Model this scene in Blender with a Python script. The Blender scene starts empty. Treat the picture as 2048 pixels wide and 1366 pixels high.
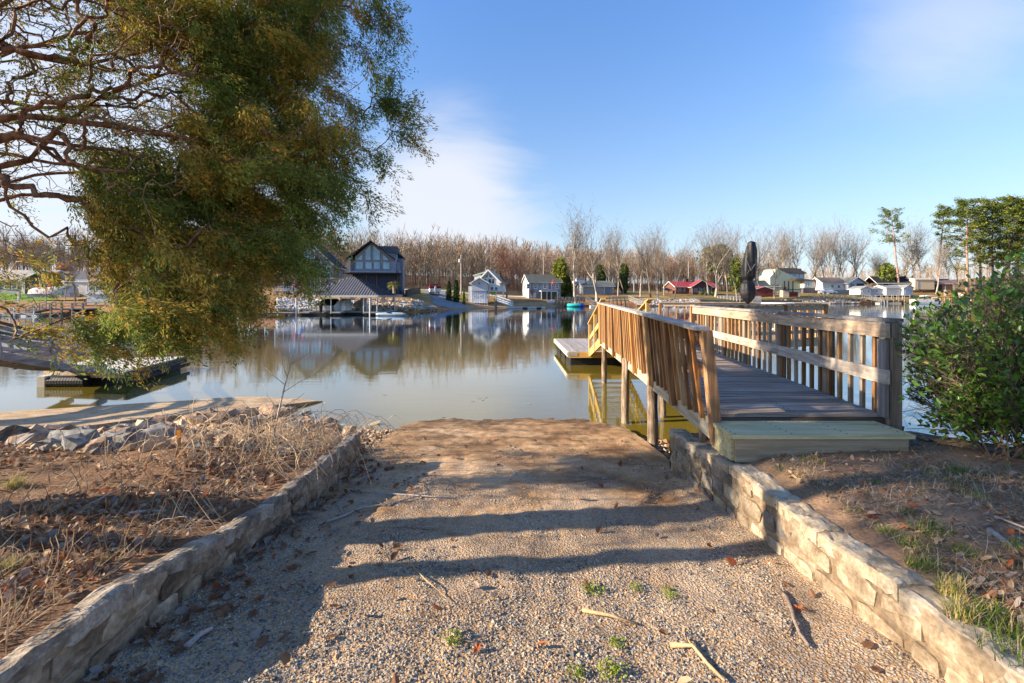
import bpy, bmesh, math, random
import numpy as np
from mathutils import Vector, Matrix, noise as mnoise
PI = math.pi
S = bpy.context.scene
COL = S.collection
# ---------------------------------------------------------------- camera, sky, sun, exposure
F = 910.0            # focal length in photo pixels (2048 wide)
CAMH = 2.35          # eye height above the water
HOR = 594.0
cam = bpy.data.objects.new('camera', bpy.data.cameras.new('camera'))
COL.objects.link(cam); S.camera = cam
cam.location = (0, 0, CAMH); cam.rotation_euler = (PI/2, 0, 0)
cam.data.sensor_width = 36; cam.data.lens = F/2048*36
cam.data.shift_y = -(683-HOR)/2048
cam.data.clip_start = 0.05; cam.data.clip_end = 9000
SUN_EL = math.radians(21.5)
SUN_DIR = Vector((1, .15, 0)).normalized()          # the way the light travels on plan
sun = bpy.data.objects.new('sun', bpy.data.lights.new('sun', 'SUN')); COL.objects.link(sun)
sun.data.energy = 5.0; sun.data.angle = math.radians(.55); sun.data.color = (1, .83, .62)
ldir = Vector((SUN_DIR.x*math.cos(SUN_EL), SUN_DIR.y*math.cos(SUN_EL), -math.sin(SUN_EL)))
sun.rotation_euler = ldir.to_track_quat('-Z', 'Y').to_euler()
sun.location = (-30, -5, 20)
W = bpy.data.worlds.new('World'); S.world = W; W.use_nodes = True
nt = W.node_tree; nt.nodes.clear()
def wn(t, **k):
    n = nt.nodes.new(t)
    for a, b in k.items(): setattr(n, a, b)
    return n
sky = wn('ShaderNodeTexSky', sky_type='NISHITA', sun_disc=False, sun_elevation=SUN_EL,
         sun_rotation=math.atan2(-SUN_DIR.x, -SUN_DIR.y), altitude=200, air_density=1.0, dust_density=.6, ozone_density=2.2)
hs = wn('ShaderNodeHueSaturation'); hs.inputs['Saturation'].default_value = 1.08; hs.inputs['Value'].default_value = 1.0
nt.links.new(sky.outputs[0], hs.inputs['Color'])
tc = wn('ShaderNodeTexCoord')
sep = wn('ShaderNodeSeparateXYZ'); nt.links.new(tc.outputs['Generated'], sep.inputs[0])
def wm(op, a, b=None, c=None):
    n = wn('ShaderNodeMath', operation=op)
    for i, v in enumerate((a, b, c)):
        if v is None: continue
        if isinstance(v, (int, float)): n.inputs[i].default_value = v
        else: nt.links.new(v, n.inputs[i])
    return n.outputs[0]
zz = wm('ADD', wm('MAXIMUM', sep.outputs[2], 0.0), .10)
cx = wm('DIVIDE', sep.outputs[0], zz); cy = wm('DIVIDE', sep.outputs[1], zz)
cmb = wn('ShaderNodeCombineXYZ'); nt.links.new(cx, cmb.inputs[0]); nt.links.new(cy, cmb.inputs[1])
mp = wn('ShaderNodeMapping'); nt.links.new(cmb.outputs[0], mp.inputs[0]); mp.inputs['Scale'].default_value = (.55, .8, 1); mp.inputs['Rotation'].default_value = (0, 0, .5)
nz = wn('ShaderNodeTexNoise'); nz.inputs['Scale'].default_value = 1.0; nz.inputs['Detail'].default_value = 9; nz.inputs['Roughness'].default_value = .58; nz.inputs['Distortion'].default_value = .7
nt.links.new(mp.outputs[0], nz.inputs['Vector'])
def blob(x, y, z, r0, r1):
    v = Vector((x, y, z)).normalized()
    d = wn('ShaderNodeVectorMath', operation='DISTANCE'); d.inputs[1].default_value = v
    nrm = wn('ShaderNodeVectorMath', operation='NORMALIZE'); nt.links.new(tc.outputs['Generated'], nrm.inputs[0]); nt.links.new(nrm.outputs[0], d.inputs[0])
    m = wn('ShaderNodeMapRange', interpolation_type='SMOOTHSTEP'); nt.links.new(d.outputs['Value'], m.inputs[0])
    m.inputs[1].default_value = r1; m.inputs[2].default_value = r0; m.inputs[3].default_value = 0; m.inputs[4].default_value = 1
    return m.outputs[0]
mask = wm('MAXIMUM', blob(-.15, 1, .20, .03, .34), wm('MAXIMUM', wm('MULTIPLY', blob(.98, 1, .58, .0, .30), .55), wm('MULTIPLY', blob(-1.2, 1, .15, .1, .9), .8)))
cl = wn('ShaderNodeMapRange', interpolation_type='SMOOTHSTEP')
nt.links.new(wm('ADD', nz.outputs['Fac'], wm('MULTIPLY', mask, .55)), cl.inputs[0])
cl.inputs[1].default_value = .58; cl.inputs[2].default_value = .93
fac = wm('MULTIPLY', wm('MULTIPLY', cl.outputs[0], wm('MINIMUM', wm('ADD', mask, .06), 1)), .88)
mix = wn('ShaderNodeMix', data_type='RGBA'); nt.links.new(fac, mix.inputs[0]); 
# bluer towards the zenith, a pale veil of high haze towards the horizon
ez = wn('ShaderNodeMapRange'); nt.links.new(sep.outputs[2], ez.inputs[0]); ez.inputs[1].default_value = .12; ez.inputs[2].default_value = .55
tint = wn('ShaderNodeMix', data_type='RGBA', blend_type='MULTIPLY'); nt.links.new(ez.outputs[0], tint.inputs[0]); nt.links.new(hs.outputs[0], tint.inputs[6]); tint.inputs[7].default_value = (.98, 1.24, 1.55, 1)
hz = wm('MULTIPLY', wm('EXPONENT', wm('MULTIPLY', wm('MAXIMUM', sep.outputs[2], 0.0), -6.0)), .92)
veil = wn('ShaderNodeMix', data_type='RGBA'); nt.links.new(hz, veil.inputs[0]); nt.links.new(tint.outputs[2], veil.inputs[6]); veil.inputs[7].default_value = (3.2, 3.75, 4.6, 1)
nt.links.new(veil.outputs[2], mix.inputs[6]); mix.inputs[7].default_value = (4.3, 4.4, 4.75, 1)
bg = wn('ShaderNodeBackground'); bg.inputs['Strength'].default_value = .082
nt.links.new(mix.outputs[2], bg.inputs['Color'])
wo = wn('ShaderNodeOutputWorld'); nt.links.new(bg.outputs[0], wo.inputs[0])
S.view_settings.view_transform = 'Standard'; S.view_settings.look = 'None'; S.view_settings.gamma = 1
S.view_settings.use_curve_mapping = False; S.view_settings.exposure = 1.38
S.cycles.max_bounces = 6; S.cycles.transparent_max_bounces = 8; S.cycles.caustics_reflective = False; S.cycles.caustics_refractive = False
# ---------------------------------------------------------------- materials
def C4(c): return (c[0], c[1], c[2], 1)
MATS = {}
def mat(name, c1, c2=None, c3=None, sc=4, st=(1, 1, 1), rough=.8, bump=.25, bd=.02, metal=0, rand=0, detail=6, trans=0, coord='Object', lo=.35, hi=.65, spec=.18, fine=0, attr=None):
    """procedural material: noise between up to three base colours, relief from the same noise"""
    if name in MATS: return MATS[name]
    m = bpy.data.materials.new(name); m.use_nodes = True; t = m.node_tree; N = t.nodes; L = t.links
    b = N['Principled BSDF']; b.inputs['Roughness'].default_value = rough; b.inputs['Metallic'].default_value = metal
    b.inputs['Specular IOR Level'].default_value = spec
    tx = N.new('ShaderNodeTexCoord'); mp = N.new('ShaderNodeMapping'); L.new(tx.outputs[coord], mp.inputs[0]); mp.inputs['Scale'].default_value = st
    oi = N.new('ShaderNodeObjectInfo')
    if coord == 'Object':
        ml = N.new('ShaderNodeMath'); ml.operation = 'MULTIPLY'; ml.inputs[1].default_value = 37; L.new(oi.outputs['Random'], ml.inputs[0]); L.new(ml.outputs[0], mp.inputs['Location'])
    nz = N.new('ShaderNodeTexNoise'); nz.inputs['Scale'].default_value = sc; nz.inputs['Detail'].default_value = detail; nz.inputs['Roughness'].default_value = .62
    L.new(mp.outputs[0], nz.inputs['Vector'])
    cr = N.new('ShaderNodeValToRGB'); e = cr.color_ramp.elements
    e[0].position = lo; e[1].position = hi; e[0].color = C4(c1); e[1].color = C4(c2 or c1)
    if c3: k = e.new((lo+hi)/2); k.color = C4(c2); e[-1].color = C4(c3)
    L.new(nz.outputs['Fac'], cr.inputs[0]); col = cr.outputs[0]
    if fine:
        n2 = N.new('ShaderNodeTexNoise'); n2.inputs['Scale'].default_value = sc*9; n2.inputs['Detail'].default_value = 4; L.new(mp.outputs[0], n2.inputs['Vector'])
        mr = N.new('ShaderNodeMapRange'); L.new(n2.outputs['Fac'], mr.inputs[0]); mr.inputs[1].default_value = .3; mr.inputs[2].default_value = .7; mr.inputs[3].default_value = 1-fine; mr.inputs[4].default_value = 1+fine
        vm = N.new('ShaderNodeVectorMath'); vm.operation = 'SCALE'; L.new(col, vm.inputs[0]); L.new(mr.outputs[0], vm.inputs['Scale']); col = vm.outputs[0]
    if attr:
        a = N.new('ShaderNodeAttribute'); a.attribute_name = attr
        vm = N.new('ShaderNodeVectorMath'); vm.operation = 'MULTIPLY'; L.new(col, vm.inputs[0]); L.new(a.outputs['Color'], vm.inputs[1]); col = vm.outputs[0]
    if rand:
        mr = N.new('ShaderNodeMapRange'); L.new(oi.outputs['Random'], mr.inputs[0]); mr.inputs[3].default_value = 1-rand; mr.inputs[4].default_value = 1+rand
        vm = N.new('ShaderNodeVectorMath'); vm.operation = 'SCALE'; L.new(col, vm.inputs[0]); L.new(mr.outputs[0], vm.inputs['Scale']); col = vm.outputs[0]
    L.new(col, b.inputs['Base Color'])
    if bump:
        bp = N.new('ShaderNodeBump'); bp.inputs['Strength'].default_value = bump; bp.inputs['Distance'].default_value = bd
        L.new(nz.outputs['Fac'], bp.inputs['Height']); L.new(bp.outputs[0], b.inputs['Normal'])
        if fine:
            b2 = N.new('ShaderNodeBump'); b2.inputs['Strength'].default_value = bump; b2.inputs['Distance'].default_value = bd*.3
            L.new(n2.outputs['Fac'], b2.inputs['Height']); L.new(bp.outputs[0], b2.inputs['Normal']); L.new(b2.outputs[0], b.inputs['Normal'])
    if trans:
        tr = N.new('ShaderNodeBsdfTranslucent'); L.new(col, tr.inputs[0]); mx = N.new('ShaderNodeMixShader'); mx.inputs[0].default_value = trans
        L.new(b.outputs[0], mx.inputs[1]); L.new(tr.outputs[0], mx.inputs[2]); L.new(mx.outputs[0], N['Material Output'].inputs[0])
    MATS[name] = m
    return m
def wood(name, c1, c2, c3=None, ax='x', rand=.18, rough=.75):
    st = {'x': (.7, 16, 16), 'y': (16, .7, 16), 'z': (16, 16, .7)}[ax]
    return mat(name+'_'+ax, c1, c2, c3, sc=1.6, st=st, bump=.55, bd=.008, rand=rand, rough=rough, detail=8, lo=.3, hi=.68, fine=.12)
# ---------------------------------------------------------------- mesh building
class MB:
    """collects shapes; build() links them as ONE mesh object"""
    def __init__(s): s.v = []; s.f = []; s.m = []; s.mi = 0
    def add(s, vs, fs):
        o = len(s.v); s.v += [tuple(p) for p in vs]; s.f += [tuple(i+o for i in f) for f in fs]; s.m += [s.mi]*len(fs); return s
    def box(s, x0, x1, y0, y1, z0, z1):
        return s.add([(x0,y0,z0),(x1,y0,z0),(x1,y1,z0),(x0,y1,z0),(x0,y0,z1),(x1,y0,z1),(x1,y1,z1),(x0,y1,z1)],
                     [(0,3,2,1),(4,5,6,7),(0,1,5,4),(1,2,6,5),(2,3,7,6),(3,0,4,7)])
    def beam(s, a, b, w, h, up=(0,0,1), ch=0):
        """rectangular bar from a to b, w across, h along up"""
        a = Vector(a); b = Vector(b); d = (b-a).normalized(); up = Vector(up)
        if abs(d.dot(up)) > .98: up = Vector((0, 1, 0))
        sd = d.cross(up).normalized(); u = sd.cross(d)
        vs = [p+sd*(i*w/2)+u*(j*h/2) for p in (a, b) for i, j in ((-1,-1),(1,-1),(1,1),(-1,1))]
        return s.add(vs, [(0,1,2,3),(7,6,5,4),(0,4,5,1),(1,5,6,2),(2,6,7,3),(3,7,4,0)])
    def tube(s, pts, rad, n=6, cap=True):
        pts = [Vector(p) for p in pts]; k = len(pts)
        if not hasattr(rad, '__len__'): rad = [rad]*k
        vs = []; ref = Vector((.13, .31, .94))
        for i, p in enumerate(pts):
            d = (pts[min(i+1, k-1)]-pts[max(i-1, 0)]).normalized()
            r = ref if abs(d.dot(ref)) < .95 else Vector((1, 0, 0))
            x = d.cross(r).normalized(); y = d.cross(x)
            for j in range(n):
                a = 2*PI*j/n; vs.append(p+(x*math.cos(a)+y*math.sin(a))*rad[i])
        fs = [(i*n+j, i*n+(j+1)%n, (i+1)*n+(j+1)%n, (i+1)*n+j) for i in range(k-1) for j in range(n)]
        if cap: fs += [tuple(range(n-1, -1, -1)), tuple((k-1)*n+j for j in range(n))]
        return s.add(vs, fs)
    def poly(s, pts, z0, z1):
        """prism of a plan polygon"""
        n = len(pts); vs = [(p[0], p[1], z0) for p in pts]+[(p[0], p[1], z1) for p in pts]
        return s.add(vs, [tuple(range(n-1, -1, -1)), tuple(range(n, 2*n))]+[(i, (i+1)%n, n+(i+1)%n, n+i) for i in range(n)])
    def prism(s, pts, d):
        """extrude a 3-D polygon along vector d"""
        n = len(pts); d = Vector(d); vs = [Vector(p) for p in pts]; vs += [p+d for p in vs]
        return s.add(vs, [tuple(range(n-1, -1, -1)), tuple(range(n, 2*n))]+[(i, (i+1)%n, n+(i+1)%n, n+i) for i in range(n)])
    def lathe(s, prof, n=12, c=(0, 0)):
        vs = []; k = len(prof)
        for r, z in prof:
            for j in range(n): a = 2*PI*j/n; vs.append((c[0]+r*math.cos(a), c[1]+r*math.sin(a), z))
        return s.add(vs, [(i*n+j, i*n+(j+1)%n, (i+1)*n+(j+1)%n, (i+1)*n+j) for i in range(k-1) for j in range(n)]+[tuple(range(n-1,-1,-1)), tuple((k-1)*n+j for j in range(n))])
    def build(s, name, m, parent=None, world=False, smooth=False, label=None, loc=None):
        me = bpy.data.meshes.new(name)
        vs = s.v
        if world and parent is not None:
            inv = MW[parent.name].inverted(); vs = [tuple(inv @ Vector(v)) for v in vs]
        me.from_pydata(vs, [], s.f)
        ms = m if isinstance(m, (list, tuple)) else [m]
        for k in ms: me.materials.append(k)
        if len(ms) > 1: me.polygons.foreach_set('material_index', s.m)
        if smooth: me.polygons.foreach_set('use_smooth', [True]*len(me.polygons))
        me.update()
        return link(name, me, parent, label, loc)
MW = {}
def link(name, me, parent=None, label=None, loc=None):
    o = bpy.data.objects.new(name, me); COL.objects.link(o)
    if parent is not None: o.parent = parent
    if loc is not None: o.location = loc
    if label: o['label'] = label
    return o
def npmesh(name, V, Fs, m, parent=None, smooth=False, mi=None, col=None):
    """mesh from numpy arrays; Fs is (n,3) or (n,4)"""
    me = bpy.data.meshes.new(name); V = np.asarray(V, np.float32); Fs = np.asarray(Fs, np.int32); k = Fs.shape[1]
    if parent is not None:
        inv = np.array(MW[parent.name].inverted()); V = V @ inv[:3, :3].T + inv[:3, 3]
    me.vertices.add(len(V)); me.vertices.foreach_set('co', V.astype(np.float32).ravel())
    me.loops.add(Fs.size); me.loops.foreach_set('vertex_index', Fs.ravel())
    me.polygons.add(len(Fs)); me.polygons.foreach_set('loop_start', np.arange(0, Fs.size, k, dtype=np.int32)); me.polygons.foreach_set('loop_total', np.full(len(Fs), k, np.int32))
    for q in (m if isinstance(m, (list, tuple)) else [m]): me.materials.append(q)
    if mi is not None: me.polygons.foreach_set('material_index', np.asarray(mi, np.int32))
    me.polygons.foreach_set('use_smooth', np.full(len(Fs), bool(smooth)))
    me.update(calc_edges=True)
    if col is not None:
        a = me.color_attributes.new('tint', 'FLOAT_COLOR', 'POINT'); c = np.ones((len(V), 4), np.float32); c[:, :3] = col; a.data.foreach_set('color', c.ravel())
    return link(name, me, parent)
def thing(name, label, cat, loc=(0, 0, 0), rz=0, group=None):
    o = bpy.data.objects.new(name, None); COL.objects.link(o); o.empty_display_size = .2
    o.location = loc; o.rotation_euler = (0, 0, rz); o['label'] = label; o['category'] = cat
    if group: o['group'] = group
    MW[o.name] = Matrix.Translation(Vector(loc)) @ Matrix.Rotation(rz, 4, 'Z')
    return o
def tag(o, label, cat, group=None, kind=None):
    o['label'] = label; o['category'] = cat
    if group: o['group'] = group
    if kind: o['kind'] = kind
    return o
def struct(o): o['kind'] = 'structure'; return o
def stuff(o, label=None, cat=None):
    o['kind'] = 'stuff'
    if label: o['label'] = label
    if cat: o['category'] = cat
    return o
def at(px, D, y=None, z=None):
    """a photo column, a distance and a photo row (or a height) as a point in the place"""
    return Vector(((px-1024)*D/F, D, z if z is not None else (CAMH-(y-HOR)*D/F if y is not None else 0)))
def fnoise(x, y, s=1.0, o=4, seed=0):
    return mnoise.fractal(Vector((x*s+seed, y*s-seed*.7, seed*.31)), 1.0, 2.1, o)
RNG = np.random.default_rng(11)
R = random.Random(5)
# ---------------------------------------------------------------- the lake and the land
def water():
    m = bpy.data.materials.new('lake_water'); m.use_nodes = True; t = m.node_tree; N = t.nodes; L = t.links; b = N['Principled BSDF']
    b.inputs['Roughness'].default_value = .05; b.inputs['IOR'].default_value = 1.52
    tx = N.new('ShaderNodeTexCoord')
    n1 = N.new('ShaderNodeTexNoise'); n1.inputs['Scale'].default_value = .25; n1.inputs['Detail'].default_value = 3; L.new(tx.outputs['Object'], n1.inputs['Vector'])
    cr = N.new('ShaderNodeValToRGB'); e = cr.color_ramp.elements; e[0].position = .3; e[1].position = .7
    e[0].color = (.155, .12, .016, 1); e[1].color = (.20, .153, .024, 1); L.new(n1.outputs[0], cr.inputs[0]); 
    mp = N.new('ShaderNodeMapping'); mp.inputs['Scale'].default_value = (1.0, 2.6, 1); L.new(tx.outputs['Object'], mp.inputs[0])
    n2 = N.new('ShaderNodeTexNoise'); n2.inputs['Scale'].default_value = 1.1; n2.inputs['Detail'].default_value = 3; L.new(mp.outputs[0], n2.inputs['Vector'])
    n3 = N.new('ShaderNodeTexNoise'); n3.inputs['Scale'].default_value = 9; n3.inputs['Detail'].default_value = 2; L.new(mp.outputs[0], n3.inputs['Vector'])
    ns = N.new('ShaderNodeTexNoise'); ns.inputs['Scale'].default_value = .06; ns.inputs['Detail'].default_value = 3; L.new(mp.outputs[0], ns.inputs['Vector'])
    mr = N.new('ShaderNodeMapRange'); mr.inputs[1].default_value = .4; mr.inputs[2].default_value = .65; mr.inputs[3].default_value = .15; mr.inputs[4].default_value = 1; L.new(ns.outputs[0], mr.inputs[0])
    ad = N.new('ShaderNodeMath'); ad.operation = 'MULTIPLY_ADD'; ad.inputs[1].default_value = .12; L.new(n3.outputs[0], ad.inputs[0]); L.new(n2.outputs[0], ad.inputs[2])
    mu = N.new('ShaderNodeMath'); mu.operation = 'MULTIPLY'; L.new(ad.outputs[0], mu.inputs[0]); L.new(mr.outputs[0], mu.inputs[1])
    bp = N.new('ShaderNodeBump'); bp.inputs['Strength'].default_value = 1; bp.inputs['Distance'].default_value = .0042
    L.new(mu.outputs[0], bp.inputs['Height'])
    df = N.new('ShaderNodeBsdfDiffuse'); L.new(cr.outputs[0], df.inputs['Color']); gl = N.new('ShaderNodeBsdfGlossy'); gl.inputs['Roughness'].default_value = .045; gl.inputs['Color'].default_value = (.83, .91, 1, 1); L.new(bp.outputs[0], gl.inputs['Normal'])
    fr = N.new('ShaderNodeFresnel'); fr.inputs['IOR'].default_value = 1.36; L.new(bp.outputs[0], fr.inputs['Normal']); m1 = N.new('ShaderNodeMath'); m1.operation = 'MULTIPLY'; m1.use_clamp = True; m1.inputs[1].default_value = 1.5; L.new(fr.outputs[0], m1.inputs[0])
    mx = N.new('ShaderNodeMixShader'); L.new(m1.outputs[0], mx.inputs[0]); L.new(df.outputs[0], mx.inputs[1]); L.new(gl.outputs[0], mx.inputs[2]); L.new(mx.outputs[0], N['Material Output'].inputs[0]); N.remove(b)
    o = MB().add([(-900, -40, 0), (900, -40, 0), (900, 260, 0), (-900, 260, 0)], [(0, 1, 2, 3)]).build('lake_water', m); struct(o)
water()
# far shore: columns of the photo with (distance, photo row) stations; station 0 lies under water, station 1 is the shoreline
def zc(D, y): return CAMH-(y-HOR)*D/F
STN = {
 -900: [(50,0),(51,618),(60,604),(75,592),(95,580),(160,562),(260,548)],
 0:    [(57,0),(58,616),(62,604),(74,589),(92,576),(160,560),(260,548)],
 160:  [(57,0),(58,618),(62,607),(74,592),(92,578),(160,560),(260,548)],
 300:  [(57,0),(58,618),(62,607),(74,592),(92,582),(160,565),(260,550)],
 560:  [(60,0),(61,618),(66,596),(76,591),(100,586),(160,566),(260,550)],
 700:  [(64,0),(65.5,620),(70,603),(80,592),(100,586),(160,568),(260,552)],
 820:  [(67,0),(68.5,619),(73,604),(84,594),(110,583),(160,570),(260,550)],
 890:  [(80,0),(82,619),(86,613),(94,603),(118,582),(165,570),(260,552)],
 960:  [(90,0),(93,616),(98,612),(104,606),(124,589),(165,574),(260,555)],
 1090: [(108,0),(112,612),(116,607),(122,599),(140,590),(170,580),(260,562)],
 1200: [(112,0),(116,611),(120,604),(130,597),(150,587),(190,578),(260,566)],
 1300: [(110,0),(114,612),(119,600),(126,597),(150,590),(190,581),(260,570)],
 1400: [(114,0),(118,611),(123,600),(132,597),(152,592),(195,583),(280,574)],
 1500: [(140,0),(145,608),(150,601),(158,597),(175,590),(215,583),(300,578)],
 1640: [(150,0),(154,607),(160,598),(168,591),(185,586),(225,578),(320,575)],
 1760: [(158,0),(162,606.5),(166,598),(174,592),(190,585),(230,579),(330,572)],
 1900: [(160,0),(164,606.5),(168,598),(178,590),(192,580),(230,575),(340,560)],
 2100: [(160,0),(164,606.5),(168,598),(178,590),(192,580),(230,574),(340,545)],
 3000: [(150,0),(154,606.5),(160,598),(170,590),(192,580),(230,574),(340,550)]}
PXS = np.array(sorted(STN)); TD = []; TZ = []
for p in PXS:
    r = STN[int(p)]; d = [a for a, b in r]; z = [zc(a, b) for a, b in r]; z[0] = -1.2; 
    d += [700, 4000]; z += [z[-1]+14, z[-1]+20]; TD.append(d); TZ.append(z)
TD = np.array(TD, float); TZ = np.array(TZ, float)
def G(x, y):
    """ground height of the far shore"""
    px = 1024+F*x/max(y, 1)
    d = [np.interp(px, PXS, TD[:, k]) for k in range(TD.shape[1])]; z = [np.interp(px, PXS, TZ[:, k]) for k in range(TD.shape[1])]
    h = float(np.interp(y, d, z))
    if h > .4: h += .18*fnoise(x, y, .08, 2, 3)
    return h
def ground(px, D): 
    x = (px-1024)*D/F; return Vector((x, D, G(x, D)))
def far_land():
    pxs = np.concatenate([np.arange(-900, -100, 60), np.arange(-100, 2160, 7), np.arange(2160, 3001, 60)])
    ts = np.concatenate([np.linspace(0, 1, 3)[:-1], np.linspace(1, 6, 56)[:-1], np.linspace(6, 8, 9)])
    V = []; Cc = []
    for p in pxs:
        d = [np.interp(p, PXS, TD[:, k]) for k in range(TD.shape[1])]; z = [np.interp(p, PXS, TZ[:, k]) for k in range(TD.shape[1])]
        for t in ts:
            D = float(np.interp(t, range(len(d)), d)); x = (p-1024)*D/F; h = float(np.interp(D, d, z))
            if h > .4: h += .18*fnoise(x, D, .08, 2, 3)
            V.append((x, D, h))
            n = fnoise(x, D, .11, 3, 9); n2 = fnoise(x, D, .5, 2, 5)
            tan = np.array((.27, .165, .062)); grn = np.array((.12, .15, .02)); clay = np.array((.36, .17, .075)); leaf = np.array((.17, .088, .04)); sand = np.array((.42, .28, .15))
            c = tan*(1+.3*n)
            if 805 < p < 960 and t > 3.2: c = tan*.4+np.array((.24, .22, .03))*.6
            if p < 105 and 2.2 < t < 3.7: c = np.array((.10, .21, .015))*(1+.25*n2)
            if p < 400 and t > 4.05: c = np.array((.36, .25, .10))
            if p >= 1240 and t > 2: c = c*(.7+.3*min(1, max(0, .5+n)))+grn*.22
            if t < 2.3 and 830 < p < 1130: c = clay if p < 930 else (sand*.6+clay*.4)
            elif t < 1.7: c = clay*.8
            if 1880 < p and 2 < t < 4.4: c = np.array((.36, .2, .06))
            if t > 5.05 and p > 400: c = leaf*(1+.3*n)
            if 1130 > p > 400 and t > 4.6: c = leaf*(1.1+.3*n)
            Cc.append(np.clip(c*(1+.25*n2), .01, .8))
    nx = len(pxs); ny = len(ts)
    i, j = np.meshgrid(np.arange(nx-1), np.arange(ny-1), indexing='ij'); a = (i*ny+j).ravel()
    Fq = np.stack([a, a+ny, a+ny+1, a+1], 1)
    m = mat('far_ground', (.75, .75, .75), (1.25, 1.25, 1.2), sc=.9, bump=.5, bd=.1, coord='Object', attr='tint', fine=.2)
    struct(npmesh('far_ground', V, Fq, m, smooth=True, col=np.array(Cc)))
far_land()
# ---- the near bank: ramp, left bank, right bank
def ramp_z(y): 
    return .93-.1045*y if y > -1.5 else 1.087+.03*(-1.5-y)*.3
LY = [-60, -2, 1, 2.0, 2.4, 2.85, 3.4, 4.1, 4.7, 6, 7, 8.2, 9.5, 11, 13]; LZ = [1.6, 1.15, 1.0, .98, .93, .86, .79, .76, .72, .45, .28, .10, -.04, -.35, -1]
def left_z(x, y):
    z = float(np.interp(y, LY, LZ))
    if x < -7: z += .02*(-7-x)*max(0, 1-max(0, y-6)/4)
    if y > 5.2: z -= min(1, max(0, (x+4.6)/2.4))*min(1, (y-5.2)/2)*.26
    if y < 5: z += .07*min(1, max(0, (-2.1-x)/.9))
    z += .035*fnoise(x, y, .9, 3, 1)*min(1, max(.15, (-1.9-x)/.5))+.018*fnoise(x, y, 4.5, 3, 2)
    return z
REX = [1.5, 1.95, 2.4, 3.5, 3.75, 4.1, 5.2, 7, 12, 60]; REY = [5.35, 5.2, 4.95, 4.62, 4.25, 3.85, 3.2, 2.7, 2, 0]
RZY = [1.0, 1.6, 1.9, 2.2, 2.6, 3.1, 3.7, 4.36, 4.8, 5.2]; RZZ = [1.02, 1.01, 1.015, .99, .955, .96, .96, .885, .85, .82]
LZY = [.8, 1.64, 1.82, 2.07, 2.39, 2.85, 3.39, 4.14, 5.38]; LZZ = [1.0, 1.0, .995, 1.01, .95, .87, .79, .765, .74]
def right_z(x, y):
    e = float(np.interp(x, REX, REY)); z = 1.04+.02*min(0, 2-y)*-1*.3
    z -= .035*min(1, max(0, (2.75-x)/.6))
    if y > 3.6: z -= min(1, (y-3.6)/1.4)*.14*min(1, max(0, (2.9-x)/.6))
    z += .02*fnoise(x, y, 1.1, 3, 4)+.010*fnoise(x, y, 6, 3, 8)
    if x < 2.7: z = min(z, float(np.interp(y, RZY, RZZ))+.006+max(0, x-1.97)*.3)
    d = y-e
    if d > -.12: z -= min(1.7, (d+.12)*1.9)
    return z
def grid(name, xs, ys, fz, m, thick=0):
    V = [(x, y, fz(x, y)) for x in xs for y in ys]; ny = len(ys)
    i, j = np.meshgrid(np.arange(len(xs)-1), np.arange(ny-1), indexing='ij'); a = (i*ny+j).ravel()
    return npmesh(name, V, np.stack([a, a+ny, a+ny+1, a+1], 1), m, smooth=True)
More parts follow.
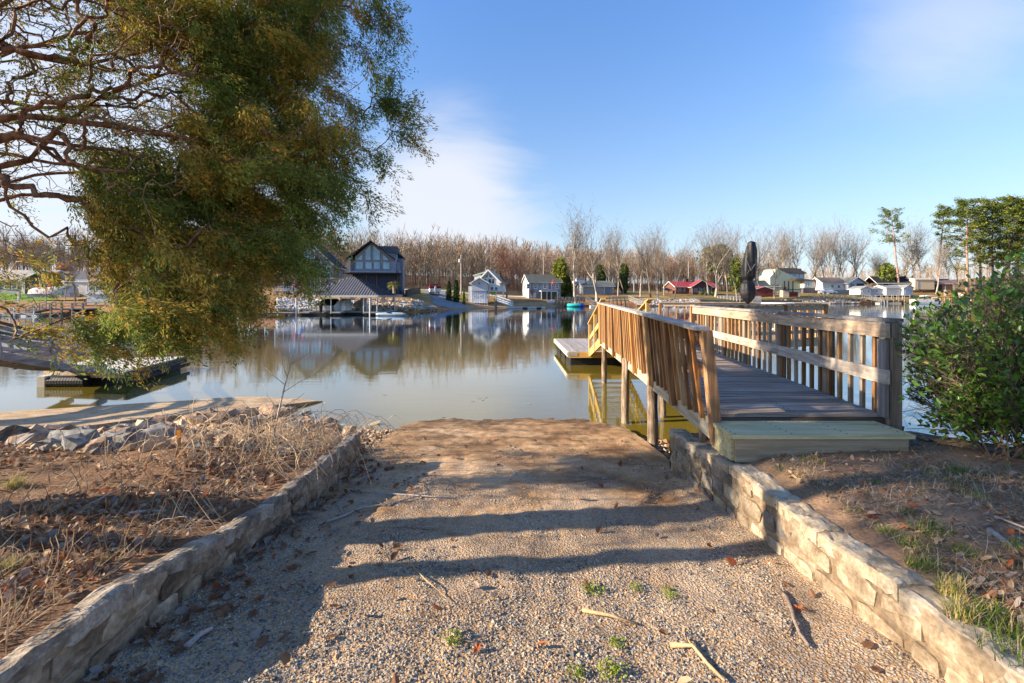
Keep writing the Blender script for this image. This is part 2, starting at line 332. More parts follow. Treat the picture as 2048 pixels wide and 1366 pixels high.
def ground_mat(name, base, cols, gravel=0, gcols=None, leafy=0):
    m = bpy.data.materials.new(name); m.use_nodes = True; t = m.node_tree; N = t.nodes; L = t.links; b = N['Principled BSDF']; b.inputs['Roughness'].default_value = .9; b.inputs['Specular IOR Level'].default_value = .25
    tx = N.new('ShaderNodeTexCoord').outputs['Object']
    def nz(sc, d=6, r=.6):
        n = N.new('ShaderNodeTexNoise'); n.inputs['Scale'].default_value = sc; n.inputs['Detail'].default_value = d; n.inputs['Roughness'].default_value = r; L.new(tx, n.inputs['Vector']); return n.outputs['Fac']
    cr = N.new('ShaderNodeValToRGB'); L.new(nz(1.3), cr.inputs[0]); e = cr.color_ramp.elements
    e[0].position = .32; e[0].color = C4(cols[0]); e[1].position = .68; e[1].color = C4(cols[-1])
    for i, c in enumerate(cols[1:-1]): k = e.new(.32+.36*(i+1)/(len(cols)-1)); k.color = C4(c)
    n2 = nz(45, 5, .7); mr = N.new('ShaderNodeMapRange'); L.new(n2, mr.inputs[0]); mr.inputs[1].default_value = .3; mr.inputs[2].default_value = .7; mr.inputs[3].default_value = .6; mr.inputs[4].default_value = 1.35
    vm = N.new('ShaderNodeVectorMath'); vm.operation = 'SCALE'; L.new(cr.outputs[0], vm.inputs[0]); L.new(mr.outputs[0], vm.inputs['Scale'])
    col = vm.outputs[0]; h = N.new('ShaderNodeMath'); h.operation = 'MULTIPLY_ADD'; L.new(n2, h.inputs[0]); h.inputs[1].default_value = 1; L.new(nz(9), h.inputs[2]); hh = h.outputs[0]
    if gravel:
        v = N.new('ShaderNodeTexVoronoi'); v.inputs['Scale'].default_value = 70; v.inputs['Randomness'].default_value = 1; L.new(tx, v.inputs['Vector'])
        g = N.new('ShaderNodeValToRGB'); ge = g.color_ramp.elements; ge[0].color = C4(gcols[0]); ge[1].color = C4(gcols[1]); L.new(v.outputs['Color'], g.inputs[0])
        # more stone near the top of the ramp and in drifts, more silt near the water
        sp = N.new('ShaderNodeSeparateXYZ'); L.new(tx, sp.inputs[0]); r = N.new('ShaderNodeMapRange'); L.new(sp.outputs[1], r.inputs[0]); r.inputs[1].default_value = 6.8; r.inputs[2].default_value = 2.4; r.inputs[3].default_value = -.2; r.inputs[4].default_value = .30
        a1 = N.new('ShaderNodeMath'); a1.operation = 'ADD'; L.new(nz(1.9, 5, .65), a1.inputs[0]); L.new(r.outputs[0], a1.inputs[1])
        th = N.new('ShaderNodeMapRange'); L.new(a1.outputs[0], th.inputs[0]); th.inputs[1].default_value = .5; th.inputs[2].default_value = .62; th.inputs[4].default_value = gravel
        edge = N.new('ShaderNodeMapRange'); L.new(v.outputs['Distance'], edge.inputs[0]); edge.inputs[1].default_value = .62; edge.inputs[2].default_value = .35
        mu = N.new('ShaderNodeMath'); mu.operation = 'MULTIPLY'; L.new(th.outputs[0], mu.inputs[0]); L.new(edge.outputs[0], mu.inputs[1])
        mx = N.new('ShaderNodeMix'); mx.data_type = 'RGBA'; L.new(mu.outputs[0], mx.inputs[0]); L.new(col, mx.inputs[6]); L.new(g.outputs[0], mx.inputs[7]); col = mx.outputs[2]
        h3 = N.new('ShaderNodeMath'); h3.operation = 'MULTIPLY_ADD'; L.new(mu.outputs[0], h3.inputs[0]); h3.inputs[1].default_value = 1.1; L.new(hh, h3.inputs[2]); hh = h3.outputs[0]
    if gravel:
        mp = N.new('ShaderNodeMapping'); mp.inputs['Scale'].default_value = (.8, 3.2, 1); L.new(tx, mp.inputs[0]); sn = N.new('ShaderNodeTexNoise'); sn.inputs['Scale'].default_value = 1.1; sn.inputs['Detail'].default_value = 7; sn.inputs['Roughness'].default_value = .68; L.new(mp.outputs[0], sn.inputs['Vector'])
        yr = N.new('ShaderNodeMapRange'); L.new(sp.outputs[1], yr.inputs[0]); yr.inputs[1].default_value = 4.2; yr.inputs[2].default_value = 8.3; yr.inputs[3].default_value = -.05; yr.inputs[4].default_value = .10
        ad = N.new('ShaderNodeMath'); ad.operation = 'ADD'; L.new(sn.outputs['Fac'], ad.inputs[0]); L.new(yr.outputs[0], ad.inputs[1])
        st_ = N.new('ShaderNodeMapRange'); L.new(ad.outputs[0], st_.inputs[0]); st_.inputs[1].default_value = .54; st_.inputs[2].default_value = .66; st_.inputs[3].default_value = 1; st_.inputs[4].default_value = .42
        wet = N.new('ShaderNodeMapRange'); L.new(sp.outputs[2], wet.inputs[0]); wet.inputs[1].default_value = .015; wet.inputs[2].default_value = .07; wet.inputs[3].default_value = .38; wet.inputs[4].default_value = 1
        m3 = N.new('ShaderNodeMath'); m3.operation = 'MULTIPLY'; L.new(st_.outputs[0], m3.inputs[0]); L.new(wet.outputs[0], m3.inputs[1])
        vs_ = N.new('ShaderNodeVectorMath'); vs_.operation = 'SCALE'; L.new(col, vs_.inputs[0]); L.new(m3.outputs[0], vs_.inputs['Scale']); col = vs_.outputs[0]
    L.new(col, b.inputs['Base Color'])
    bp = N.new('ShaderNodeBump'); bp.inputs['Strength'].default_value = .8; bp.inputs['Distance'].default_value = .012; L.new(hh, bp.inputs['Height']); L.new(bp.outputs[0], b.inputs['Normal'])
    return m
M_ramp = ground_mat('ramp_gravel', 0, [(.19, .105, .05), (.38, .235, .12), (.57, .395, .24)], .9, [(.17, .17, .165), (.58, .52, .43)])
M_left = ground_mat('left_soil', 0, [(.10, .055, .031), (.20, .11, .06), (.31, .18, .095)])
M_right = ground_mat('right_soil', 0, [(.12, .08, .05), (.23, .145, .09), (.33, .215, .135)])
def rz_full(x, y):
    z = ramp_z(y)+.016*fnoise(x, y, 1.3, 3, 6)+.016*fnoise(x, y, 6, 4, 7)
    ed = max(0, abs(x)-1.35)                        # silt has drifted up against the walls
    z += .035*ed if y < 5 else 0
    if y > 8.0:                                     # rounded lip at the water
        z -= max(0, (y-8.0))**2*.025+max(0, abs(x+.1)-(1.9-max(0, y-8.0)*.55))*.6+.03*fnoise(x*1.0, y, 1.6, 3, 17)*(y-8)
    return z
yy = np.concatenate([np.arange(-30, 0, 2.0), np.arange(0, 9.6, .035)])
struct(grid('boat_ramp', np.arange(-1.93, 1.96, .035), yy, rz_full, M_ramp))
xs = np.concatenate([np.arange(-60, -12, 4.0), np.arange(-12, -5.2, .12), np.arange(-5.2, -1.92, .04), [-1.84]])
ys = np.concatenate([np.arange(-60, 0, 4.0), np.arange(0, 8.6, .045), np.arange(8.6, 13, .2)])
def lz2(x, y):
    if x > -2.0 and y > 5.36: return min(left_z(x, y), ramp_z(y)-.03)
    z = left_z(x, y)
    if y < 5.4 and x > -2.7: z = min(z, float(np.interp(y, LZY, LZZ))+.004+max(0, -1.88-x)*.3)
    return z
struct(grid('left_bank', xs, ys, lz2, M_left))
xs = np.concatenate([[1.95], np.arange(2.0, 4.6, .04), np.arange(4.6, 12, .2), np.arange(12, 61, 4.0)])
ys = np.concatenate([np.arange(-60, 0, 4.0), np.arange(0, 6.2, .045)])
struct(grid('right_bank', xs, ys, right_z, M_right))
def rub(x, y): return ramp_z(y)-.10-.05*max(0, y-6.5)-max(0, (x-2.3))*.12+.03*fnoise(x, y, 5, 3, 2)
struct(grid('muddy_shore', np.arange(1.55, 4.4, .06), np.arange(4.6, 10, .08), rub, M_left))
struct(grid('muddy_shore', np.arange(-2.9, -1.72, .06), np.arange(5.3, 10, .08), lambda x, y: ramp_z(y)-.08-.06*max(0, y-6.6)+.03*fnoise(x, y, 5, 3, 2), M_left))
# neighbouring concrete ramp
PR = [(-4.25, 10.25, .02), (-6.1, 10.75, .01), (-10.3, 9.3, .01), (-16, 8.0, .05), (-17, 4.2, .8), (-7.7, 5.0, .66), (-7.0, 6.1, .52), (-6.6, 6.85, .39), (-5.9, 8.0, .27), (-4.9, 9.3, .13)]
def slab():
    bm = bmesh.new(); top = [bm.verts.new(p) for p in PR]; bm.faces.new(top)
    bmesh.ops.recalc_face_normals(bm, faces=bm.faces)
    bmesh.ops.triangulate(bm, faces=bm.faces)
    bmesh.ops.subdivide_edges(bm, edges=bm.edges, cuts=10, use_grid_fill=True)
    g = bmesh.ops.extrude_face_region(bm, geom=list(bm.faces))
    for v in g['geom']:
        if isinstance(v, bmesh.types.BMVert): v.co.z -= .16
    for v in bm.verts: v.co += Vector((fnoise(v.co.x, v.co.y, 1.5, 3, 3)*.05, fnoise(v.co.x, v.co.y, 1.5, 3, 5)*.05, fnoise(v.co.x, v.co.y, 2, 3, 1)*.012))
    bmesh.ops.recalc_face_normals(bm, faces=bm.faces)
    me = bpy.data.meshes.new('neighbouring_ramp'); bm.to_mesh(me); bm.free()
    me.materials.append(mat('ramp_concrete', (.30, .20, .115), (.42, .30, .18), (.50, .38, .25), sc=3, bump=.7, bd=.012, fine=.35))
    struct(link('neighbouring_ramp', me))
slab()
# loose gravel: real small stones
def gravel(name, n, sampler, mats, smin, smax, label, cat, wts=None):
    base = np.array([(1,0,0),(0,1,0),(-1,0,0),(0,-1,0),(0,0,1),(0,0,-1)], float); fa = np.array([(0,1,4),(1,2,4),(2,3,4),(3,0,4),(1,0,5),(2,1,5),(3,2,5),(0,3,5)])
    P = np.array([sampler() for _ in range(n)]); s = RNG.uniform(smin, smax, (n, 1, 1))*RNG.power(2.2, (n, 1, 1))**-.3*.8
    V = base[None]*RNG.uniform(.55, 1.3, (n, 6, 1))*s+RNG.normal(0, .18, (n, 6, 3))*s; V[:, :, 2] *= .62
    a = RNG.uniform(0, 6.28, n); c, q = np.cos(a), np.sin(a); x = V[:, :, 0]*c[:, None]-V[:, :, 1]*q[:, None]; y = V[:, :, 0]*q[:, None]+V[:, :, 1]*c[:, None]
    V = np.stack([x, y, V[:, :, 2]], 2)+P[:, None]; Fz = (fa[None]+np.arange(n)[:, None, None]*6).reshape(-1, 3)
    mi = np.repeat(RNG.choice(len(mats), n, p=wts), 8)
    return stuff(npmesh(name, V.reshape(-1, 3), Fz, mats, mi=mi), label, cat)
MG = [mat('stone_blue_grey', (.12, .12, .12), (.24, .235, .225), sc=9), mat('stone_pale', (.33, .27, .20), (.48, .41, .31), sc=9), mat('stone_tan', (.36, .24, .14), (.48, .33, .2), sc=9), mat('stone_dark', (.06, .06, .065), (.13, .125, .12), sc=9)]
def ramp_pt():
    while 1:
        y = 1.4+RNG.exponential(1.9); x = RNG.uniform(-1.78, 1.78)
        if y > 8.4: continue
        k = .40+fnoise(x, y, 1.5, 3, 12)*2.2+(.35 if y < 3 else -.12*(y-3))
        if RNG.random() < k: return (x, y, rz_full(x, y)+.001)
gravel('loose_gravel', 27000, ramp_pt, MG, .0032, .0105, 'grey and tan loose gravel scattered over the boat ramp', 'gravel', [.34, .30, .26, .10])
def wall_gravel():
    x = RNG.uniform(2.0, 3.6); y = RNG.uniform(3.95, 4.9); return (x, y, right_z(x, y)+.01)
gravel('blue_gravel', 1500, wall_gravel, [MG[0], MG[3]], .012, .026, 'dark bluish gravel packed around the foot of the pier', 'gravel')
def mud_gravel():
    if RNG.random() < .6: x = RNG.uniform(1.75, 3.2); y = RNG.uniform(5.2, 8.2); return (x, y, rub(x, y)+.01)
    x = RNG.uniform(-2.6, -1.85); y = RNG.uniform(5.4, 8); return (x, y, max(lz2(x, y), ramp_z(y)-.08)+.01)
gravel('shore_stones', 1300, mud_gravel, [MG[2], MG[1], mat('stone_rust', (.18, .09, .045), (.3, .17, .09), sc=9)], .018, .055, 'small brown stones littering the mud beside the ramp foot', 'stones')
# retaining walls
ML = mat('left_wall_concrete', (.12, .08, .05), (.26, .185, .12), (.40, .31, .22), sc=3.5, bump=.8, bd=.02, fine=.28, rand=.2)
MLc = mat('left_wall_cap', (.13, .10, .075), (.27, .22, .17), (.42, .36, .29), sc=7, bump=.8, bd=.02, fine=.28)
MR = mat('right_wall_mortar', (.12, .08, .05), (.24, .18, .12), (.36, .29, .21), sc=4, bump=.8, bd=.02, fine=.28)
MS = [mat('wall_stone_grey', (.13, .115, .10), (.27, .235, .195), sc=6, bump=.7, bd=.015, fine=.25, rand=.25), mat('wall_stone_tan', (.16, .115, .075), (.27, .21, .145), (.39, .315, .23), sc=6, bump=.7, bd=.015, fine=.25, rand=.2),
      mat('wall_stone_dark', (.05, .048, .05), (.12, .11, .105), sc=6, bump=.7, bd=.015, fine=.25, rand=.2), mat('wall_stone_pale', (.24, .19, .13), (.38, .31, .22), (.48, .41, .31), sc=6, bump=.7, bd=.015, fine=.25, rand=.15)]
def wall(sgn, name, label, ty, tz, y0, y1, mm, mcap, stonemats, capw, wts, proud):
    w = thing(name, label, 'wall', (sgn*2.0, 3, .4))
    XI = 1.80
    # core: a displaced strip, face + top + back
    nyy = int((y1-y0)/.05); V = []; prof = []
    rows = 12
    for i in range(nyy+1):
        y = y0+(y1-y0)*i/nyy; zt = float(np.interp(y, ty, tz))+.016*fnoise(y, sgn, 1.7, 3, 4); zb = ramp_z(y)-.12
        for j in range(rows+1): V.append((XI+.015*(1-j/rows), y, zb+(zt-.02-zb)*j/rows))
        for k in range(1, 4): V.append((XI+.02+capw*k/3, y, zt-.01*(k == 3)))
        V.append((XI+.02+capw, y, zt-.35))
    m_ = rows+5; V = np.array(V)
    for q in V:
        n1 = fnoise(q[1]*1.0, q[2]*1.6+q[0], 3.2, 4, 3+sgn); n2 = fnoise(q[1], q[2]+q[0], 13, 3, 7)
        q[0] -= .024*n1+.010*n2; q[2] += .012*n1*(1 if q[0] > XI-.1 else 0)+.005*n2
    V[:, 0] *= sgn
    Fq = []
    for i in range(nyy):
        for j in range(m_-1):
            a = i*m_+j; f = (a, a+1, a+m_+1, a+m_); Fq.append(f if sgn < 0 else f[::-1])
    core = npmesh('core', V, Fq, [mm, mcap], w, smooth=True, mi=[1 if (k % (m_-1)) >= rows else 0 for k in range(len(Fq))])
    e0 = [V[i] for i in range(nyy*m_, nyy*m_+m_)]
    npmesh('end_face', np.array(e0+[(sgn*(XI+.02+capw), y1, ramp_z(y1)-.12)]), np.array([(0, i, i+1) for i in range(1, m_)]), mm, w)
    # stones set in the face, rows that follow the ramp
    if stonemats:
        row_h = [.13, .15, .14, .13]; zz = -.02
        for r_, h in enumerate(row_h):
            y = y0+R.random()*.2
            while y < y1-.1:
                L_ = R.uniform(.15, .36); ym = y+L_/2; zb = ramp_z(ym)+zz+R.uniform(-.015, .015); zt = zb+h-R.uniform(.012, .03); top = float(np.interp(ym, ty, tz))-.05
                if zt > top: zt = top
                if zt-zb > .06 and y+L_ < y1+.05:
                    st_ = MB(); n = 8; pts = []
                    for a in range(n):
                        an = 2*PI*a/n+PI/8; cu = math.cos(an); su = math.sin(an)
                        rx = (abs(cu)**.45)*math.copysign(1, cu); rzq = (abs(su)**.45)*math.copysign(1, su)
                        pts.append((ym+rx*(L_/2-.004)*R.uniform(.80, 1.02), (zb+zt)/2+rzq*(zt-zb)/2*R.uniform(.78, 1.06)))
                    pr = proud*R.uniform(.5, 1.4); x0 = XI+.03; x1 = XI-pr; cyy = ym; czz = (zb+zt)/2
                    vs = [(x0, p, q) for p, q in pts]+[(XI-pr*.35, p, q) for p, q in pts]+[(x1-R.uniform(-.006, .008), cyy+(p-cyy)*.82, czz+(q-czz)*.8) for p, q in pts]+[(x1-.006*R.random()-.004, cyy+R.uniform(-.02,.02), czz)]
                    fs = []
                    for a in range(n):
                        b_ = (a+1) % n; fs += [(a, b_, n+b_, n+a), (n+a, n+b_, 2*n+b_, 2*n+a), (2*n+a, 2*n+b_, 3*n)]
                    if sgn < 0: vs = [(-a, b, c) for a, b, c in vs]; fs = [f[::-1] for f in fs]
                    st_.add(vs, fs); st_.build('stone', R.choices(stonemats, wts)[0], w, world=True)
                y += L_
            zz += h
    # cap stones on top
    y = y0
    while y < y1-.05:
        L_ = R.uniform(.25, .75); ye = min(y+L_, y1+.01); nn = 7; n2 = 18; vs = []; bj = R.uniform(-.009, .009)
        for a in range(n2+1):
            for b_ in range(nn+1):
                yq = y+.006+(ye-y-.012)*a/n2; zt = float(np.interp(yq, ty, tz))+.016*fnoise(yq, sgn, 1.7, 3, 4); u = b_/nn
                xq = XI-.006+(capw+.02)*u-(.018*fnoise(yq, u, 2.2, 3, 5+sgn)+.012*fnoise(yq, u, 14, 3, 5+sgn))*(1 if u in (0, 1) else .3)
                ed = 1 if (a in (0, n2) or b_ in (0, nn)) else 0
                vs.append((xq, yq, zt+.014-.007*ed+bj+.008*fnoise(xq*3, yq*3, 1.5, 3, 9)+.012*fnoise(xq, yq, 13, 4, 9)))
        top_n = len(vs); vs += [(a, b, c-.075+R.uniform(-.012, .012)) for a, b, c in vs]; fs = []
        for a in range(n2):
            for b_ in range(nn):
                k = a*(nn+1)+b_; fs += [(k, k+1, k+nn+2, k+nn+1)]
        rim = [a*(nn+1) for a in range(n2+1)]; rim2 = [a*(nn+1)+nn for a in range(n2+1)]
        for a in range(n2):
            fs += [(rim[a], rim[a+1], rim[a+1]+top_n, rim[a]+top_n), (rim2[a+1], rim2[a], rim2[a]+top_n, rim2[a+1]+top_n)]
        for b_ in range(nn):
            fs += [(b_+1, b_, b_+top_n, b_+1+top_n), (n2*(nn+1)+b_, n2*(nn+1)+b_+1, n2*(nn+1)+b_+1+top_n, n2*(nn+1)+b_+top_n)]
        if sgn > 0: fs = [f[::-1] for f in fs]
        st_ = MB(); st_.add([(sgn*a, b, c) for a, b, c in vs], [f[::-1] for f in fs]); st_.build('cap_stone', mcap if sgn < 0 else R.choices([MS[1], MS[3], MS[0], MCR], [2, 4, 1, 5])[0], w, world=True, smooth=False)
        y = ye
    return w
MLs = mat('left_wall_stone', (.20, .14, .08), (.33, .25, .16), (.42, .34, .25), sc=4, bump=.8, bd=.02, fine=.28, rand=.12)
MCR = mat('right_cap_stone', (.20, .165, .125), (.34, .29, .23), (.47, .41, .335), sc=5, bump=.8, bd=.015, fine=.28, rand=.12)
wall(-1, 'retaining_wall', 'worn brown concrete and stone wall holding the leaf strewn left bank', LZY, LZZ, .8, 5.38, ML, MLc, [ML, MLs], .08, [3, 1], .0)
wall(1, 'retaining_wall', 'fieldstone wall with pale rough cap below the wooden pier step', RZY, RZZ, .8, 5.2, MR, MR, MS, .16, [4, 7, 1.2, 1.5], .005)
# ---------------------------------------------------------------- the wooden pier
GR = dict(c1=(.13, .115, .115), c2=(.27, .245, .24), c3=(.40, .37, .35))
OR = dict(c1=(.13, .05, .02), c2=(.34, .15, .05), c3=(.52, .30, .13))
MX = dict(c1=(.26, .18, .12), c2=(.43, .32, .22), c3=(.56, .47, .37))
NEWW = dict(c1=(.46, .27, .09), c2=(.60, .38, .13), c3=(.68, .47, .2))
def wd(n, d, ax, **k): return wood(n, d['c1'], d['c2'], d['c3'], ax, **k)
def XL(y): return 1.93+.07*(y-4.3)
def XR(y): return 3.46+.12*(y-4.3)
DK = 1.25
pier = thing('pier', 'long weathered wooden pier with slatted railings running out over the lake', 'pier', (2.7, 4.3, 1.1))
y = 4.30; i = 0
while y < 12.75:
    wdt = .133; x0 = XL(y)-.02+R.uniform(-.008, .008); x1 = XR(y)+.03+R.uniform(-.008, .008)
    if y > 10.7: x1 = XR(10.7)+.03
    z = DK+R.uniform(-.003, .003); b = MB()
    # slightly cupped board with eased edges
    n = 5; vs = []
    for xx in (x0, x1):
        for (yy_, zz_) in ((0, -.035), (0, -.006), (.006, 0), (wdt/2, -.003), (wdt-.006, 0), (wdt, -.006), (wdt, -.035)): vs.append((xx, y+yy_+(xx-x0)*R.uniform(-.001, .001), z+zz_))
    fs = [(k, k+7, (k+1) % 7+7, (k+1) % 7) for k in range(7)]+[tuple(range(7)), tuple(range(13, 6, -1))]
    b.add(vs, [f[::-1] for f in fs]); b.build('deck_board', wd('deck_grey', dict(c1=(.11, .085, .07), c2=(.235, .19, .16), c3=(.42, .365, .32)), 'x', rand=.22), pier, world=True)
    y += .1445
# rim joists and joists
def pline(f, y0, y1, n, z): return [Vector((f(y0+(y1-y0)*k/n), y0+(y1-y0)*k/n, z)) for k in range(n+1)]
def planks(path, w, h, name, m, parent, step=2, sag=0):
    for k in range(0, len(path)-1, step):
        e = min(k+step, len(path)-1); b = MB(); d = (path[e]-path[k]).normalized()
        b.beam(path[k]+d*.004, path[e]-d*.004, w, h); b.build(name, m, parent, world=True)
planks(pline(lambda y: XL(y)-.045, 4.28, 12.7, 6, DK-.14), .04, .19, 'rim_joist', wood('rim_pale', (.30, .25, .15), (.46, .40, .29), (.62, .58, .48), 'y'), pier, 2)
planks(pline(lambda y: XR(y)+.055, 4.28, 10.7, 4, DK-.14), .04, .19, 'rim_joist', wd('rail_mix', MX, 'y'), pier, 2)
MB().box(1.90, 3.52, 4.275, 4.315, DK-.20, DK-.04).build('rim_joist', wood('dark_joist', (.035, .025, .02), (.08, .058, .045), (.13, .1, .08), 'x'), pier, world=True)
MB().box(1.95, 3.50, 4.36, 4.40, DK-.30, DK-.04).build('joist', wood('dark_joist', (.035, .025, .02), (.08, .058, .045), (.13, .1, .08), 'x'), pier, world=True)
for k in range(3):
    f = lambda y, k=k: XL(y)+.4+.42*k
    MB().beam((f(4.4), 4.4, DK-.13), (f(12.6), 12.6, DK-.13), .04, .18).build('joist', wd('under', dict(c1=(.1,.06,.03), c2=(.2,.12,.06), c3=(.28,.18,.1)), 'y'), pier, world=True)
# round piles
pm = mat('pile_wood', (.09, .06, .04), (.26, .19, .13), (.40, .33, .26), sc=3, st=(9, 9, 1.2), bump=.9, bd=.012, fine=.25, rand=.15)
for (x, y_, zb, r) in ((2.04, 6.6, -.1, .074), (2.12, 8.5, -1.2, .068), (2.52, 12.45, -1.2, .07), (2.95, 8.9, -1.2, .06), (3.62, 6.5, -.6, .07), (3.85, 8.5, -1.2, .07), (4.1, 10.5, -1.2, .07), (2.02, 4.75, .5, .07)):
    pts = [Vector((x+R.uniform(-.008, .008), y_, zb+(DK-.05-zb)*t/6)) for t in range(7)]
    MB().tube(pts, [r*R.uniform(.94, 1.07) for _ in pts], 12).build('pile', pm, pier, world=True, smooth=True)
# left railing, leaning outward near the shore
def lean(y): return .10*max(0, 1-(y-4.3)/7)+.02
def capz(y): return 2.06+.015*(y-4.3)
def cx_(y): return XL(y)-.075-lean(y)
for k in range(4):
    a, b_ = 4.2+k*2.15, 4.2+(k+1)*2.15
    m0 = MB(); n = 5; pts = [Vector((cx_(a+(b_-a)*t/n)+.03, a+(b_-a)*t/n+.004*(t == 0), capz(a+(b_-a)*t/n)+.004*fnoise(t, k, 1))) for t in range(n+1)]
    vs = []
    for p in pts: vs += [p+Vector((-.075, 0, -.019)), p+Vector((.075, 0, -.019)), p+Vector((.078, 0, .012)), p+Vector((.066, 0, .019)), p+Vector((-.066, 0, .019)), p+Vector((-.078, 0, .012))]
    fs = [(q*6+j, q*6+(j+1) % 6, q*6+6+(j+1) % 6, q*6+6+j) for q in range(n) for j in range(6)]+[tuple(range(5, -1, -1)), tuple(n*6+j for j in range(6))]
    m0.add(vs, fs); m0.build('handrail_cap', wd('cap_left', dict(c1=(.20, .18, .16), c2=(.36, .33, .29), c3=(.52, .48, .42)), 'y'), pier, world=True)
    for zz_, hh in ((capz(4.3)-.10, .14), (1.62, .13)):
        m0 = MB(); l0 = 1 if zz_ > 1.8 else .5
        m0.beam((XL(a)-lean(a)*l0+.012, max(a, 4.16), zz_), (XL(b_)-lean(b_)*l0+.012, b_-.01, zz_+.02), .036, hh); m0.build('rail', wd('rail_brown', dict(c1=(.07,.04,.025), c2=(.17,.10,.06), c3=(.3,.2,.13)), 'y'), pier, world=True)
y = 4.42; k = 0
mp_ = [wd('picket_a', OR, 'z'), wd('picket_b', dict(c1=(.10,.045,.02), c2=(.24,.115,.045), c3=(.42,.25,.12)), 'z'), wd('picket_c', dict(c1=(.24,.12,.05), c2=(.42,.24,.10), c3=(.58,.40,.22)), 'z')]
postY = {4.3: 1}
while y < 12.65:
    big = (k % 6 == 5); w_ = .085 if big else .036
    zt = capz(y)-.02; jit = R.uniform(-.006, .006)
    MB().beam((XL(y)-.092+jit, y, DK-.075+R.uniform(-.02, .015)-(.1 if big else 0)), (XL(y)-.085-lean(y)+jit, y+R.uniform(-.006, .006), zt), w_ if big else .036, w_, up=(0, 1, 0)).build('post' if big else 'picket', R.choice(mp_), pier, world=True)
    y += .19; k += 1
MB().beam((1.90, 4.22, .98), (1.79, 4.20, 2.04), .088, .088, up=(0, 1, 0)).build('post', wd('post_near', dict(c1=(.12,.065,.03), c2=(.25,.14,.07), c3=(.4,.26,.15)), 'z'), pier, world=True)
# right railing
RT = 2.115
for k in range(3):
    a, b_ = 4.18+k*2.15, 4.18+(k+1)*2.15
    for nm, dx, z, w_, h_, m_ in (('handrail_cap', .075, RT+.018, .15, .036, wd('cap_right', dict(c1=(.11, .10, .10), c2=(.24, .22, .21), c3=(.42, .38, .34)), 'y')), ('rail', .012, RT-.075, .036, .135, wd('rail_mix', MX, 'y')), ('rail', .012, 1.61, .036, .13, wd('rail_pale', dict(c1=(.24,.20,.17), c2=(.42,.36,.30), c3=(.58,.51,.43)), 'y'))):
        mm = MB(); n = 3
        for q in range(n):
            y0_ = a+(b_-a)*q/n; y1_ = a+(b_-a)*(q+1)/n
            mm.beam((XR(y0_)+dx, y0_+(.004 if q == 0 else 0), z+.004*fnoise(y0_, z, 1)), (XR(y1_)+dx, y1_, z+.004*fnoise(y1_, z, 1)), w_, h_)
        mm.build(nm, m_, pier, world=True)
for yq in (4.23, 5.28, 6.44, 7.70, 8.93, 10.4):
    MB().beam((XR(yq)+.095+(0 if yq > 4.3 else -.0), yq, DK-.26), (XR(yq)+.095, yq, RT-.002), .088, .088, up=(0, 1, 0)).build('post', wd('post_mix', MX if yq > 5 else dict(c1=(.10,.075,.055), c2=(.22,.17,.13), c3=(.38,.31,.25)), 'z'), pier, world=True)
    if yq < 5: MB().beam((XR(yq)+.02, yq+.03, DK-.02), (XR(yq)+.02, yq+.03, RT-.16), .03, .10, up=(0, 1, 0)).build('post_cladding', wd('post_grey', GR, 'z'), pier, world=True)
y = 4.42
while y < 10.5:
    if min(abs(y-q) for q in (5.28, 6.44, 7.70, 8.93, 10.4)) > .08:
        MB().beam((XR(y)+.052, y, DK-.05), (XR(y)+.052+R.uniform(-.004, .004), y+R.uniform(-.005, .005), RT-.01), .036, .036, up=(0, 1, 0)).build('picket', R.choice([mp_[1], mp_[2], wd('picket_d', MX, 'z')]), pier, world=True)
    y += .19
# platform at the end
PP = [(4.25, 10.72), (8.6, 12.5), (11.25, 16.3), (5.6, 17.2), (4.25, 12.75)]
def inside(poly, x, y):
    c = False; n = len(poly)
    for i in range(n):
        x0, y0 = poly[i][:2]; x1, y1 = poly[(i+1) % n][:2]
        if (y0 > y) != (y1 > y) and x < (x1-x0)*(y-y0)/(y1-y0)+x0: c = not c
    return c
y = 10.75
while y < 17.1:
    xs_ = [x for x in np.arange(3.5, 12, .05) if inside(PP, x, y+.07)]
    if xs_:
        MB().box(min(xs_), max(xs_), y, y+.138, DK-.035, DK+R.uniform(-.003, .003)).build('deck_board', wd('deck_grey', GR, 'x'), pier, world=True)
    y += .1445
for a, b_ in zip(PP, PP[1:]+PP[:1]):
    MB().beam((a[0], a[1], DK-.13), (b_[0], b_[1], DK-.13), .04, .19).build('rim_joist', wd('rail_brown', None, 'x') if False else MATS['rail_mix_y'], pier, world=True)
def railrun(a, b_, parent, capm, ends=(1, 1)):
    a = Vector(a); b_ = Vector(b_); d = b_-a; L_ = d.length; d.normalize()
    zc_ = 2.15
    MB().beam(a+Vector((0, 0, zc_)), b_+Vector((0, 0, zc_)), .15, .036).build('handrail_cap', capm, parent, world=True)
    MB().beam(a+Vector((0, 0, zc_-.09)), b_+Vector((0, 0, zc_-.09)), .036, .13).build('rail', MATS['rail_mix_y'], parent, world=True)
    MB().beam(a+Vector((0, 0, 1.42)), b_+Vector((0, 0, 1.42)), .036, .09).build('rail', MATS['rail_mix_y'], parent, world=True)
    n = max(1, round(L_/1.4))
    for k in range(n+1):
        if (k == 0 and not ends[0]) or (k == n and not ends[1]): continue
        p = a+d*(L_*k/n); MB().beam(p+Vector((0, 0, DK-.2)), p+Vector((0, 0, zc_-.02)), .09, .09, up=(0, 1, 0)).build('post', MATS['picket_a_z'], parent, world=True)
    sd = Vector((-d.y, d.x, 0))*.036; nb = int(L_/.30)
    for k in range(1, nb):
        p = a+d*(L_*k/nb)+sd; MB().beam(p+Vector((0, 0, DK-.05)), p+Vector((0, 0, zc_-.02)), .036, .036, up=(0, 1, 0)).build('picket', R.choice(mp_), parent, world=True)
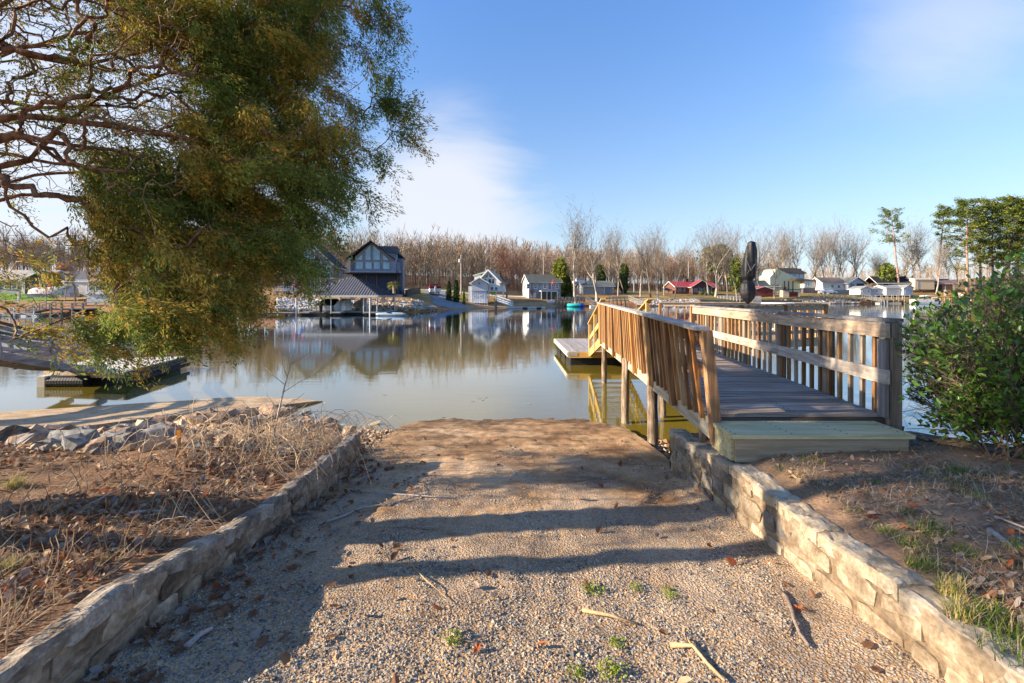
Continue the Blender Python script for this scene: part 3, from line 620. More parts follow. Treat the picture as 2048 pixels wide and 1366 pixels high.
cm = wood('cap_plat', (.16, .13, .09), (.30, .25, .19), (.42, .36, .29), 'x')
railrun((PP[0][0], PP[0][1], 0), (PP[1][0], PP[1][1], 0), pier, cm)
railrun((PP[1][0], PP[1][1], 0), (PP[2][0], PP[2][1], 0), pier, cm, (0, 1))
railrun((PP[3][0], PP[3][1], 0), (PP[2][0], PP[2][1], 0), pier, cm, (1, 0))
for p in PP: MB().tube([(p[0], p[1], -1.2), (p[0], p[1], DK-.06)], .07, 10).build('pile', pm, pier, world=True, smooth=True)
# stair down to the float, newer timber
stair = thing('dock_stair', 'orange new timber stair leading from the pier down to the low float', 'stair', (3.2, 12.75, 1.2))
for sx in (0, 1.3):
    a = Vector((2.52+sx, 12.8, 1.12)); b_ = Vector((2.66+sx, 15.5, .45)); nm = wd('new_timber', NEWW, 'y')
    MB().beam(a, b_, .04, .24).build('stringer', nm, stair, world=True)
    a2 = a+Vector((0, 0, 1.12)); b2 = b_+Vector((0, 0, 1.0))
    MB().beam(a2+Vector((0, -.25, .06)), b2+Vector((0, .12, -.03)), .14, .04).build('handrail', nm, stair, world=True)
    MB().beam(a+Vector((.0, 0, .56)), b_+Vector((0, 0, .5)), .036, .13).build('rail', nm, stair, world=True)
    for t in (0.02, .5, 1.0):
        p = a.lerp(b_, t); q = a2.lerp(b2, t); MB().beam(p+Vector((0, 0, -.12)), q, .09, .09, up=(0, 1, 0)).build('post', wd('new_timber', NEWW, 'z'), stair, world=True)
for k in range(8):
    t = (k+.5)/8; p = Vector((2.54, 12.8, 1.16)).lerp(Vector((2.68, 15.5, .5)), t)
    MB().box(p.x, p.x+1.26, p.y-.13, p.y+.13, p.z, p.z+.04).build('tread', wd('new_timber', NEWW, 'x'), stair, world=True)
# floating dock
flo = thing('floating_dock', 'low square floating dock with grey planks beyond the pier stair', 'dock', (3.2, 18, 0))
fx0, fx1, fy0, fy1, ft = 1.94, 4.9, 15.6, 20.6, .47
n = 20
for k in range(n):
    x0 = fx0+(fx1-fx0)*k/n; MB().box(x0+.004, x0+(fx1-fx0)/n-.006, fy0, fy1, ft-.035, ft+R.uniform(-.003, .003)).build('deck_board', wd('float_grey', dict(c1=(.20,.18,.17), c2=(.32,.29,.27), c3=(.44,.4,.37)), 'y'), flo, world=True)
MB().box(fx0-.04, fx0-.002, fy0-.04, fy1+.04, ft-.17, ft-.002).build('fascia', mat('pale_fascia', (.42, .38, .3), (.6, .56, .46), sc=3), flo, world=True)
MB().box(fx0, fx1, fy0-.042, fy0-.002, ft-.2, ft-.002).build('fascia', wd('new_timber', NEWW, 'x'), flo, world=True)
MB().box(fx0+.002, fx0+.3, fy0-.052, fy0-.044, ft-.13, ft-.02).build('corner_bracket', mat('galvanised', (.4, .4, .4), (.6, .6, .6), metal=.6, rough=.4), flo, world=True)
MB().box(fx0-.052, fx0-.042, fy0-.03, fy0+.25, ft-.13, ft-.02).build('corner_bracket', MATS['galvanised'], flo, world=True)
fm = mat('black_float', (.012, .012, .013), (.03, .03, .032), sc=5, rough=.5)
for k in range(3):
    y0_ = fy0+.1+k*1.7; MB().box(fx0+.08, fx1-.08, y0_, y0_+1.3, -.18, ft-.2).build('float_tank', fm, flo, world=True)
MB().box(fx0-.03, fx1, fy1+.002, fy1+.04, ft-.2, ft-.002).build('fascia', wd('new_timber', NEWW, 'x'), flo, world=True)
# new wooden step
step = thing('wooden_step', 'new pale greenish timber box step at the foot of the pier', 'step', (2.6, 4.0, 1.04))
PT = dict(c1=(.33, .29, .15), c2=(.52, .46, .26), c3=(.64, .57, .37)); sz0, sz1 = 1.0, 1.195
for k in range(3):
    y0_ = 3.80+k*.147; MB().box(1.845-.0*k, 3.37, y0_, y0_+.141, sz1-.032, sz1+.001*k).build('tread_board', wood('pt_top', PT['c1'], PT['c2'], PT['c3'], 'x', rand=.06), step, world=True)
MB().box(1.885, 3.335, 3.825, 3.863, sz0-.04, sz1-.034).build('front_board', wood('pt_front', (.27, .20, .13), (.40, .31, .2), (.5, .41, .28), 'x', rand=.06), step, world=True)
for x in (1.86, 3.325):
    MB().box(x, x+.03, 3.866, 4.235, sz0-.04, sz1-.034).build('side_board', MATS['pt_top_x'], step, world=True)
MB().box(1.89, 3.32, 4.20, 4.235, sz0-.04, sz1-.036).build('back_board', MATS['pt_front_x'], step, world=True)
# closed parasol in a black cover, round table
def parasol():
    P = Vector((7.25, 14.0, DK)); t = thing('closed_parasol', 'tall closed parasol in a creased black cover on the pier platform', 'parasol', P)
    prof = [(.03, .88), (.10, .95), (.20, 1.06), (.25, 1.20), (.25, 1.36), (.22, 1.50), (.14, 1.60), (.17, 1.64), (.24, 1.72), (.25, 1.9), (.23, 2.1), (.21, 2.3), (.19, 2.48), (.16, 2.62), (.13, 2.72), (.12, 2.78)]
    n = 30; V = []; k = len(prof); prof2 = []
    for i in range(len(prof)-1):
        for q in range(4): u = q/4; prof2.append((prof[i][0]*(1-u)+prof[i+1][0]*u, prof[i][1]*(1-u)+prof[i+1][1]*u))
    prof2.append(prof[-1])
    for r, z in prof2:
        for j in range(n):
            a = 2*PI*j/n; rr = r*(1+.10*math.sin(a*5+z*4)+.08*fnoise(math.cos(a)*2+z*2, math.sin(a)*2, 2, 3, 4)); wv = .16*max(0, z-1.4)
            V.append((rr*.86*math.cos(a)+wv*.55, rr*.8*math.sin(a), z))
    Fq = [(i*n+j, i*n+(j+1) % n, (i+1)*n+(j+1) % n, (i+1)*n+j) for i in range(len(prof2)-1) for j in range(n)]
    V.append((.11, 0, 2.83)); top = len(V)-1; b = len(prof2)-1
    Fq += [(b*n+j, b*n+(j+1) % n, top, top) for j in range(n)]
    mb = MB(); mb.v = V; mb.f = [f if f[2] != f[3] else f[:3] for f in Fq]; mb.m = [0]*len(Fq)
    mb.build('cover', mat('black_cover', (.006, .006, .008), (.014, .014, .017), sc=4, rough=.5, bump=.8, bd=.03, spec=.25), t, smooth=True)
    MB().tube([(0, 0, .05), (0, 0, .95)], .025, 8).build('pole', mat('pole_grey', (.2, .2, .2), rough=.4), t)
    MB().lathe([(.28, 0), (.28, .05), (.05, .08), (.05, .12)], 16).build('base', MATS['black_cover'], t)
    mb = MB()
    for j in range(3): a = j*1.1-2.2; mb.tube([(.265*math.cos(a+.1*q)+.03+.02*q, -.25*abs(math.sin(a+.1*q))-.02, 1.8+q*.09) for q in range(3)], .006, 4)
    mb.tube([(-.16, -.245, 2.2), (-.04, -.275, 1.9), (.1, -.24, 2.1)], .008, 4); mb.build('seam_piping', mat('piping_grey', (.14, .14, .14)), t)
    T = Vector((8.1, 14.0, DK)); t = thing('patio_table', 'white round patio table beside the closed parasol', 'table', T)
    MB().lathe([(.50, .88), (.52, .9), (.52, .925), (.5, .93), (.02, .93)], 24).build('table_top', mat('white_paint', (.72, .72, .70), (.8, .8, .78), sc=3, bump=.05), t)
    MB().tube([(0, 0, 0), (0, 0, .88)], .03, 8).build('pedestal', MATS['white_paint'], t)
    for j in range(4): a = j*PI/2+.4; MB().tube([(0, 0, .14), (.3*math.cos(a), .3*math.sin(a), .02)], .015, 6).build('leg', MATS['white_paint'], t)
parasol()
# ---------------------------------------------------------------- left gangway and its float
gw = thing('gangway', 'sagging weathered grey gangway with horizontal rails at the left float', 'gangway', (-11.2, 12, .4))
gm = wood('gang_grey', (.13, .11, .12), (.26, .235, .245), (.42, .39, .39), 'y'); gz = wood('gang_grey', (.13, .11, .12), (.26, .235, .245), (.42, .39, .39), 'z'); gx = wood('gang_grey', (.13, .11, .12), (.26, .235, .245), (.42, .39, .39), 'x')
def gp(t, s, h):     # t 0 at float, 1 at shore side; s 0 near side, 1 far side
    y = 12.15-6.4*t; x = -10.95+.35*t; z = float(np.interp(t, [0, .1, .2255, .397, .55, 1], [.44, .54, .74, 1.12, 1.4, 1.55]))
    return Vector((x-.9*s, y, z+h))
for s_ in (0, 1):
    for h, hh, nm in ((0, .15, 'stringer'), (.34, .09, 'rail'), (.60, .07, 'rail')):
        for k in range(7):
            a, b_ = gp(k/7, s_, h), gp((k+1)/7, s_, h)
            if k == 0: a = a+(a-b_).normalized()*.15
            MB().beam(a, b_, .036, hh).build(nm, gm, gw, world=True)
    for k in range(7):
        MB().beam(gp(k/7, s_, .70), gp((k+1)/7, s_, .70), .13, .035).build('handrail_cap', wood('gang_dark', (.05, .04, .035), (.11, .09, .08), (.18, .15, .13), 'y'), gw, world=True)
    for k in range(6):
        t = .03+k*.19; a = gp(t, s_, -.1); b_ = gp(t, s_, .68); a.x += .035*(1-2*s_); b_.x += .035*(1-2*s_); a.y += .06; b_.y -= .06
        MB().beam(a, b_, .05, .085, up=(0, 1, 0)).build('post', gz, gw, world=True)
for k in range(44):
    t = (k+.5)/44; p = gp(t, 0, .06); MB().box(p.x-.87, p.x-.02, p.y-.065, p.y+.065, p.z, p.z+.03).build('deck_board', gx, gw, world=True)
fl = thing('floating_dock', 'pale bleached floating dock under the sagging left gangway', 'dock', (-11.5, 13.4, 0))
Q = [Vector(p) for p in ((-10.2, 12.0, .35), (-10.75, 14.95, .37), (-13.3, 14.4, .36), (-12.6, 12.3, .34))]
n = 18
for k in range(n):
    a0 = Q[0].lerp(Q[1], (k+.03)/n); a1 = Q[0].lerp(Q[1], (k+.96)/n); b0 = Q[3].lerp(Q[2], (k+.03)/n); b1 = Q[3].lerp(Q[2], (k+.96)/n)
    MB().prism([a0, a1, b1, b0], (0, 0, .034)).build('deck_board', wood('bleached', (.46, .43, .37), (.58, .55, .48), (.68, .65, .58), 'x', rand=.08), fl, world=True)
MB().beam(Q[0]+Vector((.04, 0, -.07)), Q[1]+Vector((.04, 0, -.07)), .05, .18).build('fascia', wood('float_dark', (.03, .028, .026), (.08, .07, .06), (.2, .18, .15), 'y'), fl, world=True)
MB().beam(Q[0]+Vector((.14, 0, -.22)), Q[1]+Vector((.14, 0, -.22)), .05, .10).build('bumper', fm, fl, world=True)
MB().beam(Q[0]+Vector((0, -.03, -.06)), Q[3]+Vector((0, -.03, -.06)), .05, .15).build('fascia', MATS['rail_mix_y'], fl, world=True)
mb = MB()
for k in range(13): mb.tube([(-12.15+k*.075, 12.0, .12), (-12.15+k*.075+.062, 12.0, .12)], .16, 12)
mb.build('float_tank', fm, fl, world=True, smooth=False)
MB().box(-12.38, -12.18, 11.85, 12.25, -.05, .28).build('float_block', mat('foam_pale', (.4, .36, .28), (.6, .55, .46), sc=4), fl, world=True)
mb = MB(); mb.poly([(-13.2, 14.3), (-12.6, 12.4), (-10.3, 12.1), (-10.85, 14.9)], -.15, .18); mb.build('float_block', fm, fl, world=True)

m = MB(); m.beam((1.93, 4.16, .94), (1.915, 4.15, 1.12), .10, .012, up=(0, 1, 0)); m.build('paint_patch', mat('teal_paint', (.10, .24, .27), (.30, .48, .50), sc=14, lo=.45, hi=.55), pier, world=True, label='flaking teal paint on the foot of the near left post')

m = MB()
for k in range(3):
    for x in (1.88, 2.35, 2.82, 3.31):
        for q in (.035, .105): m.lathe([(.006, sz1+.0015), (.006, sz1+.004)], 6, (x+R.uniform(-.006, .006), 3.80+k*.147+q))
q = m.build('screws', mat('screw_dark', (.05, .045, .04)), step, world=True); q['kind'] = 'stuff'
m = MB(); y = 4.30
while y < 8.6:
    for x in (XL(y)+.12, (XL(y)+XR(y))/2, XR(y)-.10):
        for q in (.035, .1): m.lathe([(.005, DK+.001), (.005, DK+.004)], 5, (x+R.uniform(-.01, .01), y+q))
    y += .1445
q = m.build('nails', MATS['screw_dark'], pier, world=True); q['kind'] = 'stuff'
# ---------------------------------------------------------------- riprap, litter, grass, sticks
def rock_mesh(seed, flat=.6):
    r = random.Random(seed); bm = bmesh.new()
    for _ in range(13): 
        v = Vector((r.gauss(0, 1), r.gauss(0, 1), r.gauss(0, 1))).normalized()*r.uniform(.75, 1.05); bm.verts.new((v.x*.62, v.y*.48, v.z*.5*flat))
    bmesh.ops.convex_hull(bm, input=bm.verts); bmesh.ops.delete(bm, geom=[v for v in bm.verts if not v.link_faces], context='VERTS')
    me = bpy.data.meshes.new('rock'); bm.to_mesh(me); bm.free(); return me
MRK = {'g': mat('rock_blue_grey', (.11, .105, .10), (.21, .205, .20), (.36, .345, .32), sc=5, bump=.6, bd=.02, fine=.15, rand=.25),
       'b': mat('rock_brown', (.17, .11, .07), (.31, .21, .14), (.44, .33, .23), sc=5, bump=.6, bd=.02, fine=.15, rand=.25),
       't': mat('rock_tan', (.33, .25, .16), (.48, .38, .26), (.58, .48, .35), sc=5, bump=.6, bd=.02, fine=.15, rand=.15)}
rocks = {}
for k, m in MRK.items():
    rocks[k] = []
    for s in range(7):
        me = rock_mesh(s*3+ord(k)); me.materials.append(m); rocks[k].append(me)
rip = thing('riprap', 'angular grey and brown rocks heaped between the left bank and the concrete ramp', 'rocks', (-5, 6.5, .4))
cnt = 0; placed = []
while cnt < 298:
    y = R.uniform(4.55, 9.3); x = R.uniform(-8.6, -2.3)
    lo = 4.72+.2*math.sin(x*2)+max(0, -x-5)*.1; up = -.62*(x+4.25)*-1
    if y < lo: continue
    # not on the slab
    if inside([(p[0]-.0, p[1]-.12) for p in PR], x, y): continue
    if x > -2.9 and y < 6.2+(x+2.9)*-1: continue
    big = R.random()
    s = R.uniform(.17, .30) if big < .5 else R.uniform(.28, .46)
    if x > -4.2: s *= .75
    if any((x-a)**2+(y-b)**2 < (.33*(s+c))**2 for a, b, c in placed): 
        if R.random() < .93: continue
    placed.append((x, y, s))
    kind = 'g' if (x < -4.0 and y < 6.3 and R.random() < .85) or R.random() < .12 else ('t' if R.random() < .18 else 'b')
    z = left_z(x, y)+s*.16
    o = link('stone', R.choice(rocks[kind]), rip, loc=(x+5, y-6.5, z-.4)); o.scale = (s*1.25, s*1.2, s*R.uniform(1.0, 1.5)); o.rotation_euler = (R.uniform(-.5, .5), R.uniform(-.5, .5), R.uniform(0, 6.28)); cnt += 1
def rp():
    while 1:
        x = RNG.uniform(-8.5, -2.2); y = RNG.uniform(4.6, 9.2)
        if not inside(PR, x, y): return (x, y, left_z(x, y)+.02)
gravel('small_rubble', 1500, rp, [MRK['b'], MRK['t'], MRK['g']], .03, .09, 'small broken rubble filling the gaps between the bank rocks', 'rubble')
# flat stones edging the right bank
edge = thing('edging_stones', 'row of dark flat stones edging the right bank behind the shrub', 'stones', (4.2, 3.9, 1))
x = 3.42
while x < 6.8:
    y = float(np.interp(x, REX, REY)); o = link('stone', R.choice(rocks['g' if R.random() < .6 else 'b']), edge, loc=(x-4.2, y-3.9-.06, right_z(x, y-.15)-1.0)); s = R.uniform(.28, .45)
    o.scale = (s*1.2, s*.8, s*.6); o.rotation_euler = (0, 0, math.atan2(-.7, 1)+R.uniform(-.3, .3)); x += .17
def cards(name, n, sampler, mats, lmin, lmax, asp, parent=None, tilt=.5, wts=None, curl=.35, lift=.01):
    """n little curled leaf blades: two quads each, bent along the midrib"""
    P = np.array([sampler() for _ in range(n)]); L_ = RNG.uniform(lmin, lmax, n); Wd = L_*RNG.uniform(asp*.7, asp*1.3, n)
    a = RNG.uniform(0, 6.28, n); t1 = RNG.normal(0, tilt, n); t2 = RNG.normal(0, tilt, n); cu = RNG.normal(curl, curl, n)
    loc = np.zeros((n, 8, 3)); 
    tpl = [(-1,0,0),(-.45,-1,1),(.4,-.9,1),(1,0,.3),(.4,.9,1),(-.45,1,1),(-.45,0,0),(.4,0,0)]
    for i, (u, v, c) in enumerate(tpl): loc[:, i, 0] = u*L_/2; loc[:, i, 1] = v*Wd/2; loc[:, i, 2] = c*cu*Wd*.5+abs(u)*cu*L_*.12
    # rotate: tilt x, tilt y, yaw
    c1, s1 = np.cos(t1)[:, None], np.sin(t1)[:, None]; c2, s2 = np.cos(t2)[:, None], np.sin(t2)[:, None]; c3, s3 = np.cos(a)[:, None], np.sin(a)[:, None]
    x, y, z = loc[..., 0], loc[..., 1], loc[..., 2]
    y, z = y*c1-z*s1, y*s1+z*c1; x, z = x*c2+z*s2, -x*s2+z*c2; x, y = x*c3-y*s3, x*s3+y*c3
    z = z-z.min(1, keepdims=True)*.9+lift if parent is None else z
    V = np.stack([x, y, z], 2)+P[:, None]
    f = np.array([(0,1,6,6),(6,1,2,7),(7,2,3,3),(3,4,7,7),(7,4,5,6),(6,5,0,0)])
    tri = np.array([(0,1,6),(6,1,2),(6,2,7),(7,2,3),(7,3,4),(7,4,5),(7,5,6),(6,5,0)])
    Fz = (tri[None]+np.arange(n)[:, None, None]*8).reshape(-1, 3); mi = np.repeat(RNG.choice(len(mats), n, p=wts), 8)
    return npmesh(name, V.reshape(-1, 3), Fz, mats, parent, mi=mi)
ML4 = [mat('dead_leaf_brown', (.13, .065, .038), (.27, .15, .09), sc=20, trans=.2), mat('dead_leaf_tan', (.34, .23, .14), (.50, .36, .24), sc=20, trans=.2), mat('dead_leaf_red', (.28, .075, .03), (.40, .13, .05), sc=20, trans=.2), mat('dead_leaf_grey', (.22, .17, .145), (.36, .29, .25), sc=20, trans=.15)]
def lpt():
    while 1:
        y = RNG.uniform(1.5, 5.2); x = RNG.uniform(-1.15*y-.6, -1.98)
        k = .5+1.3*fnoise(x, y, 1.1, 3, 21)+(.3 if 3 < y < 5.2 else -.15)
        if RNG.random() < k: return (x, y, left_z(x, y))
stuff(cards('leaf_litter', 3400, lpt, ML4, .022, .07, .5, wts=[.46, .24, .05, .25], tilt=.6), 'brown and tan dead leaves carpeting the left bank', 'leaves')
def rpt():
    while 1:
        y = RNG.uniform(1.2, 4.6); x = RNG.uniform(2.05, 1.15*y+2.0)
        if y > np.interp(x, REX, REY)-.1: continue
        k = .25+1.2*fnoise(x, y, 1.0, 3, 31)
        if RNG.random() < k: return (x, y, right_z(x, y))
stuff(cards('leaf_litter', 2600, rpt, ML4, .018, .06, .42, wts=[.3, .42, .05, .23], tilt=.4), 'tan dead leaves strewn over the right bank', 'leaves')
def wpt():
    s = RNG.random()
    if s < .75: y = RNG.uniform(1.8, 5.6); x = -1.78+RNG.exponential(.22)
    else: y = RNG.uniform(1.5, 7); x = RNG.uniform(-1.7, 1.7)
    return (x, y, rz_full(x, y))
stuff(cards('leaf_litter', 520, wpt, ML4, .03, .08, .55, wts=[.6, .15, .1, .15], tilt=.35), 'dark leaves gathered on the ramp along the left wall', 'leaves')
def strands(name, n, sampler, mats, lmin, lmax, r, parent=None, up=.15, bend=.4, seg=3, wts=None):
    """n thin bent blades or straws, flat strips with a little width"""
    P = np.array([sampler() for _ in range(n)]); L_ = RNG.uniform(lmin, lmax, n); a = RNG.uniform(0, 6.28, n); e = np.abs(RNG.normal(up, .25, n)) if up < 1 else RNG.normal(up, .28, n)
    V = np.zeros((n, seg+1, 2, 3)); p = P.copy(); aa = a.copy(); ee = e.copy(); b1 = RNG.normal(0, bend, n); b2 = RNG.normal(0, bend, n) if up < 1 else -np.abs(RNG.normal(0, bend, n))
    for k in range(seg+1):
        w = r*(1-.8*k/seg); sx, sy = -np.sin(aa)*w, np.cos(aa)*w
        V[:, k, 0] = p+np.stack([sx, sy, 0*sx], 1); V[:, k, 1] = p-np.stack([sx, sy, 0*sx], 1)
        st = L_/seg; p = p+np.stack([np.cos(aa)*np.cos(ee)*st, np.sin(aa)*np.cos(ee)*st, np.sin(ee)*st], 1); aa = aa+b1/seg; ee = ee+b2/seg
    q = []
    for k in range(seg): q.append((2*k, 2*k+1, 2*k+3, 2*k+2))
    Fz = (np.array(q)[None]+np.arange(n)[:, None, None]*(2*(seg+1))).reshape(-1, 4)
    mi = np.repeat(RNG.choice(len(mats), n, p=wts), seg)
    return npmesh(name, V.reshape(-1, 3), Fz, mats, parent, mi=mi)
MST = [mat('straw', (.42, .30, .17), (.58, .45, .28), sc=15, trans=.2), mat('straw_brown', (.24, .14, .08), (.38, .24, .14), sc=15, trans=.1), mat('straw_pale', (.52, .44, .34), (.66, .58, .46), sc=15, trans=.2)]
def lpt2():
    x, y, z = lpt(); return (x, y, z+.01)
def wide_l():
    y = RNG.uniform(1.5, 4.95); x = RNG.uniform(-1.15*y-.5, -2.0); return (x, y, left_z(x, y)+.008)
def wide_r():
    while 1:
        y = RNG.uniform(1.25, 4.7); x = RNG.uniform(2.08, 1.15*y+2.0)
        if y < np.interp(x, REX, REY)-.05 and RNG.random() < .35+1.2*fnoise(x, y, 1.4, 3, 41)+.5*max(0, 1-(x-2.05)/.7): return (x, y, right_z(x, y)+.006)
stuff(strands('dry_straw', 4600, wide_l, MST, .05, .24, .0019, up=.12, wts=[.35, .45, .2]), 'thin dry straw and stalks lying over the left bank', 'straw')
stuff(strands('dry_straw', 10000, wide_r, MST, .04, .16, .0013, up=.15, wts=[.45, .35, .2]), 'thin dry straw matted over the right bank', 'straw')
# grass tufts
MGR = [mat('grass_green', (.08, .16, .02), (.17, .26, .04), sc=9, trans=.35), mat('grass_yellow', (.30, .28, .06), (.44, .38, .12), sc=9, trans=.3), MST[0]]
def tuft_mesh(n, r, l, wts):
    def s():
        a = RNG.uniform(0, 6.28); q = r*RNG.random()**.6; return (q*math.cos(a), q*math.sin(a), -.01)
    o = strands('grass_tuft', n, s, MGR, l*.5, l, .0019, up=1.15, bend=.8, seg=3, wts=wts); me = o.data; bpy.data.objects.remove(o); return me
def spg():
    while 1:
        y = RNG.uniform(1.25, 4.5); x = RNG.uniform(2.06, 1.15*y+2.0)
        if y < np.interp(x, REX, REY)-.1 and RNG.random() < .02+3.2*max(0, fnoise(x, y, 2.4, 3, 51)-.12): return (x, y, right_z(x, y))
stuff(strands('sparse_grass', 5200, spg, MGR, .02, .06, .0016, up=1.15, bend=.8, wts=[.5, .2, .3]), 'sparse short green and dry grass over the right bank', 'grass')
TM = [tuft_mesh(150, .055, .07, [.75, .15, .1]), tuft_mesh(240, .085, .075, [.6, .2, .2]), tuft_mesh(190, .05, .12, [.3, .4, .3]), tuft_mesh(110, .05, .055, [.5, .15, .35])]
def gpx(px, py, side):
    """where the line of sight through a photo point meets the bank"""
    D = 1.5
    while D < 9:
        x = (px-1024)*D/F; z = CAMH-(py-HOR)*D/F; g = right_z(x, D) if side == 'r' else (left_z(x, D) if side == 'l' else rz_full(x, D))
        if z <= g: return Vector((x, D, g))
        D += .01
    return Vector((x, D, g))
def tuft(px, py, s, k, label, side='r', grp='grass tufts on the right bank'):
    p = gpx(px, py, side); o = link('grass_tuft', TM[k], None, loc=p); s *= .85; o.scale = (s, s, s*R.uniform(.75, 1.0)); o.rotation_euler = (0, 0, R.uniform(0, 6.28)); tag(o, label, 'grass tuft', grp)
for a in ((1808, 935, .8, 0, 'small green tuft on bare dirt in front of the step\'s right corner'), (1918, 944, 1.1, 0, 'green tuft below the shrub stems at the water side'), (1955, 992, 1.1, 0, 'green tuft in the dirt right of the bank centre'), (1752, 968, .8, 0, 'faint green tuft behind the first row of fallen leaves'), (1815, 1026, .8, 0, 'low tuft alone in the middle of the bare dirt'),
          (1862, 1060, 1.5, 1, 'broad bright green tuft uphill of the middle of the wall'), (1828, 1090, 1.3, 1, 'bright tuft nearest to the middle of the stone wall'), (1925, 1108, 1.2, 0, 'dark green tuft between the root and the broad tufts'), (1846, 1132, 1.1, 1, 'bright green tuft just behind the large pale cap stones'), (1775, 1066, 1.0, 0, 'loose green tuft beside the wall in leaf litter'),
          (2034, 1098, 1.1, 0, 'green tuft at the right edge beside the pale root'), (1905, 1190, 1.3, 2, 'tall yellowing tuft leaning over the wall cap'), (1925, 1240, 1.4, 2, 'long yellow green tuft drooping toward the wall'), (2015, 1262, 1.7, 1, 'largest dense green tuft near the bottom right corner'), (2030, 1310, 1.6, 1, 'dense tuft at the very bottom of the right bank'),
          (1990, 1225, 1.2, 3, 'sparse straw mixed tuft above the largest tuft'), (1706, 1022, 1.1, 3, 'thin straw coloured tuft close to the wall cap'), (1560, 935, .9, 3, 'weak tuft just in front of the step\'s left corner'), (1640, 925, .9, 3, 'weak tuft in the gravel before the middle of the step'), (1960, 1160, 1.1, 3, 'sparse tuft in litter uphill of the yellow tufts')):
    tuft(*a)
for a in ((30, 975, 1.5, 2, 'yellow green tuft at the left edge among the leaves'), (10, 1150, 1.2, 2, 'bright tall grass blades at the far left of the bank'), (205, 1130, .8, 2, 'small yellow green rosette near the left wall'), (20, 1215, 1.0, 3, 'faint tuft at the lower left corner of the bank')):
    tuft(*a, side='l', grp='grass tufts on the left bank')
# low green weeds on the ramp
def weed_mesh(seed):
    def s():
        a = RNG.uniform(0, 6.28); q = .07*RNG.random()**.7; return (q*math.cos(a), q*math.sin(a), RNG.uniform(0, .018))
    o = cards('weed', 130, s, [mat('weed_green', (.14, .22, .02), (.28, .36, .05), sc=9, trans=.3)], .006, .015, .8, tilt=.6); me = o.data; bpy.data.objects.remove(o); return me
WM = [weed_mesh(1), weed_mesh(2)]
for px, py, s, l in ((1185, 1185, 1.0, 'larger bright green weed patch in the ramp gravel'), (1270, 1180, .6, 'small weed just right of the larger patch'), (1340, 1192, .8, 'reddish rimmed weed nearer the right wall'), (903, 1285, .85, 'green weed patch low in the middle of the ramp'), (1232, 1290, .7, 'little weed in gravel below the larger patch'), (1225, 1350, 1.0, 'weed patch at the bottom edge of the photo'), (1155, 1352, .7, 'small weed left of the bottom edge patch')):
    p = gpx(px, py, 'c'); o = link('weed', R.choice(WM), None, loc=p+Vector((0, 0, .002))); o.scale = (s, s, s); o.rotation_euler = (0, 0, R.uniform(0, 6)); tag(o, l, 'weed', 'green weeds growing in the ramp gravel')
# sticks
ms = mat('stick_bark', (.16, .12, .10), (.30, .24, .20), sc=8, st=(4, 4, 4), bump=.5, fine=.2); mt_ = mat('stick_tan', (.38, .25, .13), (.50, .36, .21), sc=8, bump=.5, fine=.2); mg_ = mat('stick_pale', (.34, .29, .26), (.50, .45, .42), sc=8, bump=.5, fine=.2)
def stick(pts, r, m, label, side='c', lift=.012, name='stick', forks=()):
    P = [gpx(a, b, side)+Vector((0, 0, lift+.006*(i % 2))) for i, (a, b) in enumerate(pts)]; t = MB(); n = len(P); 
    t.tube(P, [r*(1-.45*i/(n-1)) for i in range(n)], 7)
    for f in forks: Q_ = [gpx(a, b, side)+Vector((0, 0, lift)) for a, b in f]; t.tube(Q_, [r*.5*(1-.5*i/(len(Q_)-1)) for i in range(len(Q_))], 5)
    o = t.build(name, m, smooth=True); return tag(o, label, 'stick')
stick([(1560, 1186), (1574, 1203), (1585, 1228), (1589, 1250), (1600, 1275), (1618, 1300)], .013, ms, 'curved grey stick lying beside the base of the right wall', forks=[[(1589, 1250), (1570, 1275)]])
stick([(1340, 1296), (1385, 1300), (1415, 1335), (1450, 1372)], .011, mt_, 'pale tan branch pointing down the ramp at the bottom', forks=[[(1385, 1300), (1375, 1285)]])
stick([(1165, 1226), (1220, 1238), (1276, 1254)], .010, mt_, 'flat tan stick on gravel in the lit ramp centre')
stick([(372, 1300), (400, 1278), (424, 1262)], .017, mg_, 'short pale barkless log piece at the left wall base')
stick([(248, 1032), (290, 1029), (332, 1026)], .013, mg_, 'straight pale stick lying across the left bank', 'l')
stick([(640, 1052), (690, 1035), (725, 1018), (770, 1014), (820, 1000), (855, 992)], .009, mg_, 'long crooked pale branch at the foot of the left wall end', forks=[[(690, 1035), (676, 1012), (700, 985)], [(770, 1014), (740, 1000)]])
stick([(705, 985), (760, 990), (850, 995), (905, 1000)], .008, mg_, 'thin dark twig lying across the square wall shadow', forks=[[(850, 995), (845, 965)]])
stick([(1980, 1062), (2010, 1085), (2032, 1102)], .020, mg_, 'exposed pale root at the right edge of the right bank', 'r', -.002, 'root')
stick([(1990, 1038), (2050, 1064), (2100, 1082)], .007, mg_, 'thin straight twig above the pale root', 'r')
stick([(185, 1010), (215, 995), (240, 983)], .009, mg_, 'thin pale branch between leaves on the left bank', 'l')
stick([(820, 1130), (850, 1165), (905, 1210)], .004, mt_, 'thin broken twig on gravel left of the ramp centre')
stick([(1100, 832), (1112, 834), (1122, 836)], .016, mg_, 'small pale driftwood piece at the tip of the ramp')
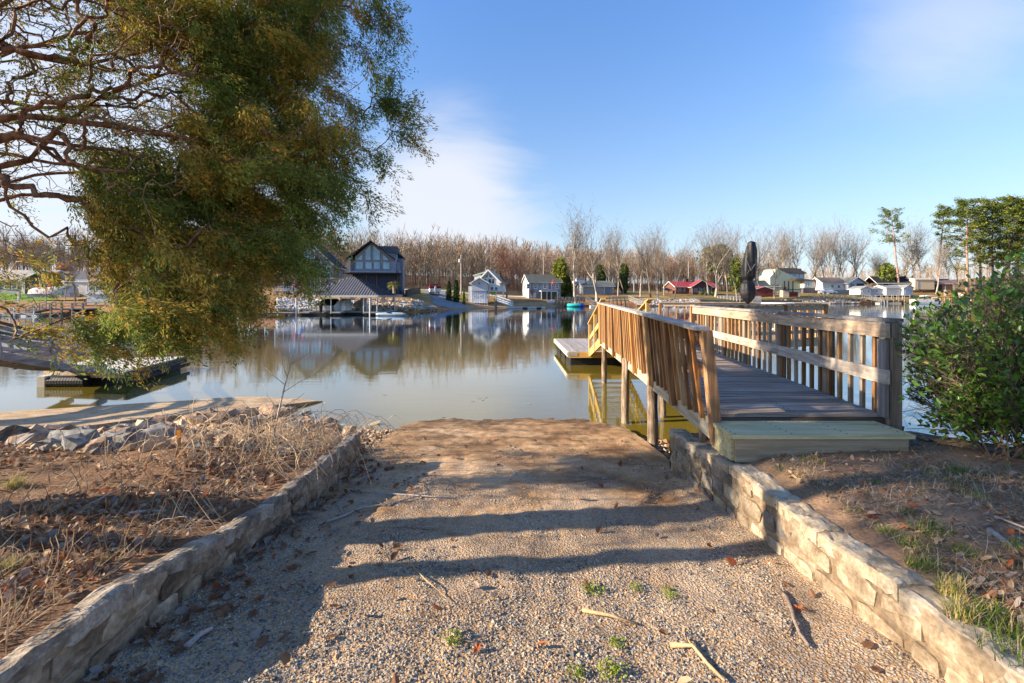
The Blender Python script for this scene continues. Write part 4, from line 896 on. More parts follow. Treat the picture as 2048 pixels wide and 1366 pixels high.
# a few large leaves on the ramp
def leaf(px, py, s, m, label, side='c'):
    p = gpx(px, py, side); b = MB(); n = 14; vs = [Vector((0, 0, .004))]
    for k in range(n):
        a = 2*PI*k/n; rr = s*(.5 if k % 2 else 1)*(1 if k else 1.2); vs.append(Vector((rr*math.cos(a), rr*.7*math.sin(a), .006+.02*abs(math.sin(a*2))*s/.05*.5)))
    b.add(vs, [(0, k+1, (k+1) % n+1) for k in range(n)]); o = b.build('fallen_leaf', m, loc=p+Vector((0, 0, .006))); o.rotation_euler = (R.uniform(-.2, .2), R.uniform(-.2, .2), R.uniform(0, 6)); tag(o, label, 'leaf')
leaf(447, 1185, .055, ML4[0], 'brown lobed oak leaf on the dark ramp by the left wall'); leaf(448, 1222, .055, ML4[0], 'brown oak leaf just below another by the left wall')
leaf(362, 1303, .06, ML4[0], 'dark red brown leaf touching the pale log piece'); leaf(760, 1135, .03, ML4[2], 'small orange leaf in the lit wedge of the ramp'); leaf(955, 1303, .035, ML4[2], 'upright orange brown leaf low on the ramp')
leaf(1044, 980, .04, ML4[1], 'yellowish tan leaf alone in the ramp middle'); leaf(1597, 1222, .035, ML4[2], 'orange leaf beside the curved grey stick'); leaf(1395, 985, .035, ML4[2], 'small orange leaf at the base of the right wall')
leaf(200, 985, .07, ML4[2], 'bright red brown leaf standing among the left bank litter', 'l'); leaf(130, 990, .07, ML4[1], 'pale curled leaf cluster left of the red leaf', 'l'); leaf(1745, 1040, .05, ML4[2], 'orange leaf lying behind the right wall cap', 'r')
# survey stake
p = gpx(358, 905, 'l'); stk = thing('survey_stake', 'rusty metal stake with orange tape standing in the left bank rocks', 'stake', p)
MB().box(-.016, .016, -.003, .003, -.05, .27).box(-.003, .003, .0035, .02, -.05, .268).build('post', mat('rust', (.10, .05, .03), (.24, .13, .07), sc=12, rough=.7), stk)
MB().box(-.019, .019, -.007, .006, .15, .22).build('tape', mat('orange_tape', (.62, .16, .02), (.55, .33, .03), sc=9, rough=.5), stk)
# bare sapling, bramble arches, weeds on the left bank
p = gpx(560, 905, 'l'); sap = thing('bare_sapling', 'slender bare sapling rising from the bramble beside the lake', 'sapling', p); t = MB()
def P_(px, py, D=None): return at(px, D or p.y, py)
main_ = [p+Vector((0, 0, -.03)), P_(548, 868), P_(558, 820), P_(570, 770), P_(582, 728), P_(590, 700)]
t.tube(main_, [.011, .010, .009, .007, .005, .003], 6)
for br in ([(558, 820), (530, 795), (515, 770)], [(566, 785), (595, 765), (625, 750)], [(575, 755), (560, 730), (555, 712)], [(582, 728), (600, 716), (612, 708)], [(553, 845), (525, 838), (500, 820)], [(570, 770), (545, 755), (520, 738)], [(580, 735), (572, 715), (578, 700)], [(560, 815), (590, 800), (600, 790)]):
    t.tube([P_(a, b_)+Vector((0, .05*i, 0)) for i, (a, b_) in enumerate(br)], [.004, .003, .0015], 4)
t.build('stem', mat('sapling_bark', (.30, .26, .22), (.48, .43, .38), sc=9), sap, world=True, smooth=True)
br_ = thing('dead_bramble', 'tangle of arching straw coloured bramble canes over the left wall end', 'bramble', (-2.6, 5.2, .7)); t = MB()
for k in range(380):
    x = R.gauss(-2.75, .5); y = R.gauss(5.3, .65)
    if x > -1.95: x = -1.98
    z = lz2(x, y); a = R.uniform(0, 6.28) if R.random() < .6 else R.gauss(-.3, .7); L_ = R.uniform(.25, .9); H = R.uniform(.06, .50); n = 7; pts = []
    for i in range(n+1):
        u = i/n; pts.append((x+math.cos(a)*L_*u+.03*math.sin(u*9+k), y+math.sin(a)*L_*u, z+H*4*u*(1-u)*(1 if i < n else 1)*(1.0)-.12*u*(k % 3 == 0)+.02*math.sin(u*7+k)))
    r0 = R.uniform(.0022, .0042); t.tube(pts, [r0*(1-.5*i/n) for i in range(n+1)], 3, cap=False)
for k in range(36):
    y = R.uniform(2.6, 5.3); x = -2.0+R.uniform(-.1, .05); z = left_z(-2, y)+.03; H = R.uniform(.05, .3); dr = R.uniform(.1, .4)
    pts = [(x-.2+.05*i+.0, y+.02*math.sin(i+k), z+H*math.sin(PI*min(i, 4)/5)-(dr*(i-4)/3 if i > 4 else 0)) if i < 5 else (x+.1+.04*(i-4), y+.02*math.sin(i+k), z+.05-dr*(i-4)/3) for i in range(8)]
    t.tube(pts, .0024, 3, cap=False)
canes = t.build('canes', [mat('cane', (.40, .28, .17), (.60, .46, .31), sc=12)], br_, world=True); canes['kind'] = 'stuff'
dw = thing('dry_weeds', 'thin upright dead weed stalks on the left bank foreground', 'weeds', (-3.2, 3.4, 1)); t = MB()
for k in range(120):
    y = R.uniform(1.7, 4.8); x = R.uniform(-1.12*y, -2.05); z = left_z(x, y); H = R.uniform(.06, .28); a = R.uniform(0, 6.28); l = R.uniform(.02, .16)
    pts = [(x+l*math.cos(a)*u+.02*math.sin(6*u+k), y+l*math.sin(a)*u, z+H*math.sin(u*1.7)) for u in (0, .25, .5, .75, 1)]; t.tube(pts, [.0032, .003, .0026, .002, .0014], 3, cap=False)
    if R.random() < .5:
        q = pts[2]; t.tube([q, (q[0]+R.uniform(-.08, .08), q[1]+R.uniform(-.05, .05), q[2]+.06)], [.0014, .0008], 3, cap=False)
o = t.build('stalks', MST[1], dw, world=True); o['kind'] = 'stuff'
# floating leaves on the water
fl_ = 0; FLL = ['in the middle of the cluster off the ramp', 'at the right end of the cluster off the ramp', 'alone between the cluster and the pier piles', 'at the left end of the cluster off the ramp', 'far left near the bramble tips', 'farthest out of the cluster off the ramp']
for px, py in ((958, 797), (972, 795), (1058, 808), (945, 803), (770, 790), (966, 800)):
    D = CAMH*F/(py-HOR); b = MB(); b.add([(0.05*math.cos(a), .03*math.sin(a), .003+.004*math.cos(a*2)) for a in (0, 1, 2, 3, 4, 5)], [(0, 1, 2, 3, 4, 5)]); o = b.build('floating_leaf', ML4[1], loc=((px-1024)*D/F, D, .003)); o.rotation_euler = (0, 0, px); tag(o, 'small pale leaf afloat '+FLL[fl_], 'leaf', 'leaves floating off the ramp'); fl_ += 1
# ---------------------------------------------------------------- the evergreen shrub on the right
sh = thing('evergreen_shrub', 'broad leafed evergreen shrub leaning over the right bank edge', 'shrub', (4.55, 3.3, 1.0))
MLF = [mat('shrub_leaf_dark', (.045, .12, .018), (.09, .20, .03), sc=6, rough=.32, trans=.22, spec=.6), mat('shrub_leaf_mid', (.09, .21, .025), (.17, .32, .04), sc=6, rough=.32, trans=.3, spec=.6), mat('shrub_leaf_yellow', (.28, .30, .05), (.40, .40, .10), sc=6, rough=.4, trans=.35)]
mbk = mat('shrub_bark', (.09, .065, .05), (.18, .14, .11), sc=9)
stm = MB(); LP = []; LD = []
base_ = [(3.92, 3.72), (4.0, 3.66), (4.12, 3.62), (4.3, 3.55), (4.5, 3.42), (4.75, 3.3), (5.1, 3.1), (5.5, 2.9), (4.15, 3.7)]
SHP = [(1915, 588), (1850, 622), (1815, 640), (1792, 672), (1800, 720), (1815, 760), (1800, 792), (1835, 835), (1865, 880), (1920, 915), (2000, 932), (2300, 960), (2300, 470), (2090, 505), (2030, 528), (1960, 560)]
SHC = Vector((4.95, 3.15, 1.9))
def twig(p, d, L_, r, depth):
    n = 5; pts = [p]; rs = [r]
    for i in range(n):
        d = (d+Vector((R.gauss(0, .12), R.gauss(0, .12), R.gauss(.03, .08)))).normalized(); p = p+d*(L_/n); pts.append(p); rs.append(r*(1-.6*(i+1)/n))
        if depth < 2 and i >= (1 if depth else 0):
            for _ in range(2 if depth else 3):
                dd = (d+Vector((R.gauss(0, .6), R.gauss(0, .6), R.gauss(.05, .45)))).normalized(); twig(p, dd, L_*R.uniform(.35, .6), r*.5, depth+1)
        if depth >= 1:
            for _ in range(4 if depth == 2 else 3): 
                LP.append(p+Vector((R.gauss(0, .022), R.gauss(0, .022), R.gauss(0, .022)))); LD.append((d+Vector((R.gauss(0, .6), R.gauss(0, .6), R.gauss(.1, .5)))).normalized())
    kp = [q for q in pts if inside(SHP, 1024+F*q.x/q.y, HOR+(CAMH-q.z)*F/q.y) or q.z < 1.3]
    if len(kp) > 1: stm.tube(kp, [q*(.55 if depth > 1 else 1) for q in rs[:len(kp)]], 4 if depth < 2 else 3, cap=False)
for k in range(62):
    bx, by = R.choice(base_); ty = R.uniform(3.45, 4.7); tx = R.uniform(3.35, 5.9)
    if tx < .865*ty: tx = .865*ty+.05
    tgt = Vector((tx, ty, R.uniform(1.25, 2.35)+min(.25, max(0, (tx-.9*ty))*.30)))
    p = Vector((bx, by, right_z(bx, by)-.03)); d = (tgt-p); L_ = d.length*.82; dd = (d.normalized()+Vector((0, 0, .18))).normalized(); twig(p, dd, L_, .009, 0)
o = stm.build('stems', mbk, sh, world=True); o['kind'] = 'stuff'
LP = np.array(LP); LD = np.array(LD)
keep = np.array([inside(SHP, 1024+F*q[0]/q[1]+55*fnoise(q[1], q[2], 3.5, 2, 3)-10, HOR+(CAMH-q[2])*F/q[1]+40*fnoise(q[0], q[1], 4, 2, 8)) and q[1] > 3.0 and fnoise(q[0]*1.0, q[2]+q[1], 4.5, 2, 6) > -.27 for q in LP]); LP = LP[keep]; LD = LD[keep]
print('shrub leaves', len(LP))
if len(LP) > 16500: idx = RNG.choice(len(LP), 16500, replace=False); LP = LP[idx]; LD = LD[idx]
lt = [(0,0,0),(.35,-.22,.05),(.75,-.20,.05),(1,0,0),(.75,.20,.05),(.35,.22,.05),(.5,0,-.02)]; ltf = [(0,1,6),(1,2,6),(2,3,6),(3,4,6),(4,5,6),(5,0,6)]
leafm = []
for m in MLF:
    b = MB(); b.add(lt, ltf); me = bpy.data.meshes.new('leaf'); me.from_pydata(b.v, [], b.f); me.materials.append(m); me.polygons.foreach_set('use_smooth', [True]*6); leafm.append(me)
dist = np.linalg.norm(LP-np.array((0, 0, CAMH)), axis=1); order = np.argsort(dist+.25*RNG.random(len(dist))+np.where(LP[:, 0] > LP[:, 1]*1.12, 5, 0))
for i in order[:298]:
    o = link('leaf', leafm[R.choices((0, 1, 2), (5, 5, 1))[0]], sh, loc=Vector(LP[i])-Vector((4.55, 3.3, 1.0))); s = R.uniform(.040, .075); o.scale = (s, s, s)
    q = Vector(LD[i]).to_track_quat('X', 'Z').to_euler(); o.rotation_euler = (q.x+R.uniform(-.8, .8), q.y, q.z)
ro = order[298:]; n = len(ro); T_ = np.array(lt); Pq = LP[ro]; Dq = LD[ro]
rnd = RNG.normal(0, 1, (n, 3))*.7+np.array((0, 0, 1.)); Sd = np.cross(rnd, Dq); Sd /= np.linalg.norm(Sd, axis=1, keepdims=True)+1e-9; Uq = np.cross(Dq, Sd); sc_ = RNG.uniform(.034, .070, (n, 1, 1))
V = Pq[:, None]+sc_*(T_[None, :, 0:1]*Dq[:, None]+T_[None, :, 1:2]*Sd[:, None]+T_[None, :, 2:3]*Uq[:, None])
Fz = (np.array(ltf)[None]+np.arange(n)[:, None, None]*7).reshape(-1, 3)
o = npmesh('leaves', V.reshape(-1, 3), Fz, MLF, sh, smooth=True, mi=np.repeat(RNG.choice(3, n, p=[.5, .43, .07]), 6)); o['kind'] = 'stuff'
# ---------------------------------------------------------------- the red cedar at the left
def cedar():
    T0 = Vector((-5.0, 2.85, .95)); t = thing('red_cedar', 'large red cedar reaching in from the left with drooping sprays and golden tips', 'tree', T0)
    mb_ = mat('cedar_bark', (.12, .055, .03), (.26, .135, .08), (.38, .24, .155), sc=4, st=(6, 6, 1.3), bump=.9, bd=.02, fine=.2)
    mbt = mat('cedar_twig', (.16, .10, .07), (.30, .20, .14), (.40, .30, .22), sc=6, bump=.4, fine=.15)
    nodes = []; par = []; 
    def add(p, pa): nodes.append(Vector(p)); par.append(pa); return len(nodes)-1
    def chain(pts, pa, step=.14, wob=.015):
        for a in pts:
            a = Vector(a); st = nodes[pa]; n = max(1, int((a-st).length/step)); 
            for i in range(1, n+1):
                q = st.lerp(a, i/n)
                if i < n: q += Vector((R.gauss(0, wob), R.gauss(0, wob), R.gauss(0, wob)))
                pa = add(q, pa)
        return pa
    root = add(T0+Vector((0, 0, -.25)), -1)
    trunk = chain([(-4.98, 2.86, 2.0), (-4.9, 2.9, 3.3), (-4.95, 2.9, 5.0), (-4.9, 2.8, 7.4), (-4.9, 2.8, 10)], root, .2, .012)
    tr2 = chain([(-5.05, 2.25, 1.7), (-5.1, 2.15, 3), (-5.0, 2.1, 5), (-4.8, 2.0, 7.5)], root, .2, .012)
    def near(z): 
        return min(range(len(nodes)), key=lambda i: (nodes[i]-Vector((-4.95, 2.87, z))).length)
    A = lambda px, py, D: at(px, D, py)
    limbs = [(3.2, [A(-60, 240, 3.9), A(90, 235, 4.0), A(210, 250, 4.1), A(380, 278, 4.3), A(480, 272, 4.5), A(560, 215, 4.7)]),
             (3.0, [A(-60, 345, 3.9), A(60, 320, 4.1), A(120, 255, 4.3), A(200, 195, 4.5), A(310, 155, 4.8), (A(430, 118, 5.1)), A(560, 60, 5.4)]),
             (2.9, [A(-80, 420, 4.0), A(40, 390, 4.2), A(150, 395, 4.4), A(230, 440, 4.6), A(270, 470, 4.7), A(330, 520, 4.7)]),
             (3.4, [A(-40, 205, 4.2), A(120, 215, 4.5), A(260, 205, 4.8), A(400, 235, 5.1), A(520, 330, 5.2), A(600, 420, 5.2)]),
             (3.8, [A(-40, 120, 4.1), A(110, 80, 4.4), A(240, 50, 4.7), A(360, 60, 5.0), A(560, 120, 5.4), A(660, 180, 5.5), A(760, 215, 5.6)]),
             (3.1, [A(-50, 300, 4.4), A(150, 330, 4.8), A(330, 350, 5.0), A(480, 400, 5.1), A(560, 480, 5.0)]),
             (4.6, [A(-40, 20, 4.3), A(150, -40, 4.7), A(400, -60, 5.0), A(620, -20, 5.3), A(700, 60, 5.4), A(760, 90, 5.4)]),
             (2.8, [A(-70, 380, 4.3), A(70, 350, 4.5), A(200, 345, 4.7), A(300, 400, 4.7), A(360, 520, 4.5), A(410, 590, 4.4)]),
             (4.2, [A(-40, 60, 3.8), A(60, 110, 4.0), A(160, 130, 4.3), A(300, 100, 4.6), A(450, 20, 4.9)]),
             (3.3, [A(-60, 290, 3.7), A(30, 270, 3.8), A(140, 290, 3.9), A(230, 300, 4.1), A(340, 310, 4.3)])]
    for z, pts in limbs: chain(pts, near(z), .14, .010)
    for k in range(16):       # limbs of the part of the crown outside the picture
        a = R.uniform(0, 6.28); z = R.uniform(4.0, 8); r = (9.6-z)*.62; p1 = Vector((-5+math.cos(a)*r*.5, 2.8+math.sin(a)*r*.5, z+.1)); p2 = Vector((-5+math.cos(a)*r, 2.8+math.sin(a)*r, z+.2))
        if not (p2.y > .3 and p2.x > -1.2*p2.y-.5 and p2.z < 2.35+.70*p2.y+.3) and not (p1.y > .3 and p1.x > -1.2*p1.y-.3 and p1.z < 2.35+.68*p1.y+.3): chain([p1, p2], near(z-.3), .2, .03)
    poly = [(255, -60), (697, -60), (687, 20), (674, 90), (702, 130), (662, 160), (707, 190), (744, 225), (724, 262), (744, 300), (700, 330), (730, 385), (684, 425), (637, 470), (597, 520), (587, 555), (548, 580), (523, 605), (488, 620), (478, 665), (425, 700), (370, 680), (300, 700), (285, 640), (240, 700), (215, 655), (230, 590), (225, 530), (200, 440), (180, 395), (160, 340), (250, 275), (335, 290), (430, 300), (500, 250), (430, 215), (330, 130), (245, 90)]
    att = []
    def dep(px, py):
        # the outer face of the crown is a rounded shell; the hanging skirt is nearer than the top
        base = 4.35+.9*max(0, min(1, (px-150)/600))+(.35 if py < 250 else 0)-(.45 if py > 560 else 0)
        return base+R.uniform(-.6, .75)
    def branchlet(tip, kd, L_=None, n=None):
        """a drooping branchlet ending at tip: attraction points along it"""
        L_ = L_ or R.uniform(.3, .75); out = Vector((1, .35, 0)).normalized(); d = (out*R.uniform(.2, 1)+Vector((R.gauss(0, .3), R.gauss(0, .4), R.uniform(-1.1, .15)))).normalized()
        n = n or max(3, int(L_/.11)); g = R.random(); side = Vector((R.gauss(0, .06), R.gauss(0, .06), 0))
        for i in range(n):
            u = i/(n-1); q = tip-d*L_*(1-u)+Vector((0, 0, .16*L_*math.sin(u*PI)))+side*math.sin(u*3); att.append((q, kd, d, u))
    cnt_ = 0
    while cnt_ < 500:
        px, py = R.uniform(120, 800), R.uniform(-60, 725)
        if not inside(poly, px, py): continue
        if py > 520 and R.random() < .25: continue
        if py > 380 and px < 215+30*(py > 560): continue
        if px < 430 and 90 < py < 330 and R.random() < .8: continue
        if fnoise(px, py, .016, 3, 5) < -.09: continue
        branchlet(A(px, py, dep(px, py)), 1, R.uniform(.2, .35) if px < 330 else None); cnt_ += 1
    for px, py in ((790, 48), (806, 62), (780, 88), (760, 120), (828, 200), (838, 232), (835, 262), (800, 262), (842, 290), (815, 240), (770, 178), (750, 92), (798, 205), (785, 330), (770, 400), (725, 5), (795, 212), (775, 80), (690, 480), (640, 540), (220, 715), (236, 722), (402, 705), (205, 690), (460, 690), (250, 700), (330, 700), (420, 640), (672, 520), (615, 580), (545, 630), (500, 665), (285, 735), (300, 690), (180, 660), (735, 40), (790, 360), (745, 440)):
        branchlet(A(px, py, 5.0 if px > 600 else 4.3), 2, R.uniform(.4, .65), 6)
    cnt_ = 0
    while cnt_ < 60:
        px, py = R.uniform(260, 560), R.uniform(560, 700)
        if inside(poly, px, py): branchlet(A(px, py, R.uniform(4.0, 4.9)), 1, R.uniform(.25, .5)); cnt_ += 1
    for k in range(62):
        px, py = R.uniform(440, 655), R.uniform(420, 600)
        if py < 600-.55*(px-560) or px < 560: branchlet(A(px, py, R.uniform(4.4, 5.4)), 1, R.uniform(.25, .55))
    for k in range(66):     # sparse foliage upper left and at the left edge
        if k < 55: px, py = R.uniform(-60, 330), R.uniform(-60, 300)
        else: px, py = R.uniform(-60, 165), R.uniform(380, 640)
        branchlet(A(px, py, R.uniform(4.0, 5.4)), 2 if k % 3 else 0, None, 4)
    for k in range(1900): px, py = R.uniform(-60, 400), R.uniform(-60, 400); att.append((A(px, py, R.uniform(3.7, 5.6)), 0, Vector((1, 0, 0)), .5))
    for k in range(60): px, py = R.uniform(-60, 180), R.uniform(420, 640); att.append((A(px, py, R.uniform(3.9, 4.8)), 0, Vector((1, 0, -1)), .5))
    k = 0
    while k < 520:            # the rest of the crown, over and behind the camera's left
        v = Vector((R.gauss(0, 1), R.gauss(0, 1), R.gauss(0, 1))).normalized()*R.uniform(.55, 1); p = Vector((-5, 2.6, 6.6))+Vector((v.x*3.7, v.y*4.0, v.z*3.4))
        if p.z < 4.0 or (p.y > .2 and p.x > -1.17*p.y-1.0 and p.z < 2.35+.665*p.y+.85): continue
        if p.y < 3.3 and p.z < 4.6 and R.random() < .7: continue
        att.append((p, 3, Vector((v.x, v.y, -.2)), .5)); k += 1
    tp = Vector((-4.9, 2.85, 3.6)); att.sort(key=lambda q: (q[0]-tp).length)
    NP = np.zeros((90000, 3)); nn = len(nodes); NP[:nn] = [tuple(q) for q in nodes]; leafpts = []
    for p, kd, bd_, bu in att:
        pv = np.array(p); d = np.linalg.norm(NP[:nn]-pv, axis=1); 
        # prefer attachment points that lie nearer the trunk
        td = np.linalg.norm(NP[:nn]-np.array(tp), axis=1); sc = d+.45*np.maximum(0, td-np.linalg.norm(pv-np.array(tp))+.1)
        j = int(np.argmin(sc)); a = nodes[j]; L_ = (p-a).length; ns = max(2, int(L_/.11)); pa = j; sag = R.uniform(-.18, .10)*L_; side = Vector((R.gauss(0, .10), R.gauss(0, .10), 0))*L_
        for i in range(1, ns+1):
            u = i/ns; q = a.lerp(p, u)+side*(4*u*(1-u))+Vector((0, 0, sag*4*u*(1-u)))
            if kd == 0: q += Vector((R.gauss(0, .012), R.gauss(0, .012), R.gauss(0, .012)))
            pa = add(q, pa)
            NP[len(nodes)-1] = tuple(q)
        nn = len(nodes); leafpts.append((pa, kd, bd_))
    nn = len(nodes); cntc = [0]*nn; kids = [[] for _ in range(nn)]
    for i in range(1, nn): kids[par[i]].append(i)
    for i in range(nn-1, -1, -1):
        if not kids[i]: cntc[i] = 1
        if par[i] >= 0: cntc[par[i]] += cntc[i]
    rad = [min(.042, .0027*(c**.45)) for c in cntc]
    for i in range(root, trunk+1): rad[i] = max(.10, .24-.02*(nodes[i].z-1))
    for i in range(trunk+1, tr2+1): rad[i] = max(.06, .13-.01*(nodes[i].z-1))
    tw = MB(); bk = MB()
    # strands: follow the thickest child
    done = set()
    def strand(i):
        stack = [i]
        while stack:
            s_ = stack.pop(); pts = []; rs = []
            if par[s_] >= 0: pts.append(nodes[par[s_]]); rs.append(min(rad[par[s_]], rad[s_]*1.25))
            c = s_
            while 1:
                pts.append(nodes[c]); rs.append(rad[c]); ks = sorted(kids[c], key=lambda q: -cntc[q])
                if not ks: break
                stack += ks[1:]; c = ks[0]
            (bk if rs[0] > .014 else tw).tube(pts, rs, 8 if rs[0] > .05 else (6 if rs[0] > .014 else 3), cap=False)
    strand(root)
    bk.build('trunk', mb_, t, world=True, smooth=True)
    q = tw.build('branches', mbt, t, world=True, smooth=True); q['kind'] = 'stuff'
    # foliage: sprays of short scaly shoots
    def spray(seed, n=30, L_=.20):
        r = np.random.default_rng(seed); vs = []; fs = []
        for k in range(n):
            u = r.random()**.8; s = Vector((u*L_, r.normal(0, .022)*(1+u), -u*u*.05+r.normal(0, .018)))
            d = Vector((1, r.normal(0, .55), r.normal(-.12, .42))).normalized(); l = r.uniform(.024, .052); w = r.uniform(.0038, .0062)
            sd = d.cross(Vector((r.normal(), r.normal(), 1))).normalized(); up = sd.cross(d); o = len(vs)
            vs += [s, s+d*l*.45+sd*w, s+d*l, s+d*l*.45-sd*w+up*w*.5]
            fs += [(o, o+1, o+2), (o, o+2, o+3)]
        return np.array([tuple(v) for v in vs]), np.array(fs)
    SP = [spray(s) for s in range(6)]; AV = []; AF = []; AM = []; off = 0
    for pa, kd, bd_ in leafpts:
        if kd == 0: continue
        base = nodes[pa]; out = (base-Vector((-4.6, 2.9, base.z+.6)))
        gold = fnoise(base.x*1.0, base.z*1.0, 1.7, 3, 14)+.25*fnoise(base.x, base.y+base.z, 6, 2, 3) > .04
        n = {1: 7, 2: 4, 3: 5}[kd]; spread = {1: .045, 2: .03, 3: .20}[kd]; bigf = 1.0 if kd < 3 else 2.6
        for k in range(n):
            jn = pa
            for _ in range(R.randrange(0, 4 if kd == 1 else 3)): jn = par[jn] if par[jn] > 0 else jn
            b0 = nodes[jn]+Vector((R.gauss(0, spread*.5), R.gauss(0, spread*.5), R.gauss(-spread*.3, spread*.5)))
            d = (bd_*1.0+Vector((R.gauss(0, .5), R.gauss(0, .5), R.gauss(-.15, .4)))).normalized()
            sv, sf = SP[R.randrange(6)]; up = Vector((R.gauss(0, .5), R.gauss(0, .5), 1)); sd = d.cross(up).normalized(); u2 = sd.cross(d); M3 = np.array([tuple(d), tuple(sd), tuple(u2)])*(R.uniform(.8, 1.2)*bigf)
            AV.append(sv @ M3+np.array(b0)); AF.append(sf+off); off += len(sv)
            g = 2 if (gold and R.random() < .7) or R.random() < .04 else (0 if R.random() < .55 else 1); mm = np.full(len(sf), g)
            if g == 2: mm[::3] = 1; mm[1::3] = np.where(np.arange(len(mm[1::3])) % 2, 2, 3)
            AM.append(mm)
    V = np.concatenate(AV); Fz = np.concatenate(AF); print('cedar tris', len(Fz), 'nodes', nn)
    mc = [mat('cedar_green_dark', (.095, .15, .035), (.165, .23, .055), sc=5, trans=.35, rough=.6), mat('cedar_green', (.22, .28, .055), (.34, .40, .09), sc=5, trans=.4, rough=.6), mat('cedar_gold', (.52, .30, .045), (.70, .45, .09), sc=5, trans=.3, rough=.6), mat('cedar_rust', (.36, .19, .035), (.52, .30, .06), sc=5, trans=.3, rough=.6)]
    o = npmesh('foliage', V, Fz, mc, t, mi=np.concatenate(AM)); o['kind'] = 'stuff'
cedar()
# ---------------------------------------------------------------- houses, boats and docks on the far shore
MP = {}
def paint(n, c, v=.12, rough=.7, **k):
    if n not in MP: MP[n] = mat('paint_'+n, tuple(x*(1-v) for x in c), tuple(min(.9, x*(1+v)) for x in c), sc=2.5, bump=.15, rough=rough, **k)
    return MP[n]
def siding(n, c):
    """lapped boards as relief lines"""
    if n in MP: return MP[n]
    m = mat('siding_'+n, tuple(x*.9 for x in c), tuple(min(.9, x*1.1) for x in c), sc=2.0, bump=.1, rough=.7); t = m.node_tree; N = t.nodes; L = t.links
    tx = N.new('ShaderNodeTexCoord'); sp = N.new('ShaderNodeSeparateXYZ'); L.new(tx.outputs['Object'], sp.inputs[0]); fr = N.new('ShaderNodeMath'); fr.operation = 'FRACT'; mu = N.new('ShaderNodeMath'); mu.operation = 'MULTIPLY'; mu.inputs[1].default_value = 5; L.new(sp.outputs[2], mu.inputs[0]); L.new(mu.outputs[0], fr.inputs[0])
    bp = N.new('ShaderNodeBump'); bp.inputs['Strength'].default_value = .8; bp.inputs['Distance'].default_value = .03; L.new(fr.outputs[0], bp.inputs['Height']); L.new(bp.outputs[0], N['Principled BSDF'].inputs['Normal']); MP[n] = m; return m
def roofm(n, c): return mat('roof_'+n, tuple(x*.75 for x in c), c, tuple(x*1.3 for x in c), sc=2.2, st=(1, 1, 3), bump=.4, bd=.04, rough=.85, fine=.2)
GLS = mat('window_glass', (.02, .03, .045), (.05, .07, .09), sc=.6, rough=.05, bump=0, spec=1.0)
GLB = mat('window_glass_blue', (.08, .24, .36), (.18, .42, .54), sc=.8, rough=.04, bump=0, spec=1.0)
CUR = mat('window_curtain', (.4, .42, .42), (.6, .62, .6), sc=2, rough=.3, bump=0)
WHT = paint('trim_white', (.74, .74, .73), .05)
DRK = paint('dark', (.035, .035, .04), .2)
def win(parent, face, u, z, w, h, off, fr=WHT, gl=GLS, mx=1, my=1, name='window', t=.09, shutters=None):
    """window in a wall: face f = front (-y), l = left (-x), r = right (+x); off = position of that wall"""
    def P(a, b_, d):     # a along wall, b up, d outward
        return {'f': (a, off-d, b_), 'l': (off-d, -a, b_), 'r': (off+d, a, b_), 'b': (-a, off+d, b_)}[face]
    def bx(mb, a0, a1, b0, b1, d0, d1):
        p, q = P(a0, b0, d0), P(a1, b1, d1); mb.box(min(p[0], q[0]), max(p[0], q[0]), min(p[1], q[1]), max(p[1], q[1]), min(p[2], q[2]), max(p[2], q[2]))
    m = MB(); x0, x1 = u-w/2, u+w/2
    bx(m, x0-t, x0, z-t, z+h+t, -.05, .07); bx(m, x1, x1+t, z-t, z+h+t, -.05, .07); bx(m, x0, x1, z-t, z, -.05, .08); bx(m, x0, x1, z+h, z+h+t, -.05, .07)
    for i in range(1, mx): xx = x0+w*i/mx; bx(m, xx-.03, xx+.03, z, z+h, 0, .055)
    for j in range(1, my): zz_ = z+h*j/my; bx(m, x0, x1, zz_-.03, zz_+.03, 0, .05)
    f = m.build(name, fr, parent); m = MB(); bx(m, x0, x1, z, z+h, -.04, .03); m.build('pane', gl, f)
    if shutters:
        for s in (-1, 1):
            m = MB(); c = u+s*(w/2+t+.2); bx(m, c-.17, c+.17, z-.03, z+h+.03, 0, .06); m.build('shutter', shutters, parent)
    return f
